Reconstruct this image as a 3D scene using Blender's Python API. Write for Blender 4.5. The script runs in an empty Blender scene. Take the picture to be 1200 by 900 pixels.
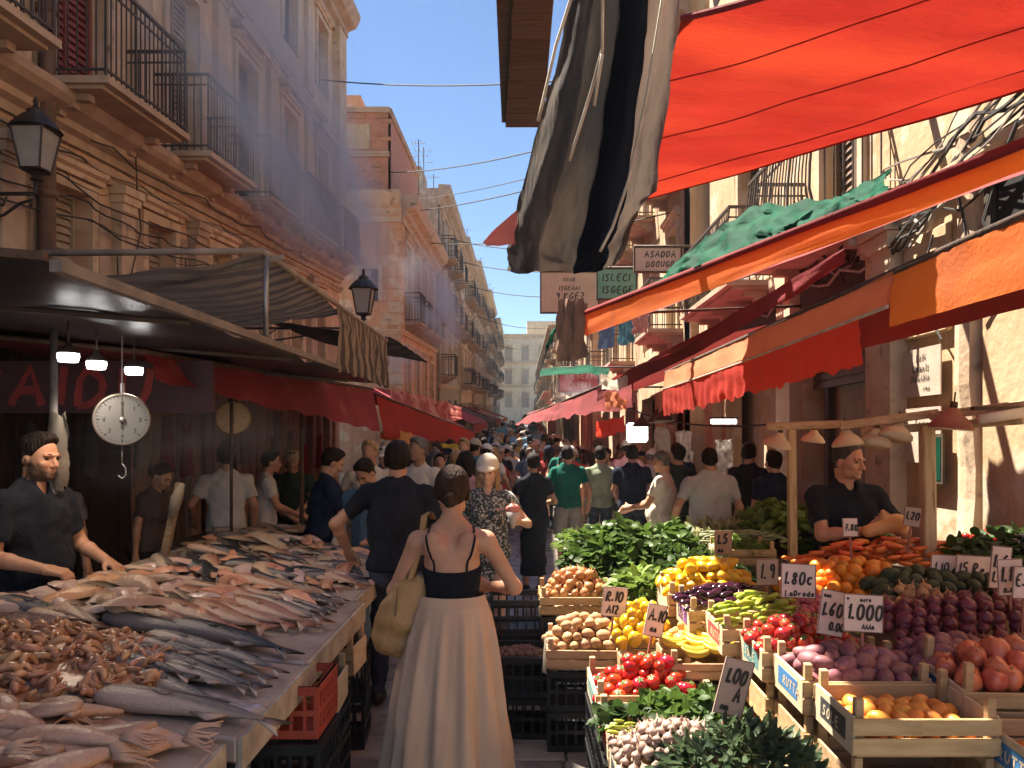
import bpy, bmesh, math, random
import numpy as np
from mathutils import Vector, Matrix, Euler, noise as mnoise
RND = random.Random(11)
V = Vector
sc = bpy.context.scene
col = sc.collection

# ------------------------------------------------------------------ camera
EYE = 1.8
FPX, CX, CY = 900.0, 605.0, 518.0          # focal length and principal point measured on the 1200 px wide photograph
cam_d = bpy.data.cameras.new('camera')
cam = bpy.data.objects.new('camera', cam_d)
col.objects.link(cam)
cam.location = (0, 0, EYE)
cam.rotation_euler = (math.radians(90), 0, 0)
cam_d.sensor_width = 36
cam_d.lens = FPX / 1200 * 36
cam_d.shift_x = (600 - CX) / 1200
cam_d.shift_y = (CY - 450) / 1200
cam_d.clip_start = 0.05
cam_d.clip_end = 2000
sc.camera = cam

# ------------------------------------------------------------------ light
SUN_AZ, SUN_EL = 45.0, 62.0                # degrees left of the street's direction, degrees up
to_sun = V((-math.sin(math.radians(SUN_AZ)) * math.cos(math.radians(SUN_EL)),
            math.cos(math.radians(SUN_AZ)) * math.cos(math.radians(SUN_EL)),
            math.sin(math.radians(SUN_EL))))
w = bpy.data.worlds.new('World')
sc.world = w
w.use_nodes = True
nt = w.node_tree
sky = nt.nodes.new('ShaderNodeTexSky')
sky.sky_type = 'NISHITA'
sky.sun_disc = False
sky.sun_elevation = math.radians(SUN_EL)
sky.sun_rotation = math.radians(-SUN_AZ)
sky.altitude = 200
sky.air_density = 0.9
sky.dust_density = 0.0
sky.ozone_density = 3.6
nt.links.new(sky.outputs[0], nt.nodes['Background'].inputs[0])
nt.nodes['Background'].inputs[1].default_value = 0.038
sd = bpy.data.lights.new('sun', 'SUN')
sd.energy = 4.6
sd.angle = math.radians(0.5)
sd.color = (1.0, 0.89, 0.74)
sun = bpy.data.objects.new('sun', sd)
col.objects.link(sun)
sun.rotation_euler = to_sun.to_track_quat('Z', 'Y').to_euler()
sun.location = (-20, 30, 40)
sc.view_settings.view_transform = 'Standard'
sc.view_settings.look = 'None'
sc.view_settings.exposure = 2.3
sc.view_settings.gamma = 1.0
sc.cycles.max_bounces = 7
sc.cycles.diffuse_bounces = 4
sc.cycles.transmission_bounces = 4
sc.cycles.transparent_max_bounces = 8
sc.cycles.volume_bounces = 1
sc.cycles.use_denoising = True

# ------------------------------------------------------------------ helpers
def at(u, v, Y):
    return V(((u - CX) / FPX * Y, Y, EYE - (v - CY) / FPX * Y))

def tag(o, label=None, cat=None, group=None, kind=None):
    if label: o['label'] = label
    if cat: o['category'] = cat
    if group: o['group'] = group
    if kind: o['kind'] = kind
    return o

def empty(name, loc=(0, 0, 0), rz=0.0, label=None, cat=None, group=None, parent=None):
    o = bpy.data.objects.new(name, None)
    o.empty_display_size = 0.1
    o.location = loc
    o.rotation_euler = (0, 0, rz)
    col.objects.link(o)
    if parent: o.parent = parent
    return tag(o, label, cat, group)

def link(name, me, mat=None, parent=None, loc=None, rot=None, scale=None):
    o = bpy.data.objects.new(name, me)
    col.objects.link(o)
    if mat is not None and len(me.materials) == 0:
        me.materials.append(mat)
    elif mat is not None and me.materials[0] is not mat:
        o.material_slots[0].link = 'OBJECT'
        o.material_slots[0].material = mat
    if parent: o.parent = parent
    if loc is not None: o.location = loc
    if rot is not None: o.rotation_euler = rot
    if scale is not None: o.scale = scale if hasattr(scale, '__len__') else (scale,) * 3
    return o

def recolour(o, mat):
    o.material_slots[0].link = 'OBJECT'
    o.material_slots[0].material = mat

def copy_tree(o, parent=None):
    c = o.copy()
    col.objects.link(c)
    if parent: c.parent = parent
    for ch in list(o.children):
        copy_tree(ch, c)
    return c

class MB:
    """collects faces of one mesh"""
    def __init__(s, fn=None):
        s.v, s.f, s.fn = [], [], fn
    def vert(s, p):
        s.v.append(tuple(s.fn(*p)) if s.fn else tuple(p))
        return len(s.v) - 1
    def quad(s, *ps):
        s.f.append([s.vert(p) for p in ps])
    def box(s, lo, hi):
        x0, y0, z0 = lo; x1, y1, z1 = hi
        i = [s.vert(p) for p in ((x0,y0,z0),(x1,y0,z0),(x1,y1,z0),(x0,y1,z0),(x0,y0,z1),(x1,y0,z1),(x1,y1,z1),(x0,y1,z1))]
        for q in ((0,3,2,1),(4,5,6,7),(0,1,5,4),(1,2,6,5),(2,3,7,6),(3,0,4,7)):
            s.f.append([i[k] for k in q])
    def bar(s, a, b, wx, wy=None, up=(0, 0, 1)):
        """square bar from a to b"""
        a, b = V(a), V(b); wy = wy or wx
        d = (b - a).normalized(); u = V(up)
        if abs(d.dot(u)) > .98: u = V((0, 1, 0))
        sx = d.cross(u).normalized() * wx / 2; sy = sx.cross(d).normalized() * wy / 2
        i = [s.vert(p) for p in (a-sx-sy, a+sx-sy, a+sx+sy, a-sx+sy, b-sx-sy, b+sx-sy, b+sx+sy, b-sx+sy)]
        for q in ((0,3,2,1),(4,5,6,7),(0,1,5,4),(1,2,6,5),(2,3,7,6),(3,0,4,7)):
            s.f.append([i[k] for k in q])
    def tube(s, pts, r, n=6, cap=True):
        pts = [V(p) for p in pts]
        rs = r if hasattr(r, '__len__') else [r] * len(pts)
        rings = []
        u = None
        for i, p in enumerate(pts):
            d = (pts[min(i+1, len(pts)-1)] - pts[max(i-1, 0)])
            d = d.normalized() if d.length > 1e-9 else V((0, 0, 1))
            if u is None:
                u = d.cross(V((0, 0, 1)) if abs(d.z) < .9 else V((1, 0, 0))).normalized()
            else:
                u = (u - d * u.dot(d))
                u = u.normalized() if u.length > 1e-6 else d.orthogonal().normalized()
            w_ = d.cross(u)
            rings.append([s.vert(p + (u * math.cos(2*math.pi*k/n) + w_ * math.sin(2*math.pi*k/n)) * rs[i]) for k in range(n)])
        for a, b in zip(rings, rings[1:]):
            for k in range(n):
                s.f.append([a[k], a[(k+1) % n], b[(k+1) % n], b[k]])
        if cap:
            s.f.append(rings[0][::-1]); s.f.append(rings[-1])
    def lathe(s, prof, n=16, c=(0, 0, 0), axis='z'):
        rings = []
        for r, z in prof:
            ring = []
            for k in range(n):
                a = 2 * math.pi * k / n
                p = (r*math.cos(a), r*math.sin(a), z)
                if axis == 'y': p = (p[0], p[2], p[1])
                ring.append(s.vert((p[0]+c[0], p[1]+c[1], p[2]+c[2])))
            rings.append(ring)
        for a, b in zip(rings, rings[1:]):
            for k in range(n):
                s.f.append([a[k], a[(k+1) % n], b[(k+1) % n], b[k]])
        s.f.append(rings[0][::-1]); s.f.append(rings[-1])
    def grid(s, pts):
        """pts[i][j] points"""
        idx = [[s.vert(p) for p in row] for row in pts]
        for i in range(len(idx)-1):
            for j in range(len(idx[0])-1):
                s.f.append([idx[i][j], idx[i+1][j], idx[i+1][j+1], idx[i][j+1]])
    def mesh(s, name, mat=None, smooth=False):
        me = bpy.data.meshes.new(name)
        me.from_pydata(s.v, [], s.f)
        if smooth:
            me.polygons.foreach_set('use_smooth', [True] * len(me.polygons))
        if mat: me.materials.append(mat)
        me.update()
        return me
    def build(s, name, mat=None, parent=None, smooth=False, loc=None, rot=None):
        return link(name, s.mesh(name, mat, smooth), None, parent, loc, rot)

def bevel_mesh(me, w=.004, seg=1):
    bm = bmesh.new(); bm.from_mesh(me)
    bmesh.ops.remove_doubles(bm, verts=bm.verts, dist=1e-5)
    bmesh.ops.bevel(bm, geom=list(bm.edges), offset=w, segments=seg, affect='EDGES', clamp_overlap=True)
    bm.to_mesh(me); bm.free()
    return me

def np_mesh(name, verts, quads, mat=None, smooth=True):
    me = bpy.data.meshes.new(name)
    verts = np.asarray(verts, dtype=np.float32); quads = np.asarray(quads, dtype=np.int32)
    me.vertices.add(len(verts)); me.vertices.foreach_set('co', verts.ravel())
    me.loops.add(quads.size); me.loops.foreach_set('vertex_index', quads.ravel())
    me.polygons.add(len(quads))
    me.polygons.foreach_set('loop_start', np.arange(0, quads.size, quads.shape[1], dtype=np.int32))
    me.polygons.foreach_set('use_smooth', np.full(len(quads), smooth))
    if mat: me.materials.append(mat)
    me.update(calc_edges=True); me.validate()
    return me

def ico(sub, fn=None, name='ico'):
    bm = bmesh.new()
    bmesh.ops.create_icosphere(bm, subdivisions=sub, radius=1)
    if fn:
        for v in bm.verts: v.co = fn(v.co.copy())
    for f in bm.faces: f.smooth = True
    me = bpy.data.meshes.new(name); bm.to_mesh(me); bm.free()
    return me

# ------------------------------------------------------------------ materials
MATS = {}
def mat(name, c, c2=None, rough=.7, scale=6., detail=4., bump=0., bscale=40., metal=0., spec=.4, transl=0., tcol=None,
        stretch=(1, 1, 1), vary=0., sub=0., contrast=(.35, .65), coat=0., emit=None, estr=0., sheen=0., c3=None, s3=30., amt3=(.55, .7)):
    """procedural surface: two colours mixed by noise, an optional third in spots, optional bump, translucency (thin cloth) and per-object variation"""
    if name in MATS: return MATS[name]
    m = bpy.data.materials.new(name); m.use_nodes = True
    t = m.node_tree; N = t.nodes; L = t.links
    bs = N['Principled BSDF']; out = N['Material Output']
    c2 = c2 or tuple(x * .72 for x in c)
    tc = N.new('ShaderNodeTexCoord'); oi = N.new('ShaderNodeObjectInfo')
    mp = N.new('ShaderNodeMapping'); mp.inputs['Scale'].default_value = stretch
    add = N.new('ShaderNodeVectorMath'); add.operation = 'MULTIPLY_ADD'
    cmb = N.new('ShaderNodeCombineXYZ')
    for k in range(3): L.new(oi.outputs['Random'], cmb.inputs[k])
    add.inputs[1].default_value = (17, 31, 23)
    L.new(cmb.outputs[0], add.inputs[0]); L.new(tc.outputs['Object'], add.inputs[2])
    L.new(add.outputs[0], mp.inputs['Vector'])
    nz = N.new('ShaderNodeTexNoise'); nz.inputs['Scale'].default_value = scale; nz.inputs['Detail'].default_value = detail
    L.new(mp.outputs[0], nz.inputs['Vector'])
    rp = N.new('ShaderNodeValToRGB')
    rp.color_ramp.elements[0].position = contrast[0]; rp.color_ramp.elements[1].position = contrast[1]
    rp.color_ramp.elements[0].color = (*c2, 1); rp.color_ramp.elements[1].color = (*c, 1)
    L.new(nz.outputs['Fac'], rp.inputs[0])
    colour = rp.outputs[0]
    if c3:
        n3 = N.new('ShaderNodeTexNoise'); n3.inputs['Scale'].default_value = s3; n3.inputs['Detail'].default_value = 6
        L.new(mp.outputs[0], n3.inputs['Vector'])
        r3 = N.new('ShaderNodeMapRange'); r3.inputs[1].default_value = amt3[0]; r3.inputs[2].default_value = amt3[1]
        L.new(n3.outputs['Fac'], r3.inputs[0])
        mx = N.new('ShaderNodeMix'); mx.data_type = 'RGBA'
        L.new(r3.outputs[0], mx.inputs[0]); L.new(colour, mx.inputs[6]); mx.inputs[7].default_value = (*c3, 1)
        colour = mx.outputs[2]
    if vary:
        hs = N.new('ShaderNodeHueSaturation')
        mr = N.new('ShaderNodeMapRange'); mr.inputs[3].default_value = 1 - vary; mr.inputs[4].default_value = 1 + vary
        L.new(oi.outputs['Random'], mr.inputs[0]); L.new(mr.outputs[0], hs.inputs['Value'])
        mr2 = N.new('ShaderNodeMapRange'); mr2.inputs[3].default_value = .5 - vary * .06; mr2.inputs[4].default_value = .5 + vary * .06
        fr = N.new('ShaderNodeMath'); fr.operation = 'FRACT'; ml = N.new('ShaderNodeMath'); ml.operation = 'MULTIPLY'; ml.inputs[1].default_value = 7.31
        L.new(oi.outputs['Random'], ml.inputs[0]); L.new(ml.outputs[0], fr.inputs[0]); L.new(fr.outputs[0], mr2.inputs[0]); L.new(mr2.outputs[0], hs.inputs['Hue'])
        L.new(colour, hs.inputs['Color']); colour = hs.outputs[0]
    L.new(colour, bs.inputs['Base Color'])
    bs.inputs['Roughness'].default_value = rough
    bs.inputs['Metallic'].default_value = metal
    bs.inputs['Specular IOR Level'].default_value = spec
    bs.inputs['Coat Weight'].default_value = coat
    bs.inputs['Sheen Weight'].default_value = sheen
    if sub:
        bs.inputs['Subsurface Weight'].default_value = sub; bs.inputs['Subsurface Radius'].default_value = (.02, .008, .004)
    if emit:
        bs.inputs['Emission Color'].default_value = (*emit, 1); bs.inputs['Emission Strength'].default_value = estr
    nrm = None
    if bump:
        nb = N.new('ShaderNodeTexNoise'); nb.inputs['Scale'].default_value = bscale; nb.inputs['Detail'].default_value = 5
        L.new(mp.outputs[0], nb.inputs['Vector'])
        bp = N.new('ShaderNodeBump'); bp.inputs['Strength'].default_value = bump; bp.inputs['Distance'].default_value = .02
        L.new(nb.outputs['Fac'], bp.inputs['Height']); L.new(bp.outputs[0], bs.inputs['Normal']); nrm = bp.outputs[0]
    if transl:
        tr = N.new('ShaderNodeBsdfTranslucent')
        if tcol: tr.inputs[0].default_value = (*tcol, 1)
        else: L.new(colour, tr.inputs[0])
        if nrm: L.new(nrm, tr.inputs['Normal'])
        ms = N.new('ShaderNodeMixShader'); ms.inputs[0].default_value = transl
        L.new(bs.outputs[0], ms.inputs[1]); L.new(tr.outputs[0], ms.inputs[2]); L.new(ms.outputs[0], out.inputs[0])
    MATS[name] = m
    return m

def cloth_folds(p, seed, amp, f):
    q = V((p[0]*f + seed*3.1, p[1]*f - seed*1.7, p[2]*f + seed))
    return mnoise.noise(q) * amp + mnoise.noise(q * 2.3) * amp * .5

def sheet(p00, p10, p11, p01, nu=24, nv=12, sag=.05, wr=.015, wf=2.5, seed=1, ribs=0, ribamp=.0, ragged=0.):
    """hanging or stretched cloth between four corners; rows go p0* -> p1*, columns p*0 -> p*1. ragged: uneven lower (p*1) hem"""
    p00, p10, p11, p01 = V(p00), V(p10), V(p11), V(p01)
    nrm = (p10 - p00).cross(p01 - p00).normalized()
    pts = []
    for i in range(nu + 1):
        a = i / nu; row = []
        for j in range(nv + 1):
            b = j / nv
            p = (p00*(1-a) + p10*a)*(1-b) + (p01*(1-a) + p11*a)*b
            if ragged and b > 0:
                k = mnoise.noise(V((a*23, seed, 0))) * ragged + mnoise.noise(V((a*71, seed, 3))) * ragged*.6
                p = p + (p - (p00*(1-a) + p10*a)).normalized() * k * b**3
            p.z -= sag * 4*a*(1-a) * 4*b*(1-b) if nv > 1 else 0
            p += nrm * cloth_folds((a*8, b*3, 0), seed, wr, wf*.4)
            if ribs: p += nrm * math.sin(a * math.pi * 2 * ribs + 2*mnoise.noise(V((a*9, b*1.5, seed)))) * ribamp * (b if ragged or True else 1)
            row.append(p)
        pts.append(row)
    return pts

def sag_line(a, b, sag, n=14):
    a, b = V(a), V(b)
    return [a.lerp(b, i/n) - V((0, 0, sag*4*(i/n)*(1-i/n))) for i in range(n+1)]

# stroke handwriting: each glyph is a list of polylines in a 0..1 box
GL = {
 '0': [[(.5,1),(.2,.85),(.1,.5),(.2,.12),(.5,0),(.8,.15),(.9,.5),(.8,.88),(.5,1)]],
 '1': [[(.15,.7),(.55,1),(.5,0)]],
 '2': [[(.1,.8),(.4,1),(.8,.85),(.7,.55),(.1,0),(.9,.05)]],
 '3': [[(.1,.9),(.6,1),(.8,.78),(.4,.55),(.85,.3),(.6,0),(.1,.08)]],
 '4': [[(.6,0),(.65,1),(.1,.35),(.95,.38)]],
 '5': [[(.85,1),(.25,.97),(.2,.6),(.7,.6),(.85,.3),(.5,0),(.1,.1)]],
 '6': [[(.8,1),(.3,.6),(.15,.25),(.45,0),(.8,.2),(.6,.48),(.2,.3)]],
 '7': [[(.1,.95),(.9,1),(.4,0)],[(.25,.5),(.75,.55)]],
 '8': [[(.5,.52),(.2,.75),(.5,1),(.8,.78),(.5,.52),(.15,.22),(.5,0),(.85,.25),(.5,.52)]],
 '9': [[(.8,.7),(.5,.5),(.2,.75),(.5,1),(.8,.75),(.7,0)]],
 '.': [[(.4,.0),(.5,.06),(.45,0)]],
 ',': [[(.5,.08),(.35,-.15)]],
 'A': [[(.05,0),(.5,1),(.95,0)],[(.25,.4),(.75,.4)]],
 'B': [[(.15,0),(.15,1),(.7,.9),(.65,.6),(.15,.52),(.8,.35),(.7,.05),(.15,0)]],
 'C': [[(.9,.85),(.5,1),(.12,.6),(.2,.15),(.55,0),(.9,.15)]],
 'D': [[(.15,0),(.15,1),(.7,.85),(.9,.45),(.6,.05),(.15,0)]],
 'E': [[(.85,1),(.15,1),(.15,0),(.9,0)],[(.15,.52),(.7,.52)]],
 'G': [[(.9,.85),(.5,1),(.12,.55),(.25,.1),(.6,0),(.9,.2),(.9,.45),(.55,.45)]],
 'I': [[(.5,0),(.5,1)]],
 'K': [[(.15,0),(.15,1)],[(.85,1),(.15,.45),(.9,0)]],
 'L': [[(.2,1),(.15,0),(.85,.05)]],
 'M': [[(.05,0),(.2,1),(.5,.3),(.8,1),(.95,0)]],
 'N': [[(.1,0),(.15,1),(.85,0),(.9,1)]],
 'O': [[(.5,1),(.1,.6),(.2,.1),(.6,0),(.9,.5),(.7,.95),(.5,1)]],
 'P': [[(.15,0),(.15,1),(.8,.9),(.75,.55),(.15,.48)]],
 'R': [[(.15,0),(.15,1),(.8,.88),(.7,.55),(.15,.5),(.9,0)]],
 'S': [[(.85,.88),(.45,1),(.15,.75),(.8,.35),(.6,0),(.1,.1)]],
 'T': [[(.05,1),(.95,1)],[(.5,1),(.45,0)]],
 'U': [[(.1,1),(.15,.2),(.5,0),(.85,.2),(.9,1)]],
 'V': [[(.05,1),(.5,0),(.95,1)]],
 'Z': [[(.1,.95),(.9,1),(.1,0),(.95,.05)]],
 'a': [[(.8,.55),(.4,.6),(.15,.25),(.45,0),(.8,.3),(.8,.6),(.85,0)]],
 'c': [[(.85,.5),(.45,.62),(.15,.3),(.45,0),(.85,.12)]],
 'd': [[(.8,1),(.8,0)],[(.8,.5),(.4,.6),(.15,.25),(.45,0),(.8,.15)]],
 'e': [[(.15,.32),(.8,.35),(.5,.62),(.15,.3),(.45,0),(.85,.12)]],
 'i': [[(.5,.6),(.5,0)]],
 'l': [[(.45,1),(.5,0)]],
 'm': [[(.05,0),(.1,.6),(.3,.6),(.45,0),(.5,.55),(.75,.6),(.9,0)]],
 'n': [[(.15,0),(.15,.6),(.6,.62),(.8,0)]],
 'o': [[(.5,.62),(.15,.35),(.4,0),(.8,.2),(.7,.58),(.5,.62)]],
 'r': [[(.2,.6),(.25,0)],[(.25,.4),(.75,.62)]],
 't': [[(.5,1),(.45,0),(.75,.05)],[(.15,.65),(.8,.68)]],
 's': [[(.75,.55),(.4,.62),(.25,.42),(.7,.2),(.5,0),(.2,.06)]],
 'u': [[(.15,.6),(.25,.05),(.6,.05),(.8,.6),(.85,0)]],
 'v': [[(.1,.6),(.45,0),(.85,.6)]],
 ' ': [],
}
def strokes(mb, text, x0, y0, h, wid, fx, thick, rnd, slant=.12, jit=.05, lift=(0, 0, 0)):
    """marker handwriting as flat ribbons; fx(x, y) -> world/local point, successive quads 1 mm thick handled by fx"""
    x = x0; nq = 0; lift = V(lift)
    for ch in text:
        cw = wid * (.45 if ch in '.,iIl1 ' else 1.0)
        dy = rnd.uniform(-jit, jit) * h
        for pl in GL.get(ch, []):
            pts = [(x + px*cw*.8 + py*h*slant, y0 + dy + py*h) for px, py in pl]
            if len(pts) == 3 and ch == '.':
                pts = [(x + cw*.2, y0+dy), (x+cw*.2, y0+dy+thick)]
            # round the corners once
            if len(pts) > 3:
                q = [pts[0]]
                for a, b in zip(pts, pts[1:]):
                    q.append((a[0]*.7+b[0]*.3, a[1]*.7+b[1]*.3)); q.append((a[0]*.3+b[0]*.7, a[1]*.3+b[1]*.7))
                q.append(pts[-1]); pts = q
            L, Rr = [], []
            for i, p in enumerate(pts):
                a, b = pts[max(i-1, 0)], pts[min(i+1, len(pts)-1)]
                dx, dyy = b[0]-a[0], b[1]-a[1]; n = math.hypot(dx, dyy) or 1
                t = thick * (.5 + rnd.uniform(-.06, .06))
                L.append((p[0]-dyy/n*t, p[1]+dx/n*t)); Rr.append((p[0]+dyy/n*t, p[1]-dx/n*t))
            for i in range(len(pts)-1):
                nq += 1; up_ = lift * (nq % 40)      # each stroke a hair proud of the one it crosses
                mb.quad(*[V(fx(*q)) + up_ for q in (L[i], Rr[i], Rr[i+1], L[i+1])])
        x += cw
    return x
# ------------------------------------------------------------------ organic shapes: smooth union of tapered limbs, meshed by surface nets
class Sdf:
    FAR = .07
    def __init__(s, lo, hi, h):
        s.h = h; s.lo = np.array(lo, dtype=np.float32)
        s.n = np.ceil((np.array(hi) - s.lo) / h).astype(int) + 1
        s.F = np.full(s.n, s.FAR, dtype=np.float32)
        s.ax = [s.lo[k] + h*np.arange(s.n[k], dtype=np.float32) for k in range(3)]
    def _put(s, blo, bhi, fn, k, op='add'):
        sl = []
        for a in range(3):
            i0 = max(0, int((blo[a]-s.lo[a])/s.h) - 1); i1 = min(s.n[a], int((bhi[a]-s.lo[a])/s.h) + 3)
            if i1 <= i0: return
            sl.append(slice(i0, i1))
        X = s.ax[0][sl[0]][:, None, None]; Y = s.ax[1][sl[1]][None, :, None]; Z = s.ax[2][sl[2]][None, None, :]
        b = fn(X, Y, Z).astype(np.float32)
        a = s.F[tuple(sl)]
        if op == 'add':
            if k > 0:
                hh = np.clip(.5 + .5*(b-a)/k, 0, 1)
                s.F[tuple(sl)] = b*(1-hh) + a*hh - k*hh*(1-hh)
            else: s.F[tuple(sl)] = np.minimum(a, b)
        else:
            hh = np.clip(.5 - .5*(-b-a)/max(k, 1e-4), 0, 1)
            s.F[tuple(sl)] = a*hh + (-b)*(1-hh) + max(k, 1e-4)*hh*(1-hh) if k > 0 else np.maximum(a, -b)
    def cone(s, a, b, ra, rb, k=.02, g=0., op='add', sy=1.0):
        a = np.array(a, dtype=np.float32); b = np.array(b, dtype=np.float32); ra += g; rb += g
        r = max(ra, rb) + .055
        ab = b - a; L2 = float(ab @ ab) + 1e-9
        def fn(X, Y, Z):
            t = np.clip(((X-a[0])*ab[0] + (Y-a[1])*ab[1] + (Z-a[2])*ab[2]) / L2, 0, 1)
            dx = X - a[0] - t*ab[0]; dy = (Y - a[1] - t*ab[1]) / sy; dz = Z - a[2] - t*ab[2]
            d = np.sqrt(dx*dx + dy*dy + dz*dz) - (ra + (rb-ra)*t)
            return d * (1 if sy >= 1 else (.5 + .5*sy))
        s._put(np.minimum(a, b) - r, np.maximum(a, b) + r, fn, k, op)
    def ell(s, c, r, k=.02, g=0., op='add', rot=None):
        c = np.array(c, dtype=np.float32); r = np.array(r, dtype=np.float32) + g
        m = float(r.max()) + .055
        Rm = np.array(rot) if rot is not None else None
        def fn(X, Y, Z):
            x, y, z = X-c[0], Y-c[1], Z-c[2]
            if Rm is not None:
                x, y, z = (Rm[0,0]*x+Rm[1,0]*y+Rm[2,0]*z), (Rm[0,1]*x+Rm[1,1]*y+Rm[2,1]*z), (Rm[0,2]*x+Rm[1,2]*y+Rm[2,2]*z)
            k0 = np.sqrt((x/r[0])**2 + (y/r[1])**2 + (z/r[2])**2)
            k1 = np.sqrt((x/r[0]**2)**2 + (y/r[1]**2)**2 + (z/r[2]**2)**2) + 1e-6
            return k0*(k0-1)/k1
        s._put(c - m, c + m, fn, k, op)
    def cut(s, p, n):
        """keep the side the normal points away from"""
        p, n = np.array(p), np.array(n) / np.linalg.norm(n)
        d = ((s.ax[0]-p[0])*n[0])[:, None, None] + ((s.ax[1]-p[1])*n[1])[None, :, None] + ((s.ax[2]-p[2])*n[2])[None, None, :]
        s.F = np.maximum(s.F, d.astype(np.float32))
    def wobble(s, amp, f, seed=0, stretch=(1, 1, 1)):
        r = np.random.RandomState(seed); tot = 0
        X = s.ax[0][:, None, None]*stretch[0]; Y = s.ax[1][None, :, None]*stretch[1]; Z = s.ax[2][None, None, :]*stretch[2]
        for o in range(4):
            k = r.normal(size=3); k = k / np.linalg.norm(k) * f * (1 + .55*o)
            tot = tot + np.sin(X*k[0] + Y*k[1] + Z*k[2] + r.uniform(0, 6.28)) / (1 + .6*o)
        s.F = s.F + (amp * .5 * tot).astype(np.float32)
    def mesh(s, name, mat=None):
        F = s.F; h = s.h
        F[0], F[-1] = .05, .05; F[:, 0], F[:, -1] = .05, .05; F[:, :, 0], F[:, :, -1] = .05, .05
        ins = F < 0
        any_ = np.zeros(tuple(k-1 for k in F.shape), bool); all_ = np.ones_like(any_)
        for i in (0, 1):
            for j in (0, 1):
                for l in (0, 1):
                    q = ins[i:F.shape[0]-1+i, j:F.shape[1]-1+j, l:F.shape[2]-1+l]
                    any_ |= q; all_ &= q
        act = any_ & ~all_
        idx = np.argwhere(act)
        vid = np.full(act.shape, -1, np.int32); vid[act] = np.arange(len(idx))
        pos = np.zeros((len(idx), 3), np.float64); cnt = np.zeros(len(idx))
        I, J, K = idx.T
        for ax in range(3):
            o1, o2 = [a for a in range(3) if a != ax]
            for p in (0, 1):
                for q in (0, 1):
                    off = [0, 0, 0]; off[o1] = p; off[o2] = q
                    e = [0, 0, 0]; e[ax] = 1
                    fa = F[I+off[0], J+off[1], K+off[2]]; fb = F[I+off[0]+e[0], J+off[1]+e[1], K+off[2]+e[2]]
                    c = (fa < 0) != (fb < 0)
                    t = np.where(c, fa / np.where(c, fa - fb, 1), 0)
                    for a in range(3):
                        pos[:, a] += np.where(c, off[a] + (t if a == ax else 0), 0)
                    cnt += c
        pos = (idx + pos / np.maximum(cnt, 1)[:, None]) * h + s.lo
        quads = []
        for ax in range(3):
            o1, o2 = [(1, 2), (2, 0), (0, 1)][ax]
            sl0 = [slice(None)]*3; sl1 = [slice(None)]*3
            sl0[ax] = slice(0, -1); sl1[ax] = slice(1, None)
            ch = ins[tuple(sl0)] != ins[tuple(sl1)]
            E = np.argwhere(ch); up = ins[tuple(sl0)][ch]
            ok = (E[:, o1] > 0) & (E[:, o2] > 0) & (E[:, o1] < F.shape[o1]-1) & (E[:, o2] < F.shape[o2]-1)
            E, up = E[ok], up[ok]
            def cell(d1, d2):
                c = E.copy(); c[:, o1] -= d1; c[:, o2] -= d2
                return vid[c[:, 0], c[:, 1], c[:, 2]]
            q = np.stack([cell(1, 1), cell(0, 1), cell(0, 0), cell(1, 0)], 1)
            q[~up] = q[~up][:, ::-1]
            quads.append(q)
        return np_mesh(name, pos, np.concatenate(quads), mat)

def ik(a, c, l1, l2, pole):
    a, c, pole = V(a), V(c), V(pole)
    d = c - a; L = min(d.length, (l1+l2)*.998); dn = d.normalized(); c = a + dn*L
    x = (l1*l1 - l2*l2 + L*L) / (2*L); hgt = math.sqrt(max(l1*l1 - x*x, 0))
    pn = pole - dn*pole.dot(dn)
    pn = pn.normalized() if pn.length > 1e-6 else dn.orthogonal().normalized()
    return a + dn*x + pn*hgt, c

SKIN = mat('skin_tan', (.50, .27, .17), (.40, .20, .12), rough=.5, scale=9, sub=.05, bump=.12, bscale=160, vary=.08, c3=(.46, .19, .12), s3=16, amt3=(.52, .75), spec=.35)
SKIN_P = mat('skin_pale', (.60, .36, .26), (.50, .28, .19), rough=.5, scale=9, sub=.05, bump=.05, bscale=180, vary=.08)
SKIN_D = mat('skin_olive', (.38, .20, .12), (.30, .15, .09), rough=.5, scale=9, sub=.05, bump=.05, bscale=180)
HAIR_D = mat('hair_dark', (.022, .014, .010), (.009, .006, .005), rough=.6, scale=40, stretch=(1, 1, .25), bump=.8, bscale=100, spec=.15)
HAIR_B = mat('hair_brown', (.050, .022, .011), (.020, .009, .005), rough=.55, scale=60, stretch=(1, 1, .15), bump=.8, bscale=110, spec=.16)
HAIR_G = mat('hair_grey', (.16, .14, .125), (.07, .06, .055), rough=.6, scale=30, stretch=(1, 1, .3), bump=.4, bscale=90)
HAIR_Y = mat('hair_blonde', (.42, .255, .11), (.25, .14, .06), rough=.5, scale=34, stretch=(1, 1, .2), bump=.6, bscale=70)
DENIM = mat('denim', (.035, .045, .070), (.018, .024, .040), rough=.85, scale=14, bump=.25, bscale=260)
DARKT = mat('dark_trousers', (.018, .018, .022), (.010, .010, .013), rough=.9, scale=14, bump=.2, bscale=200)
BEIGE = mat('beige_cotton', (.42, .35, .27), (.34, .28, .21), rough=.9, scale=14, bump=.2, bscale=200)
SHOE = mat('dark_shoe', (.03, .028, .03), (.015, .014, .015), rough=.5, scale=20)
SOLE = mat('pale_sole', (.55, .52, .48), (.4, .37, .34), rough=.7)
EYE_W = mat('eye_dark', (.03, .018, .012), (.015, .01, .008), rough=.15)

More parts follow.
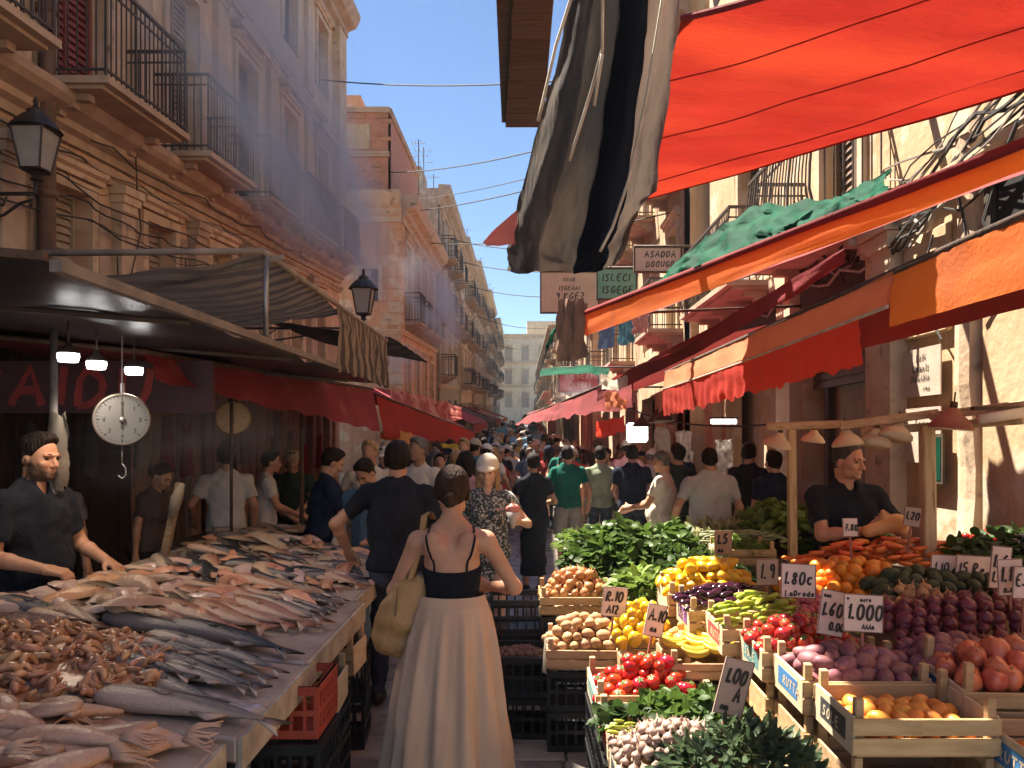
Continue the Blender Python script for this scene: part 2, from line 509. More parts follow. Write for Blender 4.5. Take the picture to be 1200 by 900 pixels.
def cloth(name, c, c2=None, **k):
    k = dict(dict(rough=.95, spec=.2, scale=9, bump=.55, bscale=34, stretch=(1, 1, .6)), **k)
    return mat(name, c, c2, **k)
T_BLACK = cloth('black_jersey', (.016, .018, .026), (.010, .011, .016))
T_NAVY = cloth('navy_jersey', (.018, .026, .050), (.010, .015, .030))

class Rig:
    """joint positions of a figure facing -Y, feet at z = 0; lean bends the trunk forward over the hips"""
    def __init__(s, H=1.75, female=False, lean=0., twist=0., head=(0, 0, 0), build=1.0, wrists=None, poles=None, ankles=None, hand_n=None, curl=None, neck_fwd=0.):
        s.H = H; s.k = H/1.75; k = s.k; s.fem = female; s.b = build
        s.lean = Matrix.Rotation(lean, 3, 'X') @ Matrix.Rotation(twist, 3, 'Z')
        s.piv = V((0, .01, .98*k))
        sw = (.165 if female else .19) * (.5 + .5*build)
        s.sh = {d: s.T((d*sw*k, .015*k, 1.395*k)) for d in (-1, 1)}
        s.neck = s.T((0, .015*k, 1.47*k))
        s.hc = s.T((0, -.012*k - neck_fwd, 1.625*k))
        s.hr = s.lean @ Euler(head, 'XYZ').to_matrix()
        poles = poles or {}; wrists = wrists or {}
        s.el, s.wr, s.hd, s.hn = {}, {}, {}, {}
        for d in (-1, 1):
            wpos = wrists.get(d) or (d*.27*k*(.6+.4*build), -.05*k, .86*k)
            p = poles.get(d) or (d*.4, .7, -.2)
            s.el[d], s.wr[d] = ik(s.sh[d], wpos, .285*k, .255*k, p)
            s.hd[d] = (s.wr[d] - s.el[d]).normalized()
            s.hn[d] = V((hand_n or {}).get(d) or (-d*1.0, .1, 0))
        s.curl = curl or {-1: .55, 1: .55}
        s.hip = {d: V((d*.088*k*(1.08 if female else 1), .01, .92*k)) for d in (-1, 1)}
        s.an, s.kn = {}, {}
        for d in (-1, 1):
            a = (ankles or {}).get(d) or (d*.10*k, .03, .085*k)
            s.kn[d], s.an[d] = ik(s.hip[d], a, .43*k, .42*k, (d*.12, -1, 0))
    def T(s, p):
        return s.piv + s.lean @ (V(p) - s.piv)
    def HP(s, p):
        return s.hc + s.hr @ (V(p) * s.k)

def sdf_trunk(S, r, g=0., k=.04):
    b = r.b; K = r.k; f = r.fem
    R3 = np.array(r.lean)
    S.ell(r.piv + V((0, .005, -.03*K)), ((.168 if f else .158)*K*b, .115*K*b, .125*K), k, g)
    S.ell(r.T((0, -.002 - .035*(b-1), 1.09*K)), ((.122 if f else .142)*K*b, (.088 if f else .100)*K*(b*1.6-.6), .15*K), k+.02, g, rot=R3)
    S.ell(r.T((0, .012, 1.27*K)), ((.138 if f else .165)*K*b, (.098 if f else .112)*K*b, .17*K), k+.02, g, rot=R3)
    if f:
        for d in (-1, 1): S.ell(r.T((d*.07*K, -.085*K, 1.265*K)), (.062*K, .055*K, .06*K), .04, g)
    for d in (-1, 1):
        S.cone(r.T((d*.05*K, .012, 1.395*K)), r.sh[d] + V((0, 0, -.012)), .060*K, .043*K*b, k*.7, g)
        S.cone(r.T((d*.12*K, .02, 1.400*K)), r.T((d*.02*K, .022, 1.50*K)), .030*K, .030*K, .035, g)

def sdf_arm(S, r, d, g=0., upto=1.0, k=.03):
    K = r.k*(.75+.25*r.b)*(.86 if r.fem else 1)
    a, e, w_ = r.sh[d], r.el[d], r.wr[d]
    if upto <= 1:
        S.cone(a, a.lerp(e, upto), .053*K, (.053 + (.038-.053)*upto)*K, k, g)
        return
    S.cone(a, e, .053*K, .038*K, k, g)
    m = e.lerp(w_, .3)
    S.cone(e, m, .037*K, .038*K, k, g); S.cone(m, w_, .038*K, .026*K, .02, g)

def sdf_hand(S, r, d, fine=True):
    w_, dr, n = r.wr[d], r.hd[d], r.hn[d]
    n = (n - dr*n.dot(dr)).normalized()
    sd = dr.cross(n) * (-d)                       # towards the thumb
    K = r.k * (.9 if r.fem else 1.0)
    cu = r.curl[d]
    if not fine:
        S.cone(w_, w_ + dr*.09*K, .030*K, .036*K, .02); S.cone(w_ + dr*.09*K, w_ + (dr*.16 + n*.05*cu)*K, .034*K, .02*K, .02)
        S.cone(w_ + dr*.02*K + sd*.025*K, w_ + (dr*.07 + sd*.055 + n*.02)*K, .015*K, .012*K, .012)
        return
    for i in range(4):
        off = (1.5 - i) * .0205*K
        base = w_ + sd*off*.7 + dr*.005
        kn = w_ + dr*(.090 - .004*abs(i-1.2))*K + sd*off - n*.004
        S.cone(base, kn, .0175*K, .0125*K, .014)
        L = (.072, .080, .074, .058)[i]*K
        ang = cu*(.75 + .12*i)
        d1 = (dr*math.cos(ang) + n*math.sin(ang)); d2 = (dr*math.cos(ang*2.1) + n*math.sin(ang*2.1)); d3 = (dr*math.cos(ang*2.8) + n*math.sin(ang*2.8))
        fan = sd*(1.5-i)*.05
        p1 = kn + (d1 + fan).normalized()*L*.48; p2 = p1 + (d2 + fan*.6).normalized()*L*.32; p3 = p2 + d3*L*.24
        S.cone(kn, p1, .0105*K, .0098*K, .006); S.cone(p1, p2, .0098*K, .0088*K, .003); S.cone(p2, p3, .0088*K, .0072*K, .003)
    t0 = w_ + dr*.022*K + sd*.026*K
    t1 = t0 + (dr*.7 + sd*.62 + n*.35).normalized()*.042*K
    t2 = t1 + (dr*.9 + sd*.2 + n*(.3+.3*cu)).normalized()*.034*K
    t3 = t2 + (dr*.95 + n*(.2+.4*cu)).normalized()*.024*K
    S.cone(t0, t1, .0165*K, .0125*K, .012); S.cone(t1, t2, .012*K, .0105*K, .003); S.cone(t2, t3, .0105*K, .008*K, .003)

def sdf_head(S, r, fine=True):
    K = r.k; H = r.HP
    R3 = np.array(r.hr)
    S.cone(r.neck + V((0, .0, -.03)), r.hc + r.hr @ V((0, .028*K, -.06*K)), (.047 if r.fem else .057)*K, (.044 if r.fem else .054)*K, .02)
    S.ell(H((0, .012, .035)), (.076*K, .095*K, .092*K), .01, rot=R3)
    S.ell(H((0, -.028, -.025)), (.060*K, .066*K, .080*K), .025, rot=R3)
    S.cone(H((-.035, -.025, -.075)), H((.035, -.025, -.075)), .026*K, .026*K, .02)
    S.ell(H((0, -.078, -.088)), (.024*K, .018*K, .018*K), .015)
    for d in (-1, 1):
        S.ell(H((d*.076, .015, -.012)), (.010*K, .020*K, .032*K), .006, rot=R3)
        if fine:
            S.ell(H((d*.034, -.088, .008)), (.017*K, .012*K, .011*K), .012, op='sub', rot=R3)
            S.cone(H((d*.012, -.094, .028)), H((d*.048, -.080, .026)), .009*K, .008*K, .012)
            S.ell(H((d*.045, -.066, -.022)), (.020*K, .018*K, .018*K), .02)
    S.cone(H((0, -.090, .012)), H((0, -.112, -.026)), .008*K, .013*K, .010)
    if fine:
        for d in (-1, 1): S.ell(H((d*.012, -.100, -.032)), (.009*K, .010*K, .008*K), .006)
        S.cone(H((-.018, -.090, -.056)), H((.018, -.090, -.056)), .006*K, .006*K, .006)
        S.cone(H((-.015, -.088, -.066)), H((.015, -.088, -.066)), .0065*K, .0065*K, .005)

def sdf_leg(S, r, d, g=0., upto=2.0, k=.03):
    K = r.k; b = r.b
    S.cone(r.hip[d] + V((0, 0, .02)), r.kn[d], .085*K*b, .055*K, k, g)
    if upto >= 2:
        m = r.kn[d].lerp(r.an[d], .3) + V((0, .012, 0))
        S.cone(r.kn[d], m, .050*K, .052*K, k, g); S.cone(m, r.an[d], .050*K, .034*K, k, g)
    elif upto > 1:
        S.cone(r.kn[d], r.kn[d].lerp(r.an[d], upto-1), .052*K, .05*K, k, g)

def bounds(r, pad=.14):
    P = [r.hc, r.hc + V((0, 0, .14)), V((0, 0, .0))] + [q[d] for q in (r.sh, r.el, r.wr, r.kn, r.an, r.hip) for d in (-1, 1)] + [r.wr[d] + r.hd[d]*.2 for d in (-1, 1)]
    lo = [min(p[a] for p in P) - pad for a in range(3)]; hi = [max(p[a] for p in P) + pad for a in range(3)]
    lo[2] = -.03
    return lo, hi

def m_body(r, h, fine, name='person', legs=True, extra=None):
    lo, hi = bounds(r)
    S = Sdf(lo, hi, h)
    sdf_trunk(S, r, 0.)
    for d in (-1, 1):
        sdf_arm(S, r, d, 0., 2.0); sdf_hand(S, r, d, fine)
        if legs:
            sdf_leg(S, r, d)
            S.cone(r.an[d] + V((0, .02, -.04)), r.an[d] + V((0, -.13, -.055)), .036*r.k, .030*r.k, .02)
    sdf_head(S, r, fine or h < .013)
    if extra: extra(S, r)
    return S.mesh(name)

def m_shirt(r, h, g=.013, sleeve=.62, hem=.86, neck=.075, vneck=0., loose=.5, seed=1, fold=.007):
    lo, hi = bounds(r); lo[2] = hem*r.k - .05; hi[2] = min(hi[2], r.neck.z + .12)
    S = Sdf(lo, hi, h); K = r.k
    sdf_trunk(S, r, g)
    c0 = r.T((0, .008, 1.28*K)); c1 = V((0, .006, (hem-.05)*K))
    b = r.b
    S.cone(c0, c1, (.152 if r.fem else .170)*K*b, (.158 if r.fem else .170 + .012*loose)*K*b, .05, g*.4, sy=.68)
    if r.b > 1.05: S.ell(r.T((0, -.04, 1.05*K)), (.15*K*b, .12*K*b, .15*K), .05, g)
    S.ell(r.neck + r.lean @ V((0, .035, -.03)), (.07, .035, .05), .03, g*.5)
    S.ell(r.piv + V((0, .008, -.04*K)), ((.172 if r.fem else .164)*K*b, .120*K*b, .14*K), .04, g + .008)
    for d in (-1, 1):
        A = Sdf(lo, hi, h)
        sdf_arm(A, r, d, g*.7 + .005*loose, min(sleeve + .25, 1), .0)
        if sleeve + .25 > 1: A.cone(r.el[d], r.el[d].lerp(r.wr[d], max(min(sleeve - .75, 1), .1)), .040*K, .034*K, .02, g*.7 + .005*loose)
        if sleeve < 1:
            e = r.sh[d].lerp(r.el[d], sleeve); A.cut(e, r.el[d] - r.sh[d])
        hh = np.clip(.5 + .5*(A.F - S.F)/.03, 0, 1)
        S.F = A.F*(1-hh) + S.F*hh - .03*hh*(1-hh)
    S.wobble(fold, 26, seed, (1, 1, .8)); S.wobble(fold*.5, 60, seed+7, (1, 1, .5))
    S.cut((0, 0, hem*K), (0, 0, -1))
    S.ell(r.neck + r.lean @ V((0, -.012, .085*K)), (neck*K, neck*K*1.0, .075*K), .004, 0., 'sub')
    if vneck: S.ell(r.neck + r.lean @ V((0, -.09*K, .02*K)), (vneck*.7, .07, vneck), .006, 0., 'sub')
    return S.mesh('shirt')

def m_trousers(r, h, g=.016, upto=2.0, top=.90, seed=2, fold=.007, shorts=False):
    lo, hi = bounds(r); hi[2] = top*r.k + .06
    S = Sdf(lo, hi, h); K = r.k
    S.ell(r.piv + V((0, .005, -.03*K)), (.160*K*r.b, .118*K*r.b, .13*K), .03, g)
    for d in (-1, 1):
        S.ell(r.hip[d] + V((0, .05, -.05*K)), (.085*K*r.b, .085*K*r.b, .10*K), .03, g*.4)
        if shorts:
            S.cone(r.hip[d], r.kn[d] + V((0, 0, .02)), .095*K*r.b, .085*K, .03, g)
        else:
            sdf_leg(S, r, d, g, 2.0, .02)
    S.wobble(fold, 30, seed, (.6, .6, 1.3))
    S.cut((0, 0, top*K), (0, 0, 1))
    S.cut((0, 0, (.50*K if shorts else .045)), (0, 0, -1))
    return S.mesh('trousers')

def m_shoe(r, d, h):
    a = r.an[d]; K = r.k
    lo = (a.x-.1, a.y-.26, a.z-.13); hi = (a.x+.1, a.y+.14, a.z+.1)
    S = Sdf(lo, hi, h)
    S.cone(a + V((0, .03, -.035*K)), a + V((0, -.06, -.04*K)), .044*K, .042*K, .02); S.cone(a + V((0, -.06, -.045*K)), a + V((0, -.155, -.058*K)), .043*K, .034*K, .02)
    S.cone(a, a + V((0, .01, -.03)), .040*K, .042*K, .02)
    S.cut((0, 0, a.z - .083*K), (0, 0, -1))
    return S.mesh('shoe')

def smax(S, p, n, k):
    """soft intersection with a half space, so that the edge thins out"""
    p, n = np.array(p), np.array(n) / np.linalg.norm(n)
    d = (((S.ax[0]-p[0])*n[0])[:, None, None] + ((S.ax[1]-p[1])*n[1])[None, :, None] + ((S.ax[2]-p[2])*n[2])[None, None, :]).astype(np.float32)
    hh = np.clip(.5 - .5*(d - S.F)/k, 0, 1)
    S.F = S.F*hh + d*(1-hh) + k*hh*(1-hh)
def m_hair(r, h, kind='short', seed=3):
    lo = [r.hc[a] - .24 for a in range(3)]; hi = [r.hc[a] + .24 for a in range(3)]
    S = Sdf(lo, hi, h); K = r.k; H = r.HP; R3 = np.array(r.hr); W = lambda *n: r.hr @ V(n)
    if kind in ('short', 'crop', 'bun', 'beard'):
        sdf_head(S, r, kind == 'beard')              # hair hugs the skull
        if kind == 'beard':
            S.F -= .0045; S.wobble(.0015, 160, seed)
            smax(S, H((0, -.06, -.046)), W(0, -.70, 1), .010); smax(S, H((0, .012, 0)), W(0, 1, .15), .010); smax(S, H((0, 0, -.125)), W(0, .15, -1), .02)
            S.cone(H((-.014, -.105, -.060)), H((.014, -.105, -.060)), .010, .010, .004, 0., 'sub')
            return S.mesh('beard')
        S.F -= {'short': .010, 'crop': .006, 'bun': .009}[kind]
        if kind == 'short':
            S.ell(H((0, -.025, .105)), (.055*K, .060*K, .036*K), .03, rot=R3); S.ell(H((0, .05, .07)), (.065*K, .055*K, .05*K), .03, rot=R3)
        S.wobble(.0035 if kind == 'short' else .0018, 95, seed, (1, 1, .5))
        smax(S, H((0, -.062, .082)), W(0, -.82, -.50), .014)
        smax(S, H((0, .02, -.045)), W(0, -.30, -.95), .012)
        for d in (-1, 1):
            S.ell(H((d*.088, -.004, -.03)), (.034, .036, .052), .008, 0., 'sub', rot=R3); S.ell(H((d*.075, -.078, .02)), (.03, .036, .045), .012, 0., 'sub', rot=R3)
        if kind == 'bun':
            S.ell(H((0, .122, -.028)), (.036*K, .030*K, .038*K), .006); S.ell(H((.008, .146, -.036)), (.022*K, .018*K, .030*K), .004)
    elif kind == 'long':
        S.ell(H((0, .014, .036)), (.079*K, .098*K, .096*K), .0, .008, rot=R3)
        for d in (-1, 1):
            S.cone(H((d*.07, .0, .02)), H((d*.085, -.015, -.17)), .03*K, .026*K, .03)
            S.cone(H((d*.05, .06, .0)), H((d*.05, .06, -.18)), .05*K, .04*K, .03)
        S.wobble(.005, 70, seed, (1, 1, .25)); S.wobble(.002, 170, seed, (1, 1, .1))
        smax(S, H((0, -.062, .04)), W(0, -1, -.12), .012)
    elif kind == 'cap':
        S.ell(H((0, .010, .040)), (.080*K, .100*K, .096*K), .0, .019, rot=R3)
        smax(S, H((0, 0, .030)), W(0, .12, -1), .008)
        B = Sdf(lo, hi, h); B.ell(H((0, -.105, .048)), (.078*K, .085*K, .022*K), .0, rot=R3)
        smax(B, H((0, -.1, .040)), W(0, .16, -1), .004)
        hh = np.clip(.5 + .5*(B.F - S.F)/.012, 0, 1); S.F = B.F*(1-hh) + S.F*hh - .012*hh*(1-hh)
    return S.mesh('cap' if kind == 'cap' else 'hair')

def add_eyes(r, parent, brow=HAIR_D):
    me = ico(2, None, 'eye'); me.materials.append(EYE_W)
    for d in (-1, 1):
        e = link('eye', me, None, parent, r.HP((d*.033, -.0775, .006)), None, (.012, .0085, .0065))
        b = MB(); b.tube([r.HP((d*(.014+.013*i), -.0985 + .0035*i + .0012*i*i, .0265 + (.004 if i in (1, 2) else 0))) for i in range(4)], [.003, .0045, .004, .002], 6)
        b.build('eyebrow', brow, parent, True)

def person(loc, rz, r, label, skin=SKIN, shirt=None, trousers=None, hair=HAIR_D, hair_kind='short', h=.01, fine=False, shirt_kw=None, trouser_kw=None,
           legs=True, shoes=True, eyes=False, beard=False, group=None, cap=None):
    body = link('person', m_body(r, h, fine, legs=legs), skin, None, loc, (0, 0, rz))
    tag(body, label, 'person', group)
    if shirt: link('shirt', m_shirt(r, h*1.1, **(shirt_kw or {})), shirt, body)
    if trousers: link('trousers', m_trousers(r, h*1.2, **(trouser_kw or {})), trousers, body)
    if shoes and legs:
        for d in (-1, 1): link('shoe', m_shoe(r, d, h), SHOE, body)
    if hair_kind: link('hair', m_hair(r, min(h, .009), hair_kind), hair, body)
    if cap: link('cap', m_hair(r, min(h, .008), 'cap'), cap, body)
    if beard: link('beard', m_hair(r, min(h, .006), 'beard'), mat('stubble', (.13, .070, .045), (.055, .032, .022), rough=.7, scale=90, contrast=(.4, .6)), body)
    if eyes: add_eyes(r, body)
    return body
# ------------------------------------------------------------------ setting: ground, street, buildings
def ground_z(y):
    return 0.0 if y < 17 else (y - 17) * .042

def plaster(name, c, c2, c3, stain=(.10, .075, .055), rough=.92, bump=.5, sc=.55):
    """old render: big patches, rain streaks running down, pitted relief"""
    if name in MATS: return MATS[name]
    m = mat(name, c, c2, rough=rough, scale=sc*2.2, detail=9, bump=bump, bscale=9, contrast=(.38, .62), c3=c3, s3=sc*4, amt3=(.54, .60))
    t = m.node_tree; N = t.nodes; L = t.links; bs = N['Principled BSDF']
    src = bs.inputs['Base Color'].links[0].from_socket
    tc = N.new('ShaderNodeTexCoord'); mp = N.new('ShaderNodeMapping'); mp.inputs['Scale'].default_value = (1.6, 1.6, .10)
    L.new(tc.outputs['Object'], mp.inputs[0])
    n = N.new('ShaderNodeTexNoise'); n.inputs['Scale'].default_value = 3.0; n.inputs['Detail'].default_value = 8; n.inputs['Roughness'].default_value = .7
    L.new(mp.outputs[0], n.inputs['Vector'])
    mr = N.new('ShaderNodeMapRange'); mr.inputs[1].default_value = .50; mr.inputs[2].default_value = .78; mr.inputs[4].default_value = .75
    L.new(n.outputs['Fac'], mr.inputs[0])
    mx = N.new('ShaderNodeMix'); mx.data_type = 'RGBA'; mx.inputs[7].default_value = (*stain, 1)
    L.new(mr.outputs[0], mx.inputs[0]); L.new(src, mx.inputs[6]); L.new(mx.outputs[2], bs.inputs['Base Color'])
    return m

P_TAN = plaster('old_tan_render', (.64, .46, .285), (.54, .375, .225), (.66, .53, .37))
P_PINK = plaster('old_pink_render', (.58, .395, .26), (.49, .32, .205), (.62, .48, .34))
P_TERRA = plaster('terracotta_render', (.56, .32, .185), (.48, .26, .15), (.58, .43, .29))
P_OCHRE = plaster('ochre_render', (.50, .37, .23), (.42, .30, .18), (.50, .42, .31))
P_GREYB = plaster('grey_tan_render', (.36, .285, .22), (.28, .22, .165), (.44, .37, .30))
P_CREAM = plaster('cream_render', (.62, .50, .34), (.54, .42, .27), (.58, .50, .39))
P_WARM = plaster('warm_tan_render', (.52, .37, .225), (.45, .31, .18), (.56, .46, .34), stain=(.16, .10, .06))
STONE = mat('limestone_trim', (.58, .45, .32), (.46, .34, .23), rough=.9, scale=3, bump=.4, bscale=14, c3=(.20, .15, .11), s3=5, amt3=(.58, .72))
STONE_D = mat('grey_stone_trim', (.45, .34, .25), (.33, .245, .18), rough=.9, scale=3, bump=.4, bscale=14)
BRICKM = mat('old_brick', (.42, .21, .13), (.33, .16, .10), rough=.92, scale=5, bump=.4, bscale=30, vary=.16)
IRON = mat('wrought_iron', (.060, .056, .055), (.085, .062, .05), rough=.6, scale=12, metal=.3)
IRON_R = mat('rusty_iron', (.10, .055, .035), (.05, .03, .022), rough=.8, scale=12, bump=.3)
SHUT = mat('pale_shutter', (.40, .33, .25), (.30, .24, .18), rough=.75, scale=8, stretch=(1, 1, .3), vary=.1)
SHUT_B = mat('brown_shutter', (.14, .085, .055), (.085, .052, .036), rough=.75, scale=8, stretch=(1, 1, .3), vary=.12)
SHUT_R = mat('faded_red_shutter', (.30, .085, .075), (.2, .06, .055), rough=.75, scale=8, stretch=(1, 1, .3))
GLASS = mat('dark_window_glass', (.035, .04, .045), (.02, .022, .026), rough=.12, spec=.6)
DARK_IN = mat('painted_dark_interior', (.012, .010, .010), (.008, .007, .007), rough=.9)  # near-black colour stands in for the shade inside openings
WOOD = mat('weathered_wood', (.36, .25, .15), (.22, .145, .085), rough=.8, scale=5, stretch=(1, 12, 12), bump=.3, bscale=25, vary=.16)
WOODZ = mat('weathered_boards', (.52, .38, .26), (.30, .21, .14), rough=.85, scale=4, stretch=(9, 9, .8), bump=.35, bscale=20, vary=.25)
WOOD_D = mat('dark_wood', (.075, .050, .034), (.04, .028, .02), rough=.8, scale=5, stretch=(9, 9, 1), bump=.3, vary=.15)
METAL = mat('galvanised_steel', (.35, .35, .36), (.24, .24, .25), rough=.42, metal=.8, scale=9)
ROPE = mat('grey_cable', (.05, .047, .045), (.03, .028, .027), rough=.8)

# ground sheet, rising gently far down the street
asphalt = mat('wet_stone', (.13, .12, .11), (.07, .065, .062), rough=.34, scale=2.2, detail=8, bump=.5, bscale=18, c3=(.16, .145, .13), s3=7, amt3=(.55, .75), spec=.5)
earth = mat('dusty_ground', (.16, .14, .12), (.11, .095, .08), rough=.9, scale=.4, bump=.2)
g = MB()
ys = [-60, -20, 0, 17, 30, 60, 100, 140, 200, 400, 900]
g.grid([[(x, y, ground_z(y) if y < 150 else ground_z(150) + (y-150)*.02) for y in ys] for x in (-900, -60, -10, 0, 10, 60, 900)])
o = g.build('ground', earth); o['kind'] = 'structure'; o.location.z = -.09
g = MB()
ys = [-4 + i for i in range(22)] + [20, 30, 45, 60, 80, 110, 135]
g.grid([[(x, y, ground_z(y) - .025) for y in ys] for x in (-6, -3, 0, 3, 6)])
street = g.build('street', asphalt); street['kind'] = 'structure'

# paving stones laid across the street, joints left open
pav = mat('paving_stone', (.30, .27, .235), (.20, .18, .16), rough=.45, scale=5, detail=8, bump=.55, bscale=22, vary=.22, c3=(.11, .10, .095), s3=4, amt3=(.54, .72), spec=.5)
pv_meshes = {}
def paving_mesh(wd, dp, k):
    key = (round(wd, 2), round(dp, 2), k)
    if key not in pv_meshes:
        r = random.Random(hash(key) & 255)
        m = MB(); m.box((-wd/2, -dp/2, -.05), (wd/2, dp/2, 0)); me = m.mesh('paving_stone', pav)
        bevel_mesh(me, .012, 1)
        pv_meshes[key] = me
    return pv_meshes[key]
y = 2.2; row = 0
while y < 17.5:
    dp = .36
    x = -1.35 + (row % 2) * .24
    while x < 1.45:
        wd = RND.choice((.46, .52, .60))
        if not (x > .3 and y < 5):
            s_ = link('paving_stone', paving_mesh(wd - .014, dp - .014, 0), None, street, (x + wd/2, y + dp/2, RND.uniform(-.006, .004)), (RND.uniform(-.008, .008), RND.uniform(-.008, .008), 0))
        x += wd
    y += dp; row += 1

# ---- facades
class Face:
    """a facade plane: s along it, d out of it, z up; 'rise' lets its courses climb along s as the buildings on the left do"""
    def __init__(s, kind, at_, s0=0., rise=0.):
        s.kind, s.at, s.s0, s.rise = kind, at_, s0, rise
    def __call__(s, a, d, z):
        z = z + s.rise * (a - s.s0)
        if s.kind == 'L': return (s.at + d, a, z)
        if s.kind == 'R': return (s.at - d, a, z)
        return (a, s.at - d, z)                      # facing the camera

def wall_mesh(F, s0, s1, z0, z1, holes=(), depth=.28, back=.5):
    """wall slab with real openings and reveals"""
    m = MB(F)
    S = sorted({s0, s1, *[h[0] for h in holes], *[h[1] for h in holes]}); S = [q for q in S if s0 <= q <= s1]
    Z = sorted({z0, z1, *[h[2] for h in holes], *[h[3] for h in holes]}); Z = [q for q in Z if z0 <= q <= z1]
    def inh(a, b): return any(h[0] < a < h[1] and h[2] < b < h[3] for h in holes)
    for a, b in zip(S, S[1:]):
        for c, d in zip(Z, Z[1:]):
            if not inh((a+b)/2, (c+d)/2): m.quad((a, 0, c), (b, 0, c), (b, 0, d), (a, 0, d))
    for h in holes:
        a, b, c, d = h[:4]
        m.quad((a, 0, c), (a, 0, d), (a, -depth, d), (a, -depth, c)); m.quad((b, 0, c), (b, -depth, c), (b, -depth, d), (b, 0, d))
        m.quad((a, 0, d), (b, 0, d), (b, -depth, d), (a, -depth, d)); m.quad((a, 0, c), (a, -depth, c), (b, -depth, c), (b, 0, c))
    B = -back                                       # back, ends and top close the slab
    m.quad((s0, B, z0), (s0, B, z1), (s1, B, z1), (s1, B, z0))
    m.quad((s0, 0, z0), (s0, 0, z1), (s0, B, z1), (s0, B, z0)); m.quad((s1, 0, z0), (s1, B, z0), (s1, B, z1), (s1, 0, z1))
    m.quad((s0, 0, z1), (s1, 0, z1), (s1, B, z1), (s0, B, z1))
    return m

def profile(F, s0, s1, z, prof, name, mt, parent):
    """moulding: prof = [(d, dz)...] swept along the facade"""
    m = MB(F)
    n = max(1, int((s1-s0)/3))
    for i in range(n):
        a, b = s0 + (s1-s0)*i/n, s0 + (s1-s0)*(i+1)/n
        for p, q in zip(prof, prof[1:]):
            m.quad((a, p[0], z+p[1]), (b, p[0], z+p[1]), (b, q[0], z+q[1]), (a, q[0], z+q[1]))
    for e in (s0, s1):
        m.f.append([m.vert((e, p[0], z+p[1])) for p in prof])
    return m.build(name, mt, parent)

CORNICE = [(0, -.34), (.06, -.34), (.06, -.24), (.14, -.20), (.14, -.12), (.30, -.06), (.36, .0), (.36, .09), (.0, .12)]
STRING = [(0, -.09), (.07, -.09), (.07, -.03), (.11, .0), (.11, .06), (0, .08)]
BIGCORN = [(0, -.7), (.08, -.7), (.08, -.52), (.2, -.46), (.2, -.3), (.42, -.2), (.5, -.06), (.55, .06), (.55, .16), (0, .2)]

def box_part(F, name, mt, parent, s0, s1, d0, d1, z0, z1, bev=0):
    m = MB(F); m.box((s0, d0, z0), (s1, d1, z1))
    me = m.mesh(name, mt)
    if bev: bevel_mesh(me, bev)
    return link(name, me, None, parent)

def add_window(F, parent, s0, s1, z0, z1, kind='shutter', mt=SHUT, surround=True, lintel=True, depth=.2, slat=.09):
    """window > frame, leaf panels / louvre slats, sill, lintel; origin stays on the facade"""
    if surround:
        w_ = .13
        sr = MB(F)
        sr.box((s0-w_, .002, z0), (s0-.001, .055, z1+w_)); sr.box((s1+.001, .002, z0), (s1+w_, .055, z1+w_)); sr.box((s0, .003, z1+.001), (s1, .052, z1+w_))
        wn = sr.build('window', STONE, parent)
    else:
        sr = MB(F); sr.box((s0-.05, .002, z1), (s1+.05, .03, z1+.06)); wn = sr.build('window', STONE, parent)
    if lintel:
        m = MB(F)
        for p, q in zip(STRING, STRING[1:]):
            m.quad((s0-.22, p[0]*1.3, z1+.24+p[1]), (s1+.22, p[0]*1.3, z1+.24+p[1]), (s1+.22, q[0]*1.3, z1+.24+q[1]), (s0-.22, q[0]*1.3, z1+.24+q[1]))
        for e in (s0-.22, s1+.22): m.f.append([m.vert((e, p[0]*1.3, z1+.24+p[1])) for p in STRING])
        m.build('lintel', STONE, wn)
    m = MB(F)
    fr = .05; mid = (s0+s1)/2
    for a, b in ((s0, s0+fr), (s1-fr, s1), (mid-fr/2, mid+fr/2)): m.box((a, -depth, z0), (b, -depth+.05, z1))
    for c in (z0, z1-fr, z0 + (z1-z0)*.55): m.box((s0+fr, -depth+.002, c), (s1-fr, -depth+.046, c+fr))
    m.build('frame', mt, wn)
    if kind == 'glass':
        m = MB(F)
        m.box((s0, -depth-.02, z0), (s1, -depth+.012, z1)); m.build('pane', GLASS, wn)
    elif kind == 'open':
        m = MB(F); m.box((s0, -depth-.25, z0), (s1, -depth-.2, z1)); m.build('pane', DARK_IN, wn)  # dark sheet behind the open window, shade put into its colour
    else:
        m = MB(F); z = z0 + .03
        while z < z1 - .03:
            for a, b in ((s0+fr, mid-fr/2), (mid+fr/2, s1-fr)):
                m.quad((a, -depth+.035, z), (b, -depth+.035, z), (b, -depth+.005, z+slat*.85), (a, -depth+.005, z+slat*.85))
            z += slat
        m.box((s0, -depth-.03, z0), (s1, -depth-.01, z1))
        o = m.build('louvre', mt, wn)
    return wn

